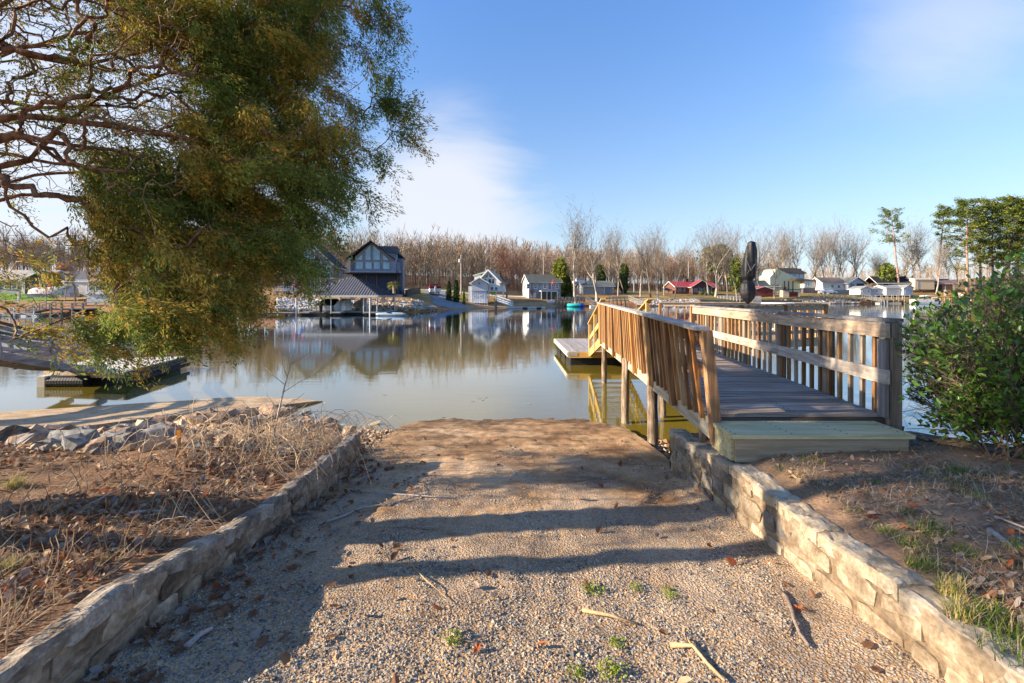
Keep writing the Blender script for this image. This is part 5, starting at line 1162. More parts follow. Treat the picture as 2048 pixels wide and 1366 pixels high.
def gable(parent, x0, x1, y0, y1, zw, rise, ridge, rm, wm, ov=.35, th=.16, zb=0, fm=WHT, name='roof', wall=True):
    """walls with their gable ends and a roof of two slopes; ridge runs along 'x' or 'y'"""
    if wall:
        m = MB(); xm, ym = (x0+x1)/2, (y0+y1)/2
        if ridge == 'x': m.prism([(x0, y0, zb), (x0, y1, zb), (x0, y1, zw), (x0, ym, zw+rise), (x0, y0, zw)], (x1-x0, 0, 0))
        else: m.prism([(x0, y0, zb), (x0, y0, zw), (xm, y0, zw+rise), (x1, y0, zw), (x1, y0, zb)], (0, y1-y0, 0))
        m.build('wall', wm, parent)
    if ridge == 'x': h, a0, a1, mid = (y1-y0)/2, x0-ov, x1+ov, (y0+y1)/2
    else: h, a0, a1, mid = (x1-x0)/2, y0-ov, y1+ov, (x0+x1)/2
    sl = rise/h; e = h+ov; zr = zw+rise+.02; ze = zr-sl*e
    def T(a, q, z): return (a, q, z) if ridge == 'x' else (q, a, z)
    m = MB(); sec = [(mid-e, ze), (mid, zr), (mid+e, ze), (mid+e, ze+th), (mid, zr+th*1.05), (mid-e, ze+th)]
    n = 6; m.add([T(a0, q, z) for q, z in sec]+[T(a1, q, z) for q, z in sec], [(0, 1, 4, 5), (1, 2, 3, 4), (11, 10, 7, 6), (10, 9, 8, 7)]+[(i, (i+1) % 6, (i+1) % 6+6, i+6) for i in range(6)])
    r = m.build(name, rm, parent); m = MB()     # barge boards and eaves
    for aa in (a0-.03, a1+.03):
        for s in (-1, 1): m.beam(T(aa, mid+s*e, ze+th/2-.03), T(aa, mid, zr+th/2-.03), .04, .2)
    for s in (-1, 1): m.beam(T(a0, mid+s*(e+.03), ze+th/2-.04), T(a1, mid+s*(e+.03), ze+th/2-.04), .05, .16)
    m.build('fascia', fm, r); return r
def house(name, label, px, D, y=None, rz=0, cat='house', group=None, dz=0):
    p = ground(px, D); 
    if y is not None: p.z = zc(D, y)
    p.z += dz; return thing(name, label, cat, p, rz, group)
def found(h, x0, x1, y0, y1, m=None): MB().box(x0+.05, x1-.05, y0+.05, y1-.05, -2.5, 0).build('foundation', m or paint('block', (.3, .28, .26)), h)
def steps(h, x, y, z, n, w, d, m):
    mb = MB()
    for i in range(n): mb.box(x-w/2, x+w/2, y-d*(n-i), y-d*(n-i-1)+.01, z*(i)/n, z*(i+1)/n)
    mb.build('steps', m, h)
# --- left shore: ranch house, porch house
h = house('ranch_house', 'pale grey ranch house with white windows and dark shutters behind the bright lawn', 20, 77, 588)
gr = siding('pale_grey', (.42, .42, .46)); found(h, -9, 4.3, 0, 8); gable(h, -9, 4.3, 0, 8, 2.5, 1.6, 'x', roofm('pale', (.34, .31, .28)), gr)
for u in (-6, -2.4, -.4, .8): win(h, 'f', u, .9, .8, 1.15, 0, my=2, shutters=DRK if u in (-2.4, .8) else None)
win(h, 'f', 2.9, .5, 1.3, 1.7, 0, mx=2)
h = house('porch_house', 'grey house with screened gabled porch and white posts among orange leaves', 115, 78, 588)
found(h, -4.5, 5.5, 0, 8); gable(h, -4.3, 5.6, 1.5, 9, 2.5, 1.5, 'x', roofm('dark_grey', (.10, .10, .115)), gr); gable(h, -4, 1.2, -1.5, 1.55, 2.4, 1.2, 'y', roofm('pale', (.3, .27, .24)), paint('screen', (.12, .11, .11)), ov=.5)
for x in (-4, -1.4, 1.2, 3.0, 5.2): MB().box(x-.08, x+.08, -1.62, -1.46, 0, 2.4).build('post', WHT, h)
for u in (2.2, 4.2): win(h, 'f', u, .6, 1.3, 1.5, 1.5, mx=2)
MB().box(-4.2, 1.4, -2.6, -1.55, -.5, -.02).build('deck', paint('blue_grey', (.2, .24, .3)), h)
MB().box(.2, .9, 4.5, 5.2, 3.6, 4.6).build('chimney', paint('chim', (.2, .2, .24)), h)
# covered boat and white tarped box
h = house('tarped_boat', 'boat under a pale grey tarpaulin above the timber pier', 112, 66, 592, .1, 'boat')
m = MB(); n = 8; sec = []
for i in range(n+1):
    u = i/n; w = 1.1*math.sin(PI*min(1, .25+u*.9))**.6; sec.append([(-3+6*u, -w, .3), (-3+6*u, -w*.8, .8+.1*u), (-3+6*u, 0, 1.15+.45*u+.06*math.sin(i*2)), (-3+6*u, w*.8, .8+.1*u), (-3+6*u, w, .3)])
vs = [p for s in sec for p in s]; m.add(vs, [(i*5+j, i*5+5+j, i*5+6+j, i*5+1+j) for i in range(n) for j in range(4)]+[(0, 1, 2, 3, 4), tuple(n*5+j for j in (4, 3, 2, 1, 0))]); m.build('tarpaulin', paint('tarp', (.5, .49, .5)), h, smooth=True)
MB().poly([(-3, -.9), (2.6, -.9), (3.1, 0), (2.6, .9), (-3, .9)], -.2, .35).build('hull', paint('hull_grey', (.3, .3, .32)), h)
h = house('storage_box', 'white flat roofed storage box beside the leaning trunk', 163, 68, 590, 0, 'shed'); MB().box(-1.8, 1.8, -1, 1, -.3, 1.9).build('body', paint('offwhite', (.62, .60, .58)), h); MB().box(-1.95, 1.95, -1.15, 1.15, 1.9, 2.05).build('lid', WHT, h)
h = house('sun_room', 'white glazed sun room standing on a tall pale lower storey by the water', 214, 62, 618, .05, 'building')
MB().box(-1.8, 1.8, -1, 2.5, -.6, 2.0).build('lower_wall', paint('pale_blue', (.55, .58, .64)), h); MB().box(-1.95, 1.95, -1.15, 2.6, 2.0, 2.35).build('band', WHT, h); MB().box(-1.7, 1.7, -.7, 2.4, 2.35, 3.75).build('dark_room', paint('room', (.2, .22, .24)), h)
for i in range(4): 
    win(h, 'f', -1.3+.87*i, 2.5, .75, 1.3, -.72, my=2, mx=1, gl=GLS)
m = MB(); m.prism([(-1.95, -1, 3.75), (0, -1, 4.25), (1.95, -1, 3.75)], (0, 3.6, 0)); m.build('roof', WHT, h)
MB().box(1.9, 4.2, 0, 2.4, -.6, 2.2).build('lower_wall', paint('grey_mid', (.33, .33, .35)), h)
m = MB(); m.prism([(1.9, -.1, 2.2), (4.3, -.1, 2.2), (4.3, -.1, 2.4), (1.9, -.1, 2.4)], (0, 2.7, 0)); m.build('deck', WHT, h)
# timber pier at the left with ramp and low float
TW = wood('far_timber', (.12, .10, .09), (.22, .19, .17), (.34, .30, .27), 'x', rand=.1)
def pier_far(name, label, px0, px1, D, zd, depth=2.5, zrail=.95, np_=5, mm=None, balu=0, px_m=None, cat='pier', brace=True, wht=None):
    mm = mm or TW; rm_ = wht or mm; xa, xb = (px0-1024)*D/F, (px1-1024)*D/F; t = thing(name, label, cat, ((xa+xb)/2, D, 0))
    MB().box(xa, xb, D, D+depth, zd-.16, zd).build('deck', mm, t, world=True)
    n = np_
    for i in range(n+1):
        x = xa+.06+(xb-xa-.12)*i/n
        for y_ in (D-.06, D+depth+.06):
            gz_ = -.8 if True else 0; MB().box(x-.08, x+.08, y_-.08, y_+.08, gz_, zd+(zrail if y_ < D+1 or depth > 1 else 0)).build('post', mm, t, world=True)
    for z_ in (zrail, zrail*.5):
        for y_ in (D-.1, D+depth+.1): MB().beam((xa, y_-.09*(1 if y_ < D+.5 else -1), zd+z_-.05), (xb, y_-.09*(1 if y_ < D+.5 else -1), zd+z_-.05), .04, .11).build('rail', rm_, t, world=True)
    if balu:
        m = MB(); k = int((xb-xa)/balu)
        for i in range(k): x = xa+(xb-xa)*(i+.5)/k; m.box(x-.02, x+.02, D-.2, D-.155, zd-.1, zd+zrail)
        q = m.build('balusters', mm, t, world=True); q['kind'] = 'stuff'
    if brace:
        for i in range(0, n, 2):
            x0_, x1_ = xa+(xb-xa)*i/n, xa+(xb-xa)*(i+1)/n; MB().beam((x0_, D-.16, zd-.3), (x1_, D-.16, .05), .05, .12).build('brace', mm, t, world=True); MB().beam((x1_, D-.22, zd-.3), (x0_, D-.22, .05), .05, .12).build('brace', mm, t, world=True)
    return t
def gangw(t, a, b_, w, mm, rail=.9, n=4):
    a, b_ = Vector(a), Vector(b_); d = b_-a; sd = Vector((-d.y, d.x, 0)).normalized()*w/2
    MB().beam(a, b_, w, .12).build('ramp_deck', mm, t, world=True)
    for s in (-1, 1):
        for hh in (rail, rail*.5, .1): MB().beam(a+sd*s+Vector((0, 0, hh)), b_+sd*s+Vector((0, 0, hh)), .05, .12).build('rail', mm, t, world=True)
        for i in range(n+1): p = a.lerp(b_, i/n)+sd*s; MB().beam(p, p+Vector((0, 0, rail)), .08, .08, up=(0, 1, 0)).build('post', mm, t, world=True)
t = pier_far('timber_pier', 'dark weathered timber pier with crossed braces at the left shore', 102, 168, 56, zc(56, 617), 3, zc(56, 607)-zc(56, 617)+.1, 3)
a = at(102, 56.8, 618); b_ = at(48, 56.8, 630); gangw(t, a, b_, 1.2, TW)
t = thing('floating_dock', 'low long floating dock with white pile tops at the left shore', 'dock', at(20, 55, z=0)); MB().box((-60-1024)*55/F, (70-1024)*55/F, 54.6, 56.4, .05, .35).build('deck', paint('dock_grey', (.28, .28, .3)), t, world=True)
for px in (-20, 20, 29, 68): p = at(px, 54.5, z=-.8); MB().tube([p, p+Vector((0, 0, 1.9))], .09, 8).build('pile', WHT, t, world=True)
for px in (48, 70): p = at(px, 54.4, z=.2); MB().box(p.x-.3, p.x+.3, p.y-.1, p.y+.1, -.05, .2).build('fender', WHT, t, world=True)
h = thing('bank_retaining_wall', 'dark timber retaining wall below the bright lawn', 'wall', at(40, 59.5, z=0)); MB().box(at(-60, 60).x, at(98, 60).x, 59.6, 59.9, -.5, zc(60, 614)).build('timber', paint('dark_timber', (.09, .08, .08)), h, world=True)
h = thing('stone_block_wall', 'dark block wall at the water right of the white sun room', 'wall', at(250, 60, z=0)); MB().box(at(228, 60).x, at(262, 60).x, 58.2, 59.8, -.5, zc(60, 617)).build('blocks', paint('dark_timber', (.09, .08, .08)), h, world=True)
p = ground(37, 63); h = thing('lawn_post', 'short white post standing on the bright lawn', 'post', p); MB().box(-.08, .08, -.08, .08, -.1, 1.15).box(-.14, .14, -.1, .1, 1.15, 1.28).build('post', WHT, h)
p = ground(17, 61); h = thing('fire_bowl', 'small dark bowl on the lawn edge', 'bowl', p); MB().lathe([(.1, 0), (.38, .25), (.42, .3), (.4, .32)], 10).build('bowl', DRK, h)
# docks behind the cedar
t = pier_far('low_dock', 'low dock with white posts half hidden by the cedar', 452, 580, 58, .35, 2, .0, 6, paint('dock_grey', (.28, .28, .3)), brace=False)
for px in (455, 476, 500, 555): p = at(px, 57.6, z=-.5); MB().tube([p, p+Vector((0, 0, 2.3))], .06, 6).build('pile', WHT, t, world=True)
# --- grey two storey house with decks and a stair
h = house('grey_lake_house', 'grey two storey lake house with white decks partly behind the cedar', 632, 86, 583, .14)
sg = siding('grey_house', (.27, .26, .30)); rd = roofm('charcoal', (.035, .037, .045)); found(h, -5.5, 3.3, 0, 10)
gable(h, -6, 3.2, 0, 10, 5.0, 4.6, 'y', rd, sg, ov=.45); MB().box(-6.1, 3.3, -.02, 0, 2.45, 2.62).build('trim_band', WHT, h)
MB().box(3.2, 3.24, 0, 10, 2.45, 2.65).build('trim_band', WHT, h)
for u in (-5, -3.2, -1, 1): win(h, 'f', u, .35, 1.4, 1.9, 0, mx=2, gl=GLS)
for u in (-4, -2, 0, 2): win(h, 'f', u, 3.1, 1.3, 1.7, 0, mx=2, gl=GLB)
for u in (2, 5, 8): win(h, 'r', u, .8, .8, 1.5, 3.2, my=2); win(h, 'r', u, 3.4, .8, 1.2, 3.2, my=2)
win(h, 'f', -1.4, 6.2, 2.2, 1.6, 0, mx=3, gl=GLB)
for z in (-.02, 2.5):
    MB().box(-6.5, 1.6, -2.6, -.03, z-.22, z).build('deck', paint('deck_pale', (.36, .34, .34)), h)
    for hh in (.9, .5, .15): MB().box(-6.5, 1.6, -2.65, -2.6, z+hh, z+hh+.07).build('rail', WHT, h)
    m = MB(); [m.box(-6.5+.16*i, -6.47+.16*i, -2.64, -2.61, z, z+.9) for i in range(51)]; q = m.build('balusters', WHT, h); q['kind'] = 'stuff'
for x in (-6.4, -3, 1.5): MB().box(x-.09, x+.09, -2.7, -2.55, -1.6, 3.4).build('post', WHT, h)
m = MB(); [m.box(-3.4+.28*i, -3.1+.28*i, -3.6, -2.7, -.25-.19*i, -.2-.19*i) for i in range(8)]; m.build('stair_treads', WHT, h)
for y_ in (-3.65, -2.75):
    for hh in (0, .5, .9): MB().beam((-3.4, y_, hh-.1), (-1.1, y_, hh-1.6), .05, .12).build('stair_rail', WHT, h)
for px, c, l in ((603, (.8, .12, .3), 'pink round float leaning on the stair deck left'), (588, (.75, .1, .22), 'deep pink float at the deck left edge'), (602, (.03, .3, .7), 'bright blue barrel under the stair')):
    y_ = 568 if 'pink' in l else 578; p = at(px, 82, y_); o = thing('pool_float' if 'pink' in l else 'barrel', l, 'float' if 'pink' in l else 'barrel', p)
    if 'pink' in l: MB().tube([(math.cos(a)*.28, 0, math.sin(a)*.28) for a in np.linspace(0, 6.28, 12)], .09, 6).build('ring', paint('f'+l[:6], c), o)
    else: MB().lathe([(.33, -.4), (.36, -.2), (.36, .2), (.33, .4)], 12).build('drum', paint('blue_drum', c), o)
# --- the A-frame house with the great glass gable
h = house('glass_gable_house', 'dark gabled house with tall blue glazed gable above a screened porch', 742, 82, 589, .16)
sg = siding('dusk_grey', (.24, .26, .33)); blk = roofm('black', (.022, .024, .032)); s = 82/F
X = lambda px: (px-738)*s; Z = lambda y: (589-y)*s
found(h, X(692), X(800), 0, 11, paint('stone_mix', (.30, .26, .22), .3))
x0, x1, zf, ze, zr = X(706), X(786), Z(545), Z(514), Z(481)
MB().box(X(693), X(794), -.2, 11, zf-.35, zf-.02).build('porch_roof', DRK, h); MB().box(X(687), X(799), -1.3, .0, zf-.28, zf-.12).build('porch_eave', blk, h)
MB().box(X(698), X(793), .3, 11, .0, zf-.36).build('lower_wall', paint('navy_screen', (.03, .038, .06)), h)
for a, b_ in ((707, 728), (730, 748), (750, 789)):
    m = MB(); m.box(X(a), X(b_), .2, .28, .25 if a > 720 else 1.3, zf-.5); m.build('screen_panel', paint('navy_panel', (.025, .035, .065)), h)
for px in (706, 729, 749, 790): MB().box(X(px)-.1, X(px)+.1, .05, .25, 0, zf-.36).build('post', paint('bronze', (.08, .07, .07)), h)
MB().box(X(688), X(703), -.3, 1.2, -.5, zf-.35).build('stone_pier', paint('stone_mix', (.30, .26, .22), .3), h); MB().box(X(702), X(731), -.05, .2, 0, 1.25).build('stone_parapet', paint('stone_mix2', (.24, .2, .18), .35), h)
MB().box(X(692), X(698), .2, 1.4, zf-.3, Z(518)).build('chimney', paint('stone_pale', (.42, .36, .29), .3), h); MB().box(X(691), X(699), .1, 1.5, Z(518), Z(516)).build('chimney_cap', WHT, h)
MB().box(X(688), X(800), -1.4, -.3, -1.4, .0).build('terrace_wall', paint('stone_grey2', (.27, .26, .28), .25), h)
m = MB(); xm = X(738); m.prism([(x0, .5, zf), (x0, .5, ze), (xm, .5, zr-.3), (x1, .5, ze), (x1, .5, zf)], (0, 10, 0)); m.build('wall', sg, h)
MB().box(X(697), x0, 1.0, 9, zf, Z(521)).build('wall', sg, h); MB().box(x1, X(792), 1.0, 9, zf, Z(525)).build('wall', sg, h)
rise = zr-ze; hw = (x1-x0)/2+.25; m = MB()
for sgn in (-1, 1):
    m.prism([(xm, -.6, zr), (xm+sgn*(hw+.35), -.6, ze-.3), (xm+sgn*(hw+.35), -.6, ze-.52), (xm, -.6, zr-.28)], (0, 11.5, 0))
m.build('roof', blk, h)
tr = paint('mullion', (.24, .24, .28))
def glz(pts, nm='gable_window'):
    m = MB(); m.prism([(X(a), .47, Z(b_)) for a, b_ in pts], (0, .04, 0)); f = m.build(nm, GLB, h); m = MB(); k = len(pts)
    for i in range(k): m.beam((X(pts[i][0]), .44, Z(pts[i][1])), (X(pts[(i+1) % k][0]), .44, Z(pts[(i+1) % k][1])), .10, .10)
    m.build('frame', tr, f)
glz([(726, 520), (726, 500), (737, 488), (737, 520)]); glz([(741, 520), (741, 489), (755, 502), (755, 520)]); glz([(708, 520), (721, 506), (721, 520)]); glz([(760, 520), (760, 506), (773, 520)])
for a, b_ in ((708, 722), (726, 739), (742, 755), (760, 774)): glz([(a, 538), (a, 523), (b_, 523), (b_, 538)], 'window')
MB().box(X(700), X(786), -.1, .4, zf, zf+.28).build('deck_edge', paint('mull2', (.3, .3, .34)), h)
MB().box(X(757), X(786), 2.5, 6.5, ze-.5, Z(491)).build('dormer_wall', sg, h); m = MB(); m.prism([(X(748), 2.2, Z(489)), (X(787), 2.2, Z(489)), (X(790), 2.2, Z(504)), (X(756), 2.2, Z(500))], (0, 5.4, 0)); m.build('dormer_roof', roofm('dark_grey', (.10, .10, .115)), h)
MB().box(X(786), X(796), 5, 9, 0, Z(510)).build('wing_wall', sg, h); m = MB(); m.prism([(X(785), 4.8, Z(509)), (X(791), 4.8, Z(503)), (X(798), 4.8, Z(509)), (X(798), 4.8, Z(511)), (X(785), 4.8, Z(511))], (0, 4.6, 0)); m.build('wing_roof', blk, h)
for u in (1.5, 3.2, 5, 7): win(h, 'r', u+.5, zf+.7, .8, 1.2, X(792), my=2, fr=tr)
# --- boathouse with ribbed metal roof
def boathouse():
    D = 58.5; s = D/F; t = thing('boathouse', 'open boathouse dock with hipped ribbed metal roof over two boats', 'boathouse', (at(678, D).x, D, 0)); X = lambda px: (px-678)*s; Z = lambda y: zc(D, y)
    ze = Z(591); zr = Z(566); mr_ = mat('metal_roof', (.30, .26, .24), (.37, .33, .31), sc=2, rough=.6, bump=.05); x0, x1 = X(606), X(758); y0, y1 = -.4, 9.5; rx0, rx1 = X(674), X(684); ym = 4.5
    m = MB(); m.add([(x0, y0, ze), (x1, y0, ze), (x1, y1, ze), (x0, y1, ze), (rx0, ym, zr+1.0), (rx1, ym, zr+1.0), (x0, y0, ze-.1), (x1, y0, ze-.1), (x1, y1, ze-.1), (x0, y1, ze-.1)], [(0, 1, 5, 4), (1, 2, 5), (2, 3, 4, 5), (3, 0, 4), (6, 9, 8, 7), (0, 6, 7, 1), (1, 7, 8, 2), (2, 8, 9, 3), (3, 9, 6, 0)]); r = m.build('roof', mr_, t)
    dk = mat('roof_seam', (.05, .045, .045), (.08, .07, .07)); m = MB(); nr = 27
    for i in range(1, nr):
        x = x0+(x1-x0)*i/nr; u = (x-x0)/(rx0-x0) if x < rx0 else ((x1-x)/(x1-rx1) if x > rx1 else 1); p0 = Vector((x, y0, ze+.03)); p1 = Vector((x, y0+(ym-y0)*u, ze+(zr+1.0-ze)*u+.03)); m.beam(p0, p1, .12, .07)
    for i in range(1, 16):
        y_ = y0+(y1-y0)*i/16; u = (y_-y0)/(ym-y0) if y_ < ym else (y1-y_)/(y1-ym); m.beam((x1, y_, ze+.03), (x1-(x1-rx1)*u, y_, ze+(zr+1.0-ze)*u+.03), .09, .07)
    q = m.build('seams', dk, r); q['kind'] = 'stuff'
    MB().box(x0-.02, x1+.02, y0-.05, y0-.002, ze-.22, ze+.04).build('fascia', paint('fascia_pale', (.5, .5, .5)), t)
    al = mat('aluminium', (.5, .51, .52), (.68, .69, .7), rough=.35, metal=.5, bump=0)
    for px in (597, 662, 727, 739, 754):
        for y_ in (0, 8.8): MB().tube([(X(px), y_, .2), (X(px), y_, ze-.1)], .055, 8).build('post', al, t)
    for px in (633, 650, 700, 715): MB().tube([(X(px), 8.9, .2), (X(px), 8.9, ze-.1)], .05, 6).build('post', al, t)
    dkm = paint('dock_edge', (.30, .30, .31))
    for a, b_, y_, w in ((598, 620, -.2, 1.2), (661, 682, -.2, 9), (727, 760, -.2, 9), (598, 604, 0, 9), (682, 728, 2, 7)): MB().box(X(a), X(b_), y_, y_+w, .28, .45).build('deck', dkm, t)
    for a, b_ in ((600, 618), (617, 665), (662, 684), (685, 728), (728, 762)): MB().box(X(a), X(b_), .1 if b_ != 728 else 2.2, 1.9 if b_ != 728 else 3, -.15, .27).build('float_tank', fm, t)
    for px in (596, 742): MB().tube([(X(px), -.5, -1), (X(px), -.5, 2.2)], .075, 10).build('pile', WHT, t)
    for px in (729, 736): MB().box(X(px)-.03, X(px)+.03, 1, 1.1, .45, 2.6).build('lift_post', al, t)
    for z_ in (.9, 1.4, 1.9): MB().box(X(729), X(737), 1, 1.08, z_, z_+.06).build('lift_rung', al, t)
    # boat with outboard engine
    def boat(px, y_, L_, w, hull, cover, label, eng):
        b = thing('boat', label, 'boat', (at(px, D).x, D+y_, .25)); m = MB(); n = 7; vs = []
        for i in range(n+1):
            u = i/n; ww = w/2*(1 if u < .5 else max(.05, 1-((u-.5)/.5)**2)); vs += [(-ww, u*L_, .95+.15*u), (-ww*.85, u*L_, .3), (0, u*L_, .05+.25*max(0, u-.6)), (ww*.85, u*L_, .3), (ww, u*L_, .95+.15*u)]
        m.add(vs, [(i*5+j, i*5+1+j, i*5+6+j, i*5+5+j) for i in range(n) for j in range(4)]+[(4, 3, 2, 1, 0)]); m.build('hull', hull, b, smooth=False)
        m = MB(); vs = []
        for i in range(n+1):
            u = i/n; ww = w/2*(1 if u < .5 else max(.05, 1-((u-.5)/.5)**2))*1.02; hgt = .35+.5*math.sin(PI*min(1, u*1.1)); vs += [(-ww, u*L_+.05, .97+.15*u), (-ww*.5, u*L_+.05, .95+.15*u+hgt), (ww*.5, u*L_+.05, .95+.15*u+hgt), (ww, u*L_+.05, .97+.15*u)]
        m.add(vs, [(i*4+j, i*4+4+j, i*4+5+j, i*4+1+j) for i in range(n) for j in range(3)]+[(0, 1, 2, 3)]); m.build('cover', cover, b)
        e = MB(); e.lathe([(.16, .2), (.2, .6), (.24, .9), (.26, 1.25), (.2, 1.5), (.06, 1.56)], 10, (0, -.35)).box(-.06, .06, -.45, -.25, -.3, .3).box(-.2, .2, -.5, -.2, .15, .2); e.build('outboard_engine', eng, b)
        MB().box(-w/2, w/2, -.06, 0, .35, .98).build('transom', hull, b)
        return b
    boat(640, .6, 6.2, 2.4, paint('hull_pale', (.5, .49, .46)), paint('black_canvas', (.015, .015, .02)), 'pale hulled boat with black cover and black outboard in the boathouse', paint('gloss_black', (.02, .02, .025), rough=.25))
    boat(672, 1.2, 4.5, 1.5, WHT, paint('white_canvas', (.62, .65, .72)), 'white small covered boat in the middle of the boathouse', paint('grey_engine', (.3, .33, .38)))
    o = thing('kayak', 'pale blue kayak shaped float moored right of the boathouse', 'kayak', (at(782, 56.5).x, 56.5, 0)); m = MB(); pts = []; n = 10
    m.tube([(-1.85+3.7*i/n, 0, .16+.05*abs(i/n-.5)*2) for i in range(n+1)], [.28*math.sin(PI*(.06+.88*i/n))**.5 for i in range(n+1)], 10); m.build('hull', paint('kayak_blue', (.33, .42, .50)), o, smooth=True)
    MB().lathe([(.3, .42), (.34, .46), (.3, .48)], 12, (-.3, 0)).build('cockpit_rim', DRK, o)
    o = thing('kayak', 'blue grey float tied behind the boathouse corner pile', 'kayak', (at(750, 60.5).x, 60.5, 0)); MB().tube([(-1+2*i/n, 0, .16) for i in range(n+1)], [.26*math.sin(PI*(.06+.88*i/n))**.5 for i in range(n+1)], 8).build('hull', MP['kayak_blue'], o, smooth=True)
boathouse()
# palms, stone pier, rock revetments
def palm(px, D, y0, y1, label, crown=1.0, trunk_w=.2):
    p = ground(px, D); H = zc(D, y1)-p.z; t = thing('palm_tree', label, 'palm tree', p); m = MB(); n = 22
    m.tube([(0.02*math.sin(i), 0, -.2+(H*.8+.2)*i/n) for i in range(n+1)], [trunk_w*(1.25 if i % 2 else .95)*(1+.2*(i < 3)) for i in range(n+1)], 9); m.build('trunk', mat('palm_trunk', (.22, .17, .12), (.42, .36, .29), sc=6, bump=.8, fine=.3), t)
    m = MB(); z0 = H*.8
    for k in range(34):
        a = R.uniform(0, 6.28); el = R.uniform(-.6, 1.2); L_ = R.uniform(.7, 1.1)*crown; prev = Vector((0, 0, z0)); d = Vector((math.cos(a)*math.cos(el), math.sin(a)*math.cos(el), math.sin(el)))
        for i in range(3):
            q = prev+d*L_/3; m.beam(prev, q, .03, .02); d = (d+Vector((0, 0, -.35))).normalized(); prev = q
        base = prev-d*L_*.35
        for j in range(9):
            b2 = a+(j-4)*.22; e2 = d.z*.8+R.uniform(-.25, .15); dd = Vector((math.cos(b2)*math.cos(e2), math.sin(b2)*math.cos(e2), math.sin(e2))).normalized(); sd = dd.cross(Vector((0, 0, 1))).normalized()*.035; tip = base+dd*L_*.7
            m.add([base-sd, base+sd, tip], [(0, 1, 2)])
    q = m.build('fronds', mat('palm_frond', (.16, .17, .03), (.34, .33, .08), sc=3, trans=.3), t); q['kind'] = 'stuff'
palm(788, 71, 603, 560, 'windmill palm with ringed trunk right of the glass gabled house', 1.0)
palm(680, 74, 600, 556, 'windmill palm behind the boathouse roof ridge', 1.1)
for px, l in ((767, 'square dark stone pillar with a small lamp beside the palm'), (703, 'square stone pillar at the foot of the boathouse stair')):
    p = ground(px, 70.5); t = thing('stone_pillar', l, 'pillar', p); MB().box(-.24, .24, -.24, .24, -.3, 1.55).build('shaft', paint('pillar', (.16, .145, .15), .3), t); MB().box(-.3, .3, -.3, .3, 1.55, 1.64).build('cap', paint('pcap', (.4, .37, .33)), t); MB().box(-.07, .07, -.07, .07, 1.64, 1.86).build('lamp', paint('brass', (.5, .4, .15)), t)
t = thing('shore_stair', 'pale stone stair with iron rail climbing from the boathouse', 'stair', ground(708, 66)); 
for i in range(7): MB().box(-1.6+.42*i, -1.1+.42*i, 0, 1.4, -.6, -.1+.28*i).build('step', paint('stair_stone', (.5, .49, .5)), t)
for y_ in (0, 1.4): MB().beam((-1.6, y_, .7), (1.3, y_, 2.6), .05, .05).build('handrail', DRK, t)
def revet(label, px0, px1, t0, t1, n, mats, smin, smax, wts=None):
    vs = []
    base = rock_mesh(77); V0 = np.array([tuple(v.co) for v in base.vertices]); F0 = []
    for p in base.polygons: F0.append(list(p.vertices))
    F0 = np.array([f for f in F0 if len(f) == 3]); AV = []; AF = []; AM = []; off = 0
    for k in range(n):
        px = R.uniform(px0, px1); t = R.uniform(t0, t1); d = [np.interp(px, PXS, TD[:, i]) for i in range(TD.shape[1])]; D = float(np.interp(t, range(len(d)), d)); x = (px-1024)*D/F; s = R.uniform(smin, smax); a = R.uniform(0, 6.28); c, q = math.cos(a), math.sin(a)
        M3 = np.array([[c, q, 0], [-q, c, 0], [0, 0, 1]]); b2 = R.uniform(-.9, .9); c2, q2 = math.cos(b2), math.sin(b2); M3 = M3 @ np.array([[1, 0, 0], [0, c2, q2], [0, -q2, c2]])
        AV.append((V0*np.array((1, R.uniform(.8, 1.3), R.uniform(1, 1.8)))) @ M3*s+np.array((x, D, G(x, D)+s*.12))); AF.append(F0+off); off += len(V0); AM.append(np.full(len(F0), R.choices(range(len(mats)), wts)[0]))
    stuff(npmesh('rock_revetment', np.concatenate(AV), np.concatenate(AF), mats, mi=np.concatenate(AM)), label, 'rocks')
RV = [mat('rv_tan', (.36, .26, .16), (.55, .43, .29), sc=3), mat('rv_brown', (.24, .15, .09), (.38, .27, .18), sc=3), mat('rv_white', (.52, .51, .49), (.72, .71, .68), sc=3), mat('rv_grey', (.2, .2, .21), (.35, .35, .36), sc=3)]
revet('tan and brown boulders armouring the shore right of the boathouse', 745, 845, .95, 2.15, 1300, RV, .35, .85, [5, 3, 1.2, 1]); revet('boulder tail at the point beside the clay beach', 840, 872, .95, 1.5, 150, RV, .4, .8, [3, 3, 1, 3])
revet('white and grey stones covering the slope left of the boathouse', 555, 740, .95, 2.0, 2300, RV, .3, .7, [1.2, .8, 5, 2]); revet('mixed riprap stones below the lawn left of the red roofed house', 1270, 1400, 1.0, 2.2, 900, RV, .5, 1.1, [2, 3, 1, 4]); revet('scattered shore rocks left of the long far pier', 1560, 1720, .95, 1.7, 260, RV, .6, 1.4, [1, 2, 1, 4])
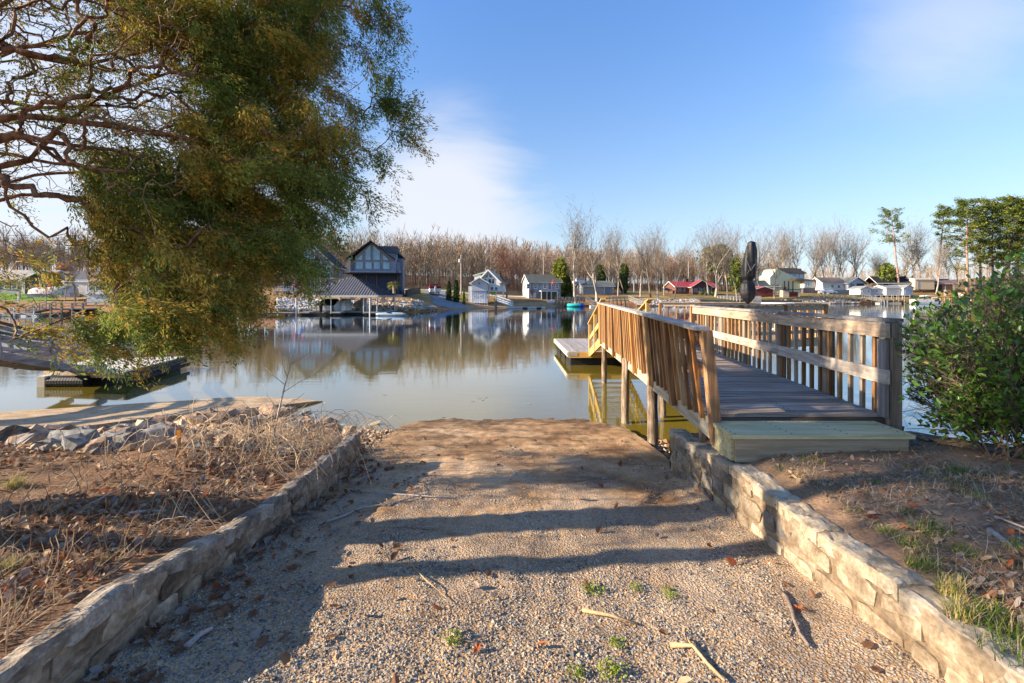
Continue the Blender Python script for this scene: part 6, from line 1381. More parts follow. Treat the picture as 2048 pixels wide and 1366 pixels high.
# black curved wall, driveway, road
def strip(name, pts, w, m, dz=.05, kind=True):
    """ribbon laid on the ground along (px, D) stations"""
    V = []; n = len(pts)
    P = [Vector(((px-1024)*D/F, D, 0)) for px, D in pts]; Q_ = []
    for i in range(n-1):
        for k in range(6): Q_.append((P[i].lerp(P[i+1], k/6), w[i]+(w[i+1]-w[i])*k/6))
    Q_.append((P[-1], w[-1]))
    for i, (p, ww) in enumerate(Q_):
        d = (Q_[min(i+1, len(Q_)-1)][0]-Q_[max(i-1, 0)][0]).normalized(); sd = Vector((-d.y, d.x, 0))
        for j in range(5): q = p+sd*ww*(j/4-.5); V.append((q.x, q.y, G(q.x, q.y)+dz))
    Fq = [(i*5+j, i*5+5+j, i*5+6+j, i*5+1+j) for i in range(len(Q_)-1) for j in range(4)]
    o = npmesh(name, V, Fq, m, smooth=True); struct(o)
asp = mat('old_asphalt', (.16, .165, .18), (.26, .265, .28), sc=2, bump=.2, fine=.15); conc = mat('pale_concrete', (.36, .34, .31), (.48, .45, .41), sc=2)
strip('driveway', [(900, 84), (905, 90), (890, 98), (872, 108), (868, 120)], [7, 7, 6, 6, 6], asp)
strip('road', [(700, 121), (800, 119), (880, 121), (950, 122), (1050, 128), (1150, 140)], [5]*6, conc, .07)
t = thing('curved_retaining_wall', 'black curved retaining wall beside the gabled house', 'wall', ground(824, 88)); m = MB()
for i in range(7):
    a = ground(812+4*i, 84+3.0*i); b_ = ground(816+4*i, 87+3.0*i); m.beam(a+Vector((0, 0, .5)), b_+Vector((0, 0, .5+.02*i)), .3, 1.4)
m.build('blocks', DRK, t, world=True)
# boat on trailer
b = house('trailered_boat', 'red boat with white sides on a trailer beside the driveway', 869, 104, None, .25, 'boat')
m = MB(); m.poly([(-1.2, -2.4), (1.2, -2.4), (1.2, 1.2), (.6, 2.8), (0, 3.2), (-.6, 2.8), (-1.2, 1.2)], .7, 1.4); m.build('hull', WHT, b); m = MB(); m.poly([(-1.25, -2.3), (1.25, -2.3), (1.25, 1.2), (.6, 2.8), (-.6, 2.8), (-1.25, 1.2)], 1.4, 1.95); m.build('cover', paint('maroon', (.22, .02, .04)), b)
MB().box(-1.15, 1.15, -1.6, .6, 2.25, 2.4).build('canopy', paint('maroon', (.22, .02, .04)), b)
MB().lathe([(.15, .5), (.22, 1.0), (.26, 1.6), (.1, 1.9)], 10, (0, -2.75)).build('outboard_engine', paint('grey_engine', (.3, .33, .38)), b)
for x in (-1, 1): MB().tube([(x-.1, 0, .35), (x+.1, 0, .35)], .35, 14).build('wheel', DRK, b)
MB().box(-.9, .9, -2.2, 3.8, .45, .6).build('trailer_frame', DRK, b)
# utility poles
def pole(px, D, y1, label, kind=0):
    p = ground(px, D); H = zc(D, y1)-p.z; t = thing('utility_pole', label, 'pole', p, group='utility poles along the far road'); w_ = mat('pole_wood', (.30, .27, .24), (.42, .39, .36), sc=3)
    MB().tube([(0, 0, -.3), (0, 0, H)], [.19, .13], 8).build('pole', w_, t)
    if kind != 1: MB().box(-.9, .9, -.06, .06, H-.75, H-.62).build('crossarm', w_, t)
    if kind == 1: MB().lathe([(.26, H-1.9), (.28, H-1.8), (.28, H-1.1), (.2, H-1.0)], 10, (-.35, 0)).build('transformer', paint('trf', (.5, .5, .5)), t)
    for x in (-.8, 0, .8):
        if kind != 1 or x == 0: MB().lathe([(.04, H-.6), (.06, H-.5), (.03, H-.4)], 6, (x, 0)).build('insulator', WHT, t)
pole(922, 117, 510, 'utility pole with grey transformer left of the white A-frame', 1); pole(1087, 134, 514, 'utility pole behind the blue grey house roof'); pole(1377, 196, 512, 'tall T topped utility pole behind the red roofed house'); pole(1268, 150, 530, 'plain wooden pole among the lawn trees', 0)
# --- white A-frame and boat house
h = house('white_a_frame', 'white A-frame house with triangular windows and open deck below', 980, 108, 600, -.12); s = 108/F
wh = siding('white_siding', (.66, .64, .62)); X = lambda px: (px-980)*s; Z = lambda y: (600-y)*s
m = MB(); zr, ze = Z(541), Z(569); m.prism([(X(957), 0, Z(583)), (X(957), 0, Z(561)), (X(977), 0, zr), (X(998), 0, Z(561)), (X(1003), 0, Z(583))], (0, 9, 0)); m.build('wall', wh, h)
m = MB()
for sgn, ex in ((-1, 952), (1, 1003)): m.prism([(X(977), -.7, zr+.25), (X(ex), -.7, Z(565)), (X(ex), -.7, Z(567)), (X(977), -.7, zr-.1)], (0, 10, 0))
m.build('roof', paint('pale_green_roof', (.38, .42, .36)), h)
m = MB()
for sgn, ex in ((-1, 952), (1, 1003)): m.beam((X(977), -.75, zr+.1), (X(ex), -.75, Z(566)), .08, .3)
m.build('fascia', WHT, h)
MB().box(X(944), X(957), 2.5, 7, Z(585), Z(548)).build('dormer_wall', wh, h); m = MB(); m.prism([(X(941), 2.3, Z(549)), (X(966), 2.3, Z(542)), (X(966), 2.3, Z(544)), (X(941), 2.3, Z(551))], (0, 5.2, 0)); m.build('dormer_roof', MP['pale_green_roof'], h)
for a, b_, c, d in ((968, 975, 549, 552), (979, 986, 549, 552)):
    m = MB(); hh = .04
    if a < 977: m.prism([(X(a), -.03, Z(555)), (X(975.5), -.03, Z(547.5)), (X(975.5), -.03, Z(555))], (0, .05, 0))
    else: m.prism([(X(979), -.03, Z(547.5)), (X(986), -.03, Z(555)), (X(979), -.03, Z(555))], (0, .05, 0))
    m.build('gable_window', GLS, h)
for a in (962.5, 970, 979.5, 987): win(h, 'f', X(a), Z(567), 5.5*s, 9*s, 0)
for a in (975, 984, 993): win(h, 'f', X(a), Z(581), 5.5*s, 7*s, 0)
MB().box(X(966), X(1012), -3, 0, Z(583.5), Z(582)).build('deck', WHT, h)
for px in (968, 982, 996, 1010): MB().box(X(px)-.1, X(px)+.1, -2.95, -2.75, -.6, Z(583)).build('post', WHT, h)
for hh in (576.5, 580): MB().box(X(966), X(1012), -3.04, -3.0, Z(hh), Z(hh-.6)).build('rail', WHT, h)
for px, c in ((985, 'lime_kayak'), (990, 'lime_kayak')): 
    o = thing('kayak', 'lime green kayak stored under the white deck, '+('left' if px == 985 else 'right')+' one', 'kayak', at(px, 106, 587)); MB().tube([(-.35+.1*i, 0, 0) for i in range(8)], [.12, .3, .36, .38, .38, .36, .3, .12], 8).build('hull', paint('lime', (.45, .75, .03)), o)
h = house('white_boathouse', 'tall white boathouse with a round dark window facing the lake', 957, 101, 605.5, .02, 'building'); s = 101/F; X = lambda px: (px-957)*s; Z = lambda y: (605.5-y)*s
gable(h, X(943.5), X(974.5), 0, 6, Z(565), Z(556)-Z(565), 'y', paint('pgr2', (.42, .43, .38)), siding('blue_white', (.56, .58, .62)), zb=Z(581.5)-.02, ov=.5)
MB().box(X(944), X(973), .2, 6, -1, Z(582)).build('lower_wall', paint('vboard', (.48, .52, .6)), h); m = MB(); [m.box(X(944)+.4*i, X(944)+.4*i+.05, .16, .2, 0, Z(582)) for i in range(8)]; m.build('battens', WHT, h)
m = MB(); m.tube([(X(958.5), -.06, Z(567)), (X(958.5), .02, Z(567))], .26, 16); m.build('round_window', GLS, h)
for a in (950, 962): win(h, 'f', X(a), Z(594), .35, .35, .2)
MB().box(X(945), X(975), -1.2, .2, -.05, .05).build('deck', WHT, h); 
for z_ in (.45, .8): MB().box(X(945), X(975), -1.22, -1.18, z_, z_+.06).build('rail', WHT, h)
for i in range(7): x = X(945)+i*.55; MB().box(x-.04, x+.04, -1.25, -1.17, -1.2, .85).build('post', WHT, h)
MB().box(X(936), X(944), 1, 6, 0, Z(572)).build('side_wall', siding('blue_white', (.56, .58, .62)), h)
# white gangway, float, blue inflatable
t = thing('white_gangway', 'white railed gangway sloping down beside the white boathouse', 'gangway', at(1010, 97, z=0)); gangw(t, at(993, 97, 602), at(1024, 96, 612), 1.3, WHT, 1.0, 5); MB().box(at(990, 97).x, at(994, 97).x, 96, 98, -.5, zc(97, 601)).build('landing', TW, t, world=True)
t = thing('floating_dock', 'long low pale floating dock at the foot of the white gangway', 'dock', at(1052, 93, z=0)); MB().box(at(1014, 93).x, at(1090, 93).x, 92, 94.6, .05, .3).build('deck', paint('dock_pale', (.5, .49, .46)), t, world=True)
for px in (1050, 1078): p = at(px, 91.95, z=.1); MB().box(p.x-.5, p.x+.5, p.y, p.y+.04, -.05, .28).build('fender', DRK, t, world=True)
h = house('blue_grey_house', 'blue grey two storey house with gable end coloured white for sunlight and red flag', 1090, 124, 601, .20); s = 124/F; bg_ = siding('blue_grey', (.22, .235, .285)); W_ = 66*s; 
found(h, -W_/2, W_/2, 0, 7.5, paint('block', (.3, .28, .26))); zw = (601-563)*s*.98; gable(h, -W_/2, W_/2, 0, 7.5, zw, 2.0, 'x', roofm('slate', (.085, .092, .085)), bg_, ov=.4); m = MB(); ym = 3.75; m.prism([(-W_/2-.03, 0.02, 0), (-W_/2-.03, 7.48, 0), (-W_/2-.03, 7.48, zw), (-W_/2-.03, ym, zw+1.95), (-W_/2-.03, .02, zw)], (.02, 0, 0)); m.build('sunlit_gable', siding('white_siding', (.66, .64, .62)), h)  # white sheet on the left gable puts its sunlight into the colour
for u in (-4.6-.2, -2.6-.2, 0, 3.6): win(h, 'f', u*W_/9.4, 3.3, .85, 1.15, 0, my=2)
win(h, 'f', -3.3, .9, 1.15, 1.1, 0, mx=2, gl=CUR); win(h, 'f', 3.7, 1.0, .5, 1.1, 0); 
for u in (-5, -2): win(h, 'l', u, 3.0, .5, 1.1, -W_/2-.03, fr=DRK); 
win(h, 'f', 1.3, 3.0, .9, 1.7, 0, name='door')
MB().box(-1.6, 3.0, -2.0, 0, 2.45, 2.65).build('balcony_deck', WHT, h); 
for z_ in (2.8, 3.05, 3.3): MB().box(-1.6, 3.0, -2.04, -2.0, z_, z_+.1).build('balcony_rail', paint('grey_rail', (.4, .4, .4)), h)
for x in (-1.5, 0, 1.2, 2.9): MB().box(x-.08, x+.08, -2.0, -1.85, 0, 2.45).build('post', WHT, h)
for x in (-.8, .6, 2.1): MB().box(x-.55, x+.55, -1.88, -1.82, .3, 2.3).build('screen_panel', paint('porch_screen', (.07, .08, .06)), h)
MB().box(.1, .7, -1.9, -1.8, 0, 2.0).build('porch_door', DRK, h)
f = thing('red_flag', 'red flag with white marks on the balcony of the blue grey house', 'flag', at(1103, 118.5, 571)); MB().beam((-.1, 0, 0), (.3, 0, 1.7), .03, .03).build('staff', WHT, f); m = MB(); m.add([(.3, -.02, 1.7), (-.1, .02, .3), (.35, .03, .1), (.75, -.03, .5)], [(0, 1, 2, 3)]); m.add([(.3, .01, 1.7), (-.1, .05, .3), (.35, .06, .1), (.75, 0, .5)], [(3, 2, 1, 0)]); m.build('cloth', paint('flag_red', (.6, .03, .04)), f); m = MB(); m.add([(.2, -.045, 1.0), (.12, -.04, .6), (.3, -.03, .5), (.4, -.045, .9)], [(0, 1, 2, 3)]); m.build('white_mark', WHT, f)
t = pier_far('timber_pier', 'timber pier with many posts beside the blue grey house', 1112, 1170, 113, zc(113, 601), 2.5, .9, 8, TW, .3, brace=False)
t = thing('pier_stair', 'steep timber stair with rails right of the blue inflatable', 'stair', at(1185, 110, z=0)); gangw(t, at(1172, 111, 598), at(1190, 110, 612), 1.4, TW, 1.0, 5); MB().box(at(1165, 112).x, at(1180, 112).x, 111, 114, zc(112, 600), zc(112, 599)).build('landing', TW, t, world=True)
o = thing('inflatable', 'teal and blue inflatable raft at the clay beach', 'raft', at(1150, 109, z=.1)); m = MB(); m.tube([(1.55*math.cos(a), .8*math.sin(a), .3) for a in np.linspace(0, 5.6, 16)], .42, 8); m.build('left_tube', paint('teal', (.03, .42, .45)), o, smooth=True); m = MB(); m.tube([(1.62*math.cos(a)+.1, .8*math.sin(a)-.02, .3) for a in np.linspace(-1.1, .4, 8)], .44, 8); m.build('blue_tube', paint('royal', (.03, .1, .5)), o, smooth=True)
o = thing('white_dinghy', 'small white upturned dinghy on the beach by the pier posts', 'boat', ground(1103, 117)); MB().tube([(-1.2+.4*i, 0, .25) for i in range(7)], [.15, .4, .48, .5, .48, .4, .15], 8).build('hull', WHT, o, smooth=True)
o = thing('blue_bin', 'blue tarpaulin bundle at the foot of the forked tree', 'tarpaulin', ground(1194, 123)); MB().lathe([(.9, 0), (.8, .3), (.45, .8), (.1, 1.0)], 9).build('bundle', paint('tarp_blue', (.05, .12, .3)), o)
t = thing('low_float', 'small grey float at the foot of the pier stair', 'dock', at(1203, 107, z=0)); MB().box(at(1180, 107).x, at(1222, 107).x, 106, 108, .05, .35).build('deck', paint('dock_pale', (.5, .49, .46)), t, world=True)
h = house('garage', 'low grey garage with a wide dark roof behind the forked tree', 1198, 147, 588, .12, 'garage'); gable(h, -5.5, 4.8, 0, 7, 2.6, 1.6, 'x', roofm('green_grey', (.13, .15, .14)), paint('garage_wall', (.33, .34, .34)), ov=.5); MB().box(1.9, 4.2, -.04, 0, 0, 2.1).build('door', paint('door_blue', (.2, .24, .3)), h); MB().box(1.7, 1.88, -.06, 0, 0, 2.5).build('post', WHT, h); m = MB(); m.prism([(-5.9, -.3, 2.3), (-5.9, 3.5, 4.1), (-5.9, 3.5, 4.5), (-5.9, -.3, 2.7)], (.06, 0, 0)); m.build('barge_board', WHT, h); MB().box(-5.6, -5.3, -.4, -.1, 0, 2.6).build('post', WHT, h)
# vehicles
def car(px, D, y, rz, label, body, suv=True, nm='parked_car', cat='car', L_=4.8):
    p = ground(px, D); 
    if y: p.z = zc(D, y)
    t = thing(nm, label, cat, p, rz); k = L_/4.8; hb = .85 if suv else .72; ht = 1.75 if suv else 1.4
    prof = [(-2.4, .35), (-2.42, .7), (-2.35, hb+.1), (-1.9 if suv else -1.2, hb+.15), (-1.75 if suv else -.8, ht-.08), (-1.6 if suv else -.5, ht), (.2, ht), (.5, ht-.06), (1.15, hb+.18), (2.1, hb), (2.38, .65), (2.4, .35)]
    m = MB(); secs = []
    for yy, sh in ((-.92, 0), (-.86, .03), (.86, .03), (.92, 0)): secs.append([(x*k, yy*k if z < 1.2 else yy*k*.86, z*k) for x, z in prof])
    vs = [q for s_ in secs for q in s_]; n = len(prof); m.add(vs, [(a*n+i, a*n+(i+1) % n, (a+1)*n+(i+1) % n, (a+1)*n+i) for a in range(3) for i in range(n)]+[tuple(range(n-1, -1, -1)), tuple(3*n+i for i in range(n))]); b = m.build('body', body, t)
    for x in (-1.5, 1.5):
        for yy in (-.9, .9): w = MB().tube([(x*k, (yy-.12)*k, .35*k), (x*k, (yy+.12)*k, .35*k)], .36*k, 14).build('wheel', DRK, t); MB().tube([(x*k, (yy-.14)*k, .35*k), (x*k, (yy+.14)*k, .35*k)], .2*k, 10).build('rim', paint('rim', (.4, .4, .42)), w)
    for sgn in (-1, 1):
        for x0, x1 in (((-1.6, -.75), (-.65, .1), (.18, .85)) if suv else ((-.9, -.1), (0, .75))):
            m = MB(); z0, z1 = hb+.2, ht-.14; dx = .16 if x1 > .5 else 0; pl = [(x0, z0), (x1, z0), (x1-dx*2.2, z1), (x0+(.1 if x0 < -1.5 else 0), z1)]; y0 = sgn*.80*k; y1 = sgn*.84*k
            m.prism([(a*k, sgn*(.865 if z < 1.2 else .83)*k, z*k) for a, z in pl], (0, sgn*.012, 0)); m.build('window', GLS, t)
    m = MB(); m.add([(1.12*k, -.72*k, (hb+.2)*k), (1.12*k, .72*k, (hb+.2)*k), (.56*k, .66*k, (ht-.08)*k), (.56*k, -.66*k, (ht-.08)*k)], [(0, 1, 2, 3)]); m.v = [(a+.03, b_, c+.02) for a, b_, c in m.v]; m.build('windscreen', GLS, t)
    m = MB(); m.box(-2.45*k, -2.4*k, -.85*k, -.7*k, .8*k, 1.1*k); m.build('tail_light', paint('tail', (.5, .02, .02)), t)
    m = MB(); m.box(2.36*k, 2.41*k, -.85*k, -.6*k, .6*k, .78*k); m.build('headlight', WHT, t)
    return t
car(1656, 163, 588, 0, 'white SUV parked above the long far pier', paint('car_white', (.7, .7, .72), rough=.3), L_=5.4)
car(1660, 186, 576, .1, 'light blue car parked between the green house and white ranch', paint('car_blue', (.4, .5, .62), rough=.3), False)
car(1161, 142, 569, .3, 'white pickup parked on the rise behind the tall trunk', paint('car_white', (.7, .7, .72), rough=.3), nm='parked_truck', cat='truck')
car(1236, 160, 579, 2.8, 'dark blue car parked among the lawn trees', paint('car_dark', (.03, .04, .055), rough=.3))
car(1331, 166, 583, .0, 'dark car shaded beside the red roofed house', paint('car_dark', (.03, .04, .055), rough=.3), False)
# --- red roofed house
h = house('red_roof_house', 'brick house with bright red metal roof and a dark gable porch', 1394, 166, 588, .1); s = 166/F; br = mat('dark_brick', (.10, .045, .035), (.2, .09, .07), sc=8, bump=.4); rr = mat('red_metal', (.26, .03, .03), (.36, .05, .05), sc=2, rough=.45, bump=.1)
found(h, -8, 7, 0, 9); gable(h, -8.2, 7.2, 0, 9, 2.7, 1.9, 'x', rr, br, ov=.5); gable(h, -3.2, 4.2, -2.4, .0, 2.6, 2.3, 'y', rr, paint('porch_dark', (.09, .05, .05)), ov=.5)
MB().box(-2.2, -1.2, 4, 5, 3.5, 5.6).build('chimney', paint('chim_dark', (.035, .03, .03)), h)
for x in (-3.1, -.5, 1.6, 4.1): MB().box(x-.08, x+.08, -2.55, -2.42, -.3, 2.6).build('post', paint('post_tan', (.42, .36, .28)), h)
for u in (-6.5, -4.6): win(h, 'f', u, .9, 1.1, 1.2, 0, my=2, fr=paint('frame_dark', (.12, .09, .08)))
for u in (-1.8, .6, 2.9): win(h, 'f', u, .5, 1.6, 1.6, -2.42, mx=2, fr=MP['frame_dark'], gl=GLS)
MB().box(-7.6, -.8, -4.6, -2.45, -.4, -.2).build('deck', paint('red_deck', (.22, .08, .06)), h)
for z_ in (.15, .5): MB().box(-7.6, -.8, -4.66, -4.6, z_, z_+.1).build('rail', MP['red_deck'], h)
for i in range(8): x = -7.5+i*.95; MB().box(x-.06, x+.06, -4.66, -4.56, -1.6, .6).build('post', MP['red_deck'], h)
MB().box(6.0, 6.8, 3.5, 4.3, 3, 5.6).build('orange_flue', paint('orange', (.5, .22, .05)), h)
for i, px in enumerate((1403, 1413, 1425)): o = thing('round_shrub', ('left', 'middle', 'right')[i]+' small clipped green shrub before the red roofed house', 'shrub', ground(px, 157), group='clipped shrubs before the red roofed house'); MB().lathe([(.1, 0), (.5, .35), (.65, .8), (.45, 1.25), (.05, 1.4)], 9).build('foliage', mat('far_green', (.08, .14, .02), (.17, .24, .05), sc=4, bump=1, bd=.2), o)
# --- red shed, dark roofed building
h = house('red_shed', 'small dark red shed with red roof right of the parasol', 1529, 166, 592, .05, 'shed'); gable(h, -3.6, 3.2, 0, 5, 2.4, 1.0, 'y', paint('rust_roof', (.30, .06, .04)), paint('maroon_wall', (.16, .045, .04)), ov=.4); MB().box(.3, 3.0, -.06, 0, 0, 2.0).build('garage_door', paint('maroon_door', (.12, .03, .03)), h)
h = house('pavilion', 'dark hip roofed pavilion behind the red shed', 1528, 185, 583, 0, 'pavilion'); gable(h, -4.5, 6, 0, 6, 2.4, 2.0, 'x', roofm('navy', (.05, .06, .075)), DRK, ov=.6, wall=False); 
for x in (-4.4, -1, 2.4, 5.8): MB().box(x-.15, x+.15, 0, .3, -.5, 2.5).build('post', paint('post_tan', (.42, .36, .28)), h)
MB().box(-4.4, 5.8, 3, 3.2, -.5, 2.4).build('back_wall', paint('bw', (.2, .15, .12)), h)
h = house('stone_kiosk', 'small stone pier with dark metal roof beside the red shed', 1575, 163, 594, 0, 'kiosk'); MB().box(-1.6, .6, 0, 2, -.4, 2.6).build('stone_wall', paint('stone_pale', (.42, .36, .29), .3), h); MB().box(-2, 4.8, -.5, 2.6, 2.6, 2.8).build('roof', roofm('navy', (.05, .06, .075)), h); MB().box(4.2, 4.4, 0, .2, -.5, 2.6).build('post', WHT, h); MB().box(.7, 4.0, .4, 2, -.3, 1.8).build('dark_bay', paint('bay_red', (.2, .04, .03)), h)
# --- pale green house
h = house('pale_green_house', 'large pale green house with two roof levels and long window wall', 1588, 186, 586, .1); s = 186/F; pg = siding('pale_green', (.46, .52, .40)); tb = roofm('brown_grey', (.16, .13, .115))
X = lambda px: (px-1588)*s; Z = lambda y: (586-y)*s; m = MB(); m.prism([(X(1537), 0, 0), (X(1537), 0, Z(555)), (X(1553), 0, Z(538)), (X(1606), 0, Z(560)), (X(1606), 0, 0)], (0, 9, 0)); m.build('wall', pg, h)
MB().box(X(1574), X(1614), 1, 8, Z(566), Z(545)).build('upper_wall', paint('slate_wall', (.3, .32, .35)), h); m = MB(); m.prism([(X(1552), .5, Z(539)), (X(1556), .5, Z(536)), (X(1597), .5, Z(536)), (X(1617), .5, Z(545)), (X(1617), .5, Z(547)), (X(1572), .5, Z(545))], (0, 8, 0)); m.build('upper_roof', tb, h)
for a in (1580, 1588, 1599, 1608): win(h, 'f', X(a), Z(555), 5*s, 6*s, 1, gl=GLB)
MB().box(X(1602), X(1650), -2, 8, Z(576), Z(562)).build('lower_wall', paint('offwhite2', (.5, .49, .46)), h); MB().box(X(1600), X(1655), -2, 6, -2, Z(576)).build('basement', paint('basement', (.10, .10, .12)), h)
m = MB(); m.prism([(X(1580), -2.6, Z(557)), (X(1655), -2.6, Z(562)), (X(1655), -2.6, Z(564)), (X(1585), -2.6, Z(561))], (0, 9, 0)); m.build('lower_roof', tb, h)
for i in range(8): win(h, 'f', X(1606+5.4*i), Z(573), 4.2*s, 7*s, -2, gl=GLB if i < 3 else CUR)
for i in range(3): MB().box(X(1564+9*i), X(1566+9*i), -.8, -.6, 0, Z(562)).build('post', DRK, h)
MB().box(X(1567), X(1571), -.05, 0, 0, 2.6).build('door', paint('door_red', (.3, .07, .04)), h); MB().box(X(1625), X(1631), 7, 8, Z(560), Z(535)).build('chimney', paint('chim_dark', (.035, .03, .03)), h)
h = house('white_ranch', 'white ranch house with grey gable and a dark carport bay', 1697, 180, 580, .12); s = 180/F; wr = siding('warm_white', (.62, .6, .57)); X = lambda px: (px-1697)*s
found(h, X(1655), X(1728), 0, 8); gable(h, X(1650), X(1700), 2, 9, 3.0, 2.0, 'x', tb, wr, ov=.5); gable(h, X(1697), X(1733), 0, 9, 3.0, 2.0, 'y', roofm('green_grey2', (.14, .15, .15)), paint('gable_grey', (.4, .42, .47)), ov=.8)
win(h, 'f', X(1705), .9, 1.3, 1.4, 0, mx=2, fr=DRK); MB().box(X(1715), X(1731), -.05, 0, -.3, 2.6).build('dark_bay', paint('bay', (.04, .035, .035)), h); win(h, 'f', X(1670), .9, 1.2, 1.1, 2); win(h, 'f', X(1685), .9, 1.2, 1.1, 2)
MB().box(X(1700), X(1736), -3, 0, -.7, -.45).build('deck', TW, h)
for i in range(5): x = X(1701)+i*1.6; MB().box(x-.08, x+.08, -2.95, -2.8, -2.2, -.5).build('post', TW, h)
h = house('black_pavilion', 'open pavilion with a wide black gable roof above the boathouses', 1790, 186, 578, -.1, 'pavilion'); gable(h, -6.8, 6.2, 0, 8, 2.6, 2.6, 'x', roofm('blackest', (.02, .022, .03)), DRK, ov=.5, wall=False)
for i in range(7): x = -6.6+i*2.1; MB().box(x-.12, x+.12, 0, .24, -1, 2.7).build('post', paint('post_tan', (.42, .36, .28)), h)
MB().box(-6.5, 6, 4, 4.2, -1, 2.6).build('back_wall', paint('bw', (.2, .15, .12)), h); MB().box(-6.6, 6.1, -.1, 0, -.6, .2).build('low_rail', paint('railb', (.3, .2, .12)), h)
for px, w, l, cc in ((1737, 20, 'small cream and pale blue boathouse with two windows at the left end', 0), (1798, 50, 'larger white boathouse with a grey bay behind the long pier', 1)):
    h = house('small_boathouse', l, px, 169, 590, .1, 'boathouse', 'white boathouses behind the long pier'); s = 169/F; k = w*s
    if cc: gable(h, -5.2, 3.2, 0, 6, 2.6, .9, 'x', roofm('mid_grey', (.22, .23, .24)), siding('white2', (.68, .66, .62)), ov=.4); gable(h, .8, 4.8, -1.0, 6.01, 2.6, 1.1, 'y', roofm('mid_grey', (.22, .23, .24)), siding('blue_white', (.56, .58, .62)), ov=.4); MB().box(1.4, 4.2, -1.06, -1.0, .1, 2.0).build('garage_door', paint('pb', (.36, .42, .52)), h)
    else: gable(h, -3.2, 1.0, 0, 5, 2.3, .9, 'y', roofm('mid_grey', (.22, .23, .24)), siding('cream', (.66, .62, .56)), ov=.4); MB().box(1.0, 7.0, .4, 5, 0, 2.2).build('side_wall', paint('pb2', (.32, .4, .5)), h); m = MB(); m.prism([(.8, .1, 2.2), (7.2, .1, 2.2), (7.2, 2.6, 2.9), (.8, 2.6, 2.9)], (0, 0, .12)); m.build('side_roof', roofm('mid_grey', (.22, .23, .24)), h); win(h, 'f', -2.2, 1.1, .6, .6, 0); win(h, 'f', 0, 1.1, .6, .6, 0); win(h, 'f', 3.8, 1, .6, .8, .4)
YT = wood('yellow_timber', (.34, .26, .16), (.48, .39, .26), (.58, .50, .36), 'x', rand=.1)
t = pier_far('long_pier', 'long timber pier with pale railings before the white boathouses', 1628, 1722, 160, zc(160, 598), 3, 1.5, 9, YT, .45); t2 = pier_far('long_pier', 'white railed right half of the far pier before the boathouses', 1742, 1820, 161, zc(161, 599), 3, 1.5, 7, YT, 0, wht=WHT)
gangw(t, at(1722, 159, 596), at(1765, 158, 605.5), 1.6, paint('gw_grey', (.42, .40, .36)), 1.3, 9)
t = thing('small_float', 'small low float under the far grey gangway', 'dock', at(1775, 157, z=0)); MB().box(at(1755, 157).x, at(1798, 157).x, 156, 158, .05, .4).build('deck', paint('dock_pale', (.5, .49, .46)), t, world=True); 
for i in range(4): p = at(1766+3*i, 155.9, z=.4); MB().box(p.x-.15, p.x+.15, p.y, p.y+.3, 0, 1.0).build('post', WHT if i % 2 else DRK, t, world=True)
h = house('cream_building', 'cream block building at the right behind bare trunks', 1850, 184, 579, .05, 'building'); gable(h, -4.2, 4.0, 0, 7, 4.0, .7, 'x', paint('cr_roof', (.5, .42, .3)), paint('cream_wall', (.62, .50, .34)), ov=.2); MB().box(-3.2, -2.4, -.05, 0, 0, 3.6).build('door', paint('grey_mid', (.33, .33, .35)), h)
h = house('brown_porch_house', 'brown house with purple grey roof and dark open porch at the right', 1887, 184, 580, 0); gable(h, -4.5, 5.5, 2, 9, 3.0, 1.6, 'x', roofm('purple', (.16, .11, .12)), paint('brown_wall', (.26, .19, .14)), ov=1.2); MB().box(-3.6, 1.2, 1.9, 2, 0, 2.6).build('dark_bay', MP['bay'], h)
for x in (-4.4, -1.5, 1.6, 5.2): MB().box(x-.1, x+.1, .8, 1, -.3, 2.7).build('post', TW, h)
for (px, D, w, l) in ((1858, 176, 30, 'brown slatted deck railing left of the pale slope'), (1833, 178, 26, 'orange brown deck rail below the cream building')):
    t = thing('deck_railing', l, 'railing', ground(px, D)); k = w*D/F
    for i in range(12): x = -k/2+k*i/11; MB().box(x-.05, x+.05, 0, .08, -.4, 1.4).build('picket', paint('rdk', (.2, .1, .05)), t)
    MB().box(-k/2, k/2, -.05, .13, 1.4, 1.52).build('rail', MP['rdk'], t)
t = pier_far('right_pier', 'timber pier with diagonal brace right of the pontoon boat', 1880, 1918, 157, zc(157, 595), 3, 0.1, 4, YT)
t = thing('playground_slide', 'bright yellow slide on the orange slope at the right', 'slide', ground(1905, 176)); MB().beam((-2.2, 0, 2.2), (2.4, 0, .2), .9, .18).build('chute', paint('yellow', (.75, .5, .02)), t); MB().box(-2.9, -2.2, -.5, .5, 0, 2.3).build('tower', TW, t)
# pontoon boat
b = thing('pontoon_boat', 'white pontoon boat with raised white canopy at the far right pier', 'boat', at(1853, 153, z=.1)); 
for y_ in (-.9, .9): MB().tube([(-5, y_, .1), (-4.6, y_, .15), (3.8, y_, .15), (4.3, y_, .15)], [.1, .38, .38, .3], 10).build('pontoon', mat('aluminium'+'', (.5,.5,.5)), b)
MB().box(-4.7, 3.6, -1.2, 1.2, .5, .68).build('deck', WHT, b); MB().box(-4.6, 1.6, -1.22, -1.14, .68, 1.5).build('side_panel', WHT, b); MB().box(-4.6, 1.6, 1.14, 1.22, .68, 1.5).build('side_panel', WHT, b); MB().box(-4.62, -4.55, -1.14, 1.14, .68, 1.5).build('front_panel', WHT, b)
MB().box(-3.8, .8, -1.235, -1.225, .95, 1.02).build('stripe', paint('stripe', (.45, .45, .48)), b); MB().box(1.7, 3.5, -1.1, 1.1, .68, 1.3).build('engine_cover', paint('navy_vinyl', (.06, .09, .14)), b); MB().lathe([(.2, .2), (.28, .9), (.3, 1.4), (.15, 1.7)], 8, (4.0, 0)).build('outboard_engine', DRK, b)
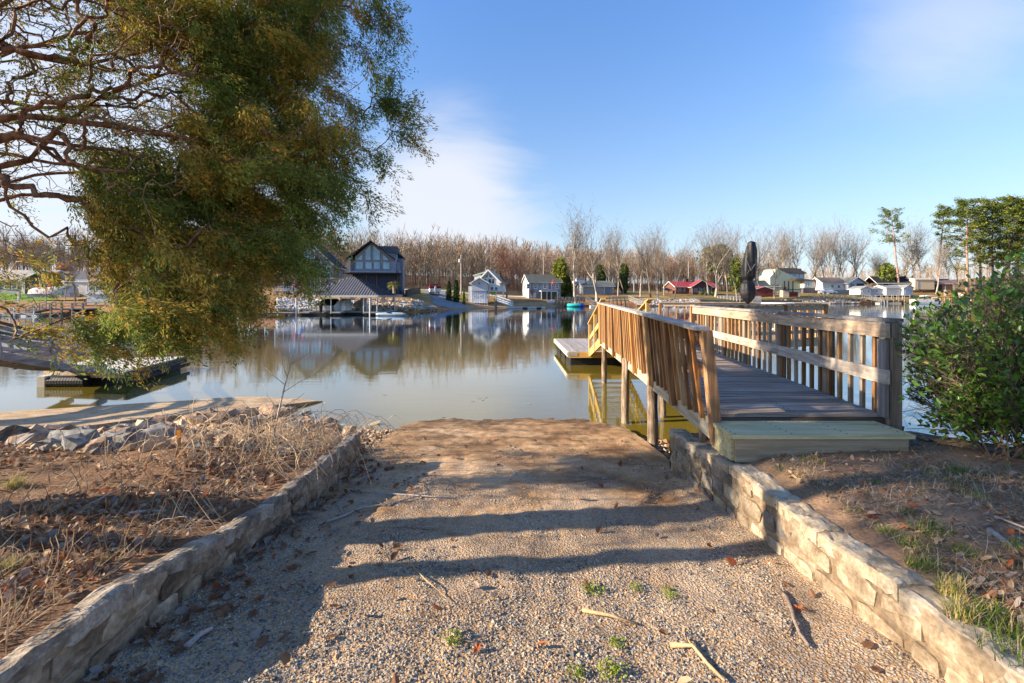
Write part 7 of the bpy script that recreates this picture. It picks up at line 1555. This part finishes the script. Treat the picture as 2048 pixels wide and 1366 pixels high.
m = MB(); n = 6
for i in range(n): u0, u1 = i/n, (i+1)/n; m.prism([(-1.4+3.6*u0, -1.2, 2.5+.25*math.sin(PI*u0)), (-1.4+3.6*u1, -1.2, 2.5+.25*math.sin(PI*u1)), (-1.4+3.6*u1, -1.2, 2.62+.25*math.sin(PI*u1)), (-1.4+3.6*u0, -1.2, 2.62+.25*math.sin(PI*u0))], (0, 2.4, 0))
m.build('canopy', WHT, b)
for x, x2 in ((-1.2, -2), (-1.2, 0), (2, .5)):
    for y_ in (-1.1, 1.1): MB().beam((x2, y_, 1.4), (x, y_, 2.5), .05, .05).build('canopy_strut', MATS['aluminium'], b)
b2 = thing('gangway', 'white gangway frame behind the shrub at the far right pier', 'gangway', at(1930, 156, z=0)); gangw(b2, at(1918, 157, 594), at(1942, 155, 605), 1.5, WHT, 1.3, 5)
# dock with white rail and stair right of the forked tree
t = pier_far('timber_pier', 'grey balustered pier in front of the lawn rocks', 1223, 1258, 110, zc(110, 601), 3, zc(110, 592.5)-zc(110, 601), 4, TW, .22, brace=False); gangw(t, at(1258, 110, 600), at(1285, 109, 611), 1.4, paint('gw_grey', (.42, .40, .36)), 1.0, 6)
t = thing('covered_float', 'long low dark platform with white rails left and right of the parasol', 'dock', at(1490, 143, z=0)); MB().box(at(1398, 143).x, at(1600, 143).x, 142, 146, .2, zc(143, 600.5)).build('deck', paint('dk_olive', (.05, .055, .045)), t, world=True)
for a, b_ in ((1435, 1480), (1505, 1522)):
    for yy_ in (592.5, 596): MB().beam(at(a, 141.9, yy_), at(b_, 141.9, yy_), .06, .14).build('rail', WHT, t, world=True)
    for i in range(8): p = at(a+(b_-a)*i/7, 141.9, 592); MB().box(p.x-.05, p.x+.05, p.y-.05, p.y+.05, .3, p.z).build('post', WHT, t, world=True)
# ---------------------------------------------------------------- trees of the far shore
def bare_tree(seed, H, spread, fork=.3, twig=1.0, lean=0, n1=5, width=.019, cl=0):
    """trunk with limbs (tubes) and a mass of twigs (thin strips); returns two meshes"""
    r = random.Random(seed); tr = MB(); tw = []; 
    def grow(p, d, L_, rad, lev):
        n = 4 if lev < 2 else 3; pts = [p]; rs = [rad]
        for i in range(n):
            d = (d+Vector((r.gauss(0, .09+.05*lev), r.gauss(0, .09+.05*lev), .06+(.05*lev if lev < 3 else 0)))).normalized(); p = p+d*(L_/n); pts.append(p); rs.append(rad*(1-.5*(i+1)/n))
            if lev < 3 and (i >= 1 or lev):
                for _ in range({0: 1, 1: 2, 2: 2}[lev]):
                    ax = Vector((r.gauss(0, 1), r.gauss(0, 1), r.gauss(0, .3))).normalized(); dd = (d+ax*spread*r.uniform(.7, 1.3)).normalized(); grow(p, dd, L_*r.uniform(.45, .68), rs[-1]*r.uniform(.58, .74), lev+1)
            if lev >= 2:
                for _ in range(1 if r.random() < .75*twig else 0):
                    q = p+(pts[-2]-p)*r.random(); dd = (d+Vector((r.gauss(0, .7), r.gauss(0, .7), r.gauss(.25, .5)))).normalized(); l2 = H*r.uniform(.03, .08); tw.append((q, q+dd*l2))
                    if r.random() < .6: continue
                    dd2 = (dd+Vector((r.gauss(0, .6), r.gauss(0, .6), r.gauss(.2, .4)))).normalized(); m_ = q+dd*l2*.5; tw.append((m_, m_+dd2*l2*.7))
        if lev == 0:
            for _ in range(n1): ax = Vector((r.gauss(0, 1), r.gauss(0, 1), 0)).normalized(); grow(p, (d+ax*spread*r.uniform(.4, 1)).normalized(), L_*r.uniform(.7, 1.1), rs[-1]*.62, 1)
        if lev < 2: tr.tube(pts, rs, 7 if lev == 0 else 5, cap=False)
        else:
            for i in range(n): tw.append((pts[i], pts[i+1], rs[i]*2.0))
    grow(Vector((0, 0, -.3)), Vector((lean, 0, 1)).normalized(), H*(fork+.15), H*.0145, 0)
    V = []; Fq = []
    for t in tw:
        a, b = t[0], t[1]; w = t[2] if len(t) > 2 else width*H/20*1.6; d = (b-a); sd = d.cross(Vector((r.gauss(0, 1), r.gauss(0, 1), .2))).normalized()*w*.5; s2 = d.cross(sd).normalized()*w*.5; o = len(V)
        V += [a-sd, a+sd, b, a-s2, a+s2]; Fq += [(o, o+1, o+2), (o+3, o+4, o+2)]
    me1 = bpy.data.meshes.new('trunk'); me1.from_pydata(tr.v, [], tr.f); me1.polygons.foreach_set('use_smooth', [True]*len(me1.polygons))
    me2 = bpy.data.meshes.new('twigs'); me2.from_pydata([tuple(v) for v in V], [], Fq); return me1, me2, H
BKL = mat('bark_light', (.22, .185, .15), (.35, .30, .245), (.47, .415, .35), sc=1.5, st=(2, 2, .5), bump=.5, bd=.05, rand=.12); BKD = mat('bark_dark', (.15, .115, .09), (.26, .21, .17), sc=1.5, st=(2, 2, .5), bump=.5, bd=.05, rand=.15)
TWL = mat('twig_light', (.20, .16, .125), (.33, .27, .215), sc=.5, rand=.12); TWR = mat('twig_red', (.24, .12, .085), (.36, .19, .13), sc=.5, rand=.15); TWG = mat('twig_grey', (.22, .19, .165), (.34, .30, .265), sc=.5, rand=.15)
BT = [bare_tree(1, 26, .55, .26), bare_tree(2, 26, .6, .16, n1=4), bare_tree(3, 24, .45, .34), bare_tree(4, 24, .5, .40), bare_tree(5, 22, .42, .45, 1.2), bare_tree(6, 25, .65, .3), bare_tree(7, 23, .5, .5, 1.1), bare_tree(8, 14, .75, .2, 1.6, width=.03), bare_tree(9, 18, .4, .35, 1.2, lean=.35)]
for a, b, _ in BT: a.materials.append(BKL); b.materials.append(TWL)
def place_bare(px, D, ytop, k, label, grp='bare trees on the far shore', bark=None, tw=None, rz=None, ybase=None, sx=1.0):
    p = ground(px, D); H = zc(D, ytop)-p.z; a, b, h0 = BT[k]; zmax = max(v.co.z for v in b.vertices) if ('z', k) not in ZM else ZM[('z', k)]; ZM[('z', k)] = zmax
    s = H/zmax; t = thing('bare_tree', label, 'tree', p, group=grp); t.scale = (s*sx, s*sx, s); t.rotation_euler = (0, 0, R.uniform(0, 6.28) if rz is None else rz)
    if bark is not None or tw is not None:
        key = (k, id(bark), id(tw))
        if key not in VAR:
            a2, b2 = a.copy(), b.copy(); a2.name = 'trunk'; b2.name = 'twigs'; 
            if bark: a2.materials[0] = bark
            if tw: b2.materials[0] = tw
            VAR[key] = (a2, b2)
        a, b = VAR[key]
    link('trunk', a, t); q = link('twigs', b, t); q['kind'] = 'stuff'; return t
ZM = {}; VAR = {}
for a in ((1151, 118, 388, 0, 'tallest pale bare tree left of the forked tree'), (1194, 121, 418, 1, 'pale low forked bare tree with a white wide trunk'), (1217, 150, 432, 2, 'slim bare tree behind the grey garage'), (1236, 135, 425, 3, 'bare tree with straight pale trunk right of the garage'),
          (1247, 148, 436, 4, 'dark slender bare tree beside the dark blue car'), (1281, 134, 438, 5, 'bare tree in the lawn middle with a double leaning trunk'), (1302, 132, 440, 0, 'dark trunked bare tree in the lawn behind the rocks'), (1316, 128, 436, 2, 'pale upright bare tree centred on the lawn'),
          (1328, 150, 445, 3, 'bare tree left of the red roofed house'), (1349, 130, 452, 4, 'thick dark bare tree at the red roof left edge'), (1431, 150, 428, 1, 'wide crowned bare tree right of the red roofed house'), (1418, 152, 440, 5, 'bare tree in front of the red roof right end'),
          (1455, 156, 430, 3, 'bare tree left of the black parasol'), (1474, 156, 412, 4, 'high bare tree directly behind the black parasol'), (1549, 158, 436, 2, 'pale bare trunk standing before the pale green house'), (1520, 172, 430, 5, 'bare tree above the hip roofed pavilion'),
          (1563, 205, 440, 0, 'bare tree behind the pale green house left gable'), (1576, 205, 428, 3, 'bare tree rising behind the pale green house ridge'), (1605, 205, 436, 1, 'bare tree with spreading crown behind the green house'), (1618, 200, 442, 4, 'thick trunked bare tree by the dark chimney'),
          (1631, 200, 434, 2, 'bare tree just right of the dark chimney'), (1650, 205, 432, 3, 'straight dark bare tree between house and ranch'), (1667, 200, 430, 0, 'bare tree behind the light blue car'), (1680, 206, 440, 6, 'slim bare tree above the ranch roof left'),
          (1690, 202, 418, 2, 'tall bare tree above the ranch roof middle'), (1699, 206, 436, 4, 'bare tree just right of the tallest ranch tree'), (1716, 204, 446, 5, 'wide bare tree above the ranch right gable'), (1745, 200, 478, 8, 'leaning small bare tree right of the white ranch'),
          (1804, 196, 430, 1, 'bare tree beside the lone pine'), (1822, 193, 416, 3, 'tall pale bare tree over the black pavilion'), (1842, 196, 440, 2, 'bare tree left of the cream building'), (1872, 180, 468, 5, 'bare tree before the cream building right corner'),
          (1898, 200, 448, 4, 'bare trunk between the two right pines'), (1915, 196, 452, 6, 'bare trunk behind the shrub top'), (1765, 205, 500, 7, 'short bare tree left of the lone pine'), (1495, 172, 420, 6, 'bare tree just right of the parasol top'), (1395, 185, 470, 3, 'bare tree behind the red roof ridge')):
    place_bare(*a, bark=BKD if ('dark' in a[4] or 'thick' in a[4]) else None)
place_bare(1012, 112, 482, 7, 'broad reddish bare tree in front of the white A-frame', tw=TWR, sx=1.15)
place_bare(1068, 118, 575, 7, 'small pinkish bare shrub like tree left of the blue grey house', tw=TWR)
place_bare(150, 64, 455, 2, 'large leaning bare tree with dark trunk at the left shore', 'bare trees on the left shore', bark=BKD)
place_bare(92, 62, 470, 6, 'pale birch like trunk in front of the porch house', 'bare trees on the left shore'); place_bare(130, 63, 500, 3, 'slim pale trunk next to the large leaning tree', 'bare trees on the left shore')
place_bare(20, 90, 455, 5, 'bare tree behind the pale grey ranch roof', 'bare trees on the left shore'); place_bare(60, 95, 450, 1, 'bare tree between the two left houses', 'bare trees on the left shore')
# orange leaved small tree
def leafy(px, D, ytop, k, label, cols, n=1600, sx=1.2, grp=None, nm='autumn_tree'):
    p = ground(px, D); a, b, h0 = BT[k]; s = (zc(D, ytop)-p.z)/ZM.get(('z', k), 14); t = thing(nm, label, 'tree', p, group=grp); t.scale = (s*sx, s*sx, s)
    link('trunk', a, t); vs = np.array([tuple(v.co) for v in b.vertices]); vs = vs[RNG.choice(len(vs), n)]; 
    V = vs[:, None]+RNG.normal(0, .22, (n, 3, 3))/s*.8; o = npmesh('leaves', (V.reshape(-1, 3)), np.arange(n*3).reshape(-1, 3), cols); o.parent = t; o['kind'] = 'stuff'; o.data.polygons.foreach_set('material_index', RNG.integers(0, len(cols), n).astype(np.int32))
MOR = [mat('leaf_orange', (.42, .16, .06), (.58, .26, .10), sc=2, trans=.3), mat('leaf_rust', (.30, .10, .05), (.42, .17, .08), sc=2, trans=.3)]
leafy(95, 72, 540, 7, 'small orange leaved tree before the porch house', MOR, 1100); leafy(118, 100, 522, 7, 'rust leaved tree on the slope behind the left houses', MOR, 900)
# evergreens
def ever(px, D, ytop, w, label, cols, nm='evergreen_tree', base=0, shape='cone', n=2600, grp=None, rough=.35):
    p = ground(px, D); H = zc(D, ytop)-p.z; t = thing(nm, label, 'tree', p, group=grp); MB().tube([(0, 0, -.3), (0, 0, H*.9)], [H*.02+.05, .03], 6).build('trunk', BKD, t)
    z = RNG.random(n)**(.8 if shape == 'cone' else 1.0); ww = w/2*D/F; prof = (1-z)**.8+.05 if shape == 'cone' else np.sqrt(np.clip(1-(2*z-1)**2, .02, 1))
    a = RNG.uniform(0, 6.28, n); nz_ = np.array([fnoise(math.cos(q)*2, u*5+math.sin(q)*2, 1.3, 3, px*.01) for q, u in zip(a, z)]); rr = ww*prof*(1+rough*1.6*nz_)*np.sqrt(RNG.uniform(.25, 1, n)); c = np.stack([rr*np.cos(a), rr*np.sin(a), base+(H-base)*z], 1)
    sz = .035*H*RNG.uniform(.6, 1.4, (n, 1, 1)); V = c[:, None]+RNG.normal(0, 1, (n, 3, 3))*sz*.8; o = npmesh('foliage', V.reshape(-1, 3), np.arange(n*3).reshape(-1, 3), cols); o.parent = t; o.data.polygons.foreach_set('material_index', RNG.integers(0, len(cols), n).astype(np.int32)); o['kind'] = 'stuff'
MEV = [mat('needle_dark', (.02, .04, .012), (.045, .075, .02), sc=2, trans=.15), mat('needle_mid', (.05, .085, .02), (.09, .13, .03), sc=2, trans=.2)]; MYG = [mat('needle_yellow', (.20, .22, .03), (.34, .34, .06), sc=2, trans=.3), mat('needle_olive', (.11, .15, .025), (.20, .23, .05), sc=2, trans=.25)]
ever(898, 97, 563, 13, 'left dark cone shaped evergreen beside the driveway', MEV, grp='dark cone evergreens by the driveway'); ever(913, 97, 561, 14, 'right dark cone shaped evergreen beside the driveway', MEV, grp='dark cone evergreens by the driveway'); ever(928, 96, 583, 7, 'smallest dark cone evergreen near the white boathouse', MEV, n=900, grp='dark cone evergreens by the driveway')
ever(1122, 128, 517, 30, 'yellow green evergreen tree behind the blue grey house', MYG, shape='oval', n=3800); ever(1137, 127, 553, 22, 'dark green evergreen filling the house corner', MEV, shape='cone', n=2400)
ever(1200, 156, 530, 24, 'dark green evergreen behind the forked tree', MEV+MYG[1:], n=2600, shape='oval'); ever(1248, 158, 528, 18, 'olive evergreen among the lawn trees', MEV+MYG[1:], n=1800, shape='oval'); ever(1437, 206, 492, 60, 'broad dark evergreen crown behind the bare trees', MEV+MYG[1:], n=1500, shape='oval', base=9, rough=.9)
ever(1476, 195, 515, 34, 'olive bushy evergreen behind the parasol', MYG+MEV, n=2600, shape='oval'); ever(1773, 190, 528, 34, 'grey green bushy tree beside the white ranch', MYG+MEV, n=3200, shape='oval'); ever(848, 116, 578, 6, 'tiny young evergreen on the green verge', MEV, n=500)
for px, D, l in ((822, 78, 'low dark shrub at the top of the boulders'), (800, 77, 'dark shrub just right of the palm'), (758, 76, 'dark clipped shrub beside the stone pillar'), (690, 74, 'olive shrub under the boathouse roof'), (650, 74, 'wide olive shrub above the white stones')): 
    ever(px, D, 590 if px < 700 else 599, 14, l, MEV+MYG[1:], 'shrub', n=700, shape='oval')
# pines
def pine(px, D, ytop, label, crown0=.35, seed=0, wf=.17, lean=0, n_cl=120):
    r = random.Random(seed+px); p = ground(px, D); H = zc(D, ytop)-p.z; t = thing('pine_tree', label, 'tree', p, group='tall pines on the right shore'); tr = MB(); pts = [(lean*H*(i/8)**1.5+.15*math.sin(i*1.3+px), 0, -.3+(H+.1)*i/8) for i in range(9)]; tr.tube(pts, [H*.0145*(1-.85*i/8) for i in range(9)], 7)
    C = []
    for k in range(n_cl):
        u = crown0+(1-crown0)*r.random()**.75; a = r.uniform(0, 6.28); v = (u-crown0)/(1-crown0); L_ = H*wf*(1.05-.75*v)*r.uniform(.35, 1.1)*(.55+.9*min(1, v*2.5)); i = min(7, int(u*8)); fx = pts[i][0]+(pts[i+1][0]-pts[i][0])*(u*8-i)
        b0 = Vector((fx, 0, u*H)); b1 = b0+Vector((math.cos(a)*L_, math.sin(a)*L_, L_*r.uniform(.0, .45))); tr.tube([b0, b0.lerp(b1, .5)+Vector((0, 0, -.05*L_)), b1], [H*.003, H*.0022, H*.001], 3, cap=False)
        for q in (1.0, .78, .55): C.append((b0.lerp(b1, q)+Vector((r.gauss(0, .2), r.gauss(0, .2), r.gauss(0, .1))), H*.028*(1.15 if q > .9 else .8)))
    tr.build('trunk', mat('pine_bark', (.24, .15, .11), (.38, .27, .21), sc=1.5, bump=.5, rand=.1), t, smooth=True)
    n = len(C)*34; Cc = np.repeat(np.array([tuple(c[0]) for c in C]), 34, 0); sz = np.repeat(np.array([c[1] for c in C]), 34)[:, None]; off = RNG.normal(0, 1, (n, 3)); off /= np.linalg.norm(off, axis=1, keepdims=True); off *= sz*RNG.uniform(.3, 1.25, (n, 1)); off[:, 2] *= .85; c = Cc+off
    V = c[:, None]+RNG.normal(0, 1, (n, 3, 3))*np.array((1, 1, .6))*sz[:, None]*.24; o = npmesh('needles', V.reshape(-1, 3), np.arange(n*3).reshape(-1, 3), MPN); o.parent = t; o['kind'] = 'stuff'; o.data.polygons.foreach_set('material_index', RNG.choice(3, n, p=[.35, .45, .2]).astype(np.int32))
MPN = [mat('pine_dark', (.045, .075, .018), (.09, .125, .028), sc=2, trans=.25), mat('pine_green', (.10, .15, .025), (.17, .22, .04), sc=2, trans=.3), mat('pine_yellow', (.24, .26, .04), (.36, .36, .08), sc=2, trans=.3)]
for a in ((1797, 186, 420, 'lone leaning pine with flat crown above the black pavilion', .55, 1, .19, -.10, 46), (1874, 188, 414, 'slender pine with narrow crown left of the pine group', .60, 2, .12, .10, 52), (1934, 184, 402, 'broad yellow green pine at the left of the pine group', .24, 3, .21, 0, 160),
          (1985, 186, 401, 'tall pine in the middle of the pine group', .24, 4, .20, 0, 160), (2018, 182, 398, 'dense pine right of the group middle', .22, 5, .19, 0, 160), (2052, 184, 396, 'pine at the right edge of the picture', .22, 6, .20, 0, 160), (1960, 196, 404, 'pine showing between the two broad group pines', .26, 8, .16, 0, 70), (2036, 194, 400, 'pine behind the dense group pine', .26, 9, .16, 0, 70), (2100, 188, 400, 'pine just beyond the right edge', .26, 7, .19, 0, 110)): pine(*a)
# the woods: one mass, built from small tree copies
def forest(name, label, n, samp, mats, hmin, hmax, wts, seed):
    P0 = []
    for s in range(7):
        r = random.Random(seed+s); V = []; Fq = []; M_ = []
        def strip_(a, b, w0, w1, m):
            for q in range(2):
                sd = Vector((1, 0, 0)) if q == 0 else Vector((0, 1, 0)); o = len(V); V.extend([a-sd*w0/2, a+sd*w0/2, b+sd*w1/2, b-sd*w1/2]); Fq.append((o, o+1, o+2, o+3)); M_.append(m)
        top = Vector((r.gauss(0, .03), r.gauss(0, .03), .82)); strip_(Vector((0, 0, -.03)), top*.55, .013, .009, 0); strip_(top*.55, top, .009, .003, 0)
        for k in range(17):
            u = r.uniform(.2, .97); b = top*u; a = r.uniform(0, 6.28); L_ = r.uniform(.12, .30)*(1.15-u*.6); e = b+Vector((math.cos(a)*L_*.6, math.sin(a)*L_*.6, L_)); strip_(b, e, .006, .003, 0)
            for j in range(6):
                q = b.lerp(e, r.uniform(.3, 1)); d = Vector((r.gauss(0, .6), r.gauss(0, .6), r.gauss(.6, .4))).normalized()*r.uniform(.05, .11); sd = Vector((r.gauss(0, 1), r.gauss(0, 1), 0)).normalized()*.0035; o = len(V); V.extend([q-sd, q+sd, q+d+sd*.4, q+d-sd*.4]); Fq.append((o, o+1, o+2, o+3)); M_.append(1)
        P0.append((np.array([tuple(v) for v in V]), np.array(Fq), np.array(M_)))
    AV = []; AF = []; AM = []; AC = []; off = 0
    for k in range(n):
        x, y, z = samp(); v, f, m = P0[k % 7]; h = R.uniform(hmin, hmax); a = R.uniform(0, 6.28); c, s = math.cos(a), math.sin(a); w = v*np.array((h*.95, h*.95, h)); w = np.stack([w[:, 0]*c-w[:, 1]*s+x, w[:, 0]*s+w[:, 1]*c+y, w[:, 2]+z], 1); AV.append(w); AF.append(f+off); off += len(v)
        AM.append(m); red = .5+1.2*fnoise(x, y, .02, 3, 8)+R.gauss(0, .18); red = min(1, max(0, red)); g = R.uniform(.8, 1.2); col = np.array((.37, .30, .215))*(1-red)+np.array((.36, .235, .155))*red; col = col*R.choice((.7, 1, 1, 1.15)); cc = np.tile(col*g, (len(v), 1)); AC.append(cc)
    stuff(npmesh(name, np.concatenate(AV), np.concatenate(AF), mats, mi=np.concatenate(AM), col=np.concatenate(AC)), label, 'woods')
FB = mat('wood_bark', (.55, .57, .6), (1.2, 1.25, 1.3), sc=.2, attr='tint', bump=0, lo=.3, hi=.7); FT = mat('wood_twig', (.75, .75, .75), (1.3, 1.25, 1.2), sc=.2, attr='tint', bump=0, lo=.3, hi=.7)
def samp_mid():
    while 1:
        px = RNG.uniform(330, 1480); D = RNG.uniform(122, 265)**1.0
        lo = np.interp(px, [330, 640, 900, 1080, 1160, 1320, 1480], [110, 118, 127, 144, 168, 200, 215])
        if D < lo: continue
        x = (px-1024)*D/F; return (x, D, G(x, D))
forest('woods', 'leafless grey brown woods covering the rise behind the far houses', 1600, samp_mid, [FB, FT], 12, 20.5, None, 50)
def samp_c():
    px = RNG.uniform(1130, 1560); D = RNG.uniform(208, 275); x = (px-1024)*D/F; return (x, D, G(x, D))
forest('woods', 'warm brown leafless woods behind the lawn trees and the red roofed house', 380, samp_c, [FB, FT], 13, 22, None, 95)
def samp_l():
    px = RNG.uniform(-300, 400); D = RNG.uniform(118, 250); x = (px-1024)*D/F; return (x, D, G(x, D))
forest('woods', 'pinkish leafless woods above the left houses', 520, samp_l, [FB, FT], 13, 19, None, 80)
def samp_r():
    px = RNG.uniform(1400, 2500); D = RNG.uniform(238, 380); x = (px-1024)*D/F; return (x, D, G(x, D))
forest('woods', 'low leafless woods on the hill behind the right shore', 620, samp_r, [FB, FT], 9, 15, None, 110)
def samp_u():
    while 1:
        px = RNG.uniform(640, 2100); D = RNG.uniform(118, 235); lo = np.interp(px, [640, 900, 1080, 1160, 1320, 1500, 2100], [116, 125, 143, 160, 190, 212, 215])
        if D > lo: x = (px-1024)*D/F; return (x, D, G(x, D))
forest('undergrowth', 'brown undergrowth and saplings at the edge of the far woods', 620, samp_u, [FB, FT], 3, 8, None, 140)

print('TRIS', sum(len(m.polygons)*(1 if len(m.polygons) and m.polygons[0].loop_total == 3 else 2) for m in bpy.data.meshes), 'objects', len(S.objects))
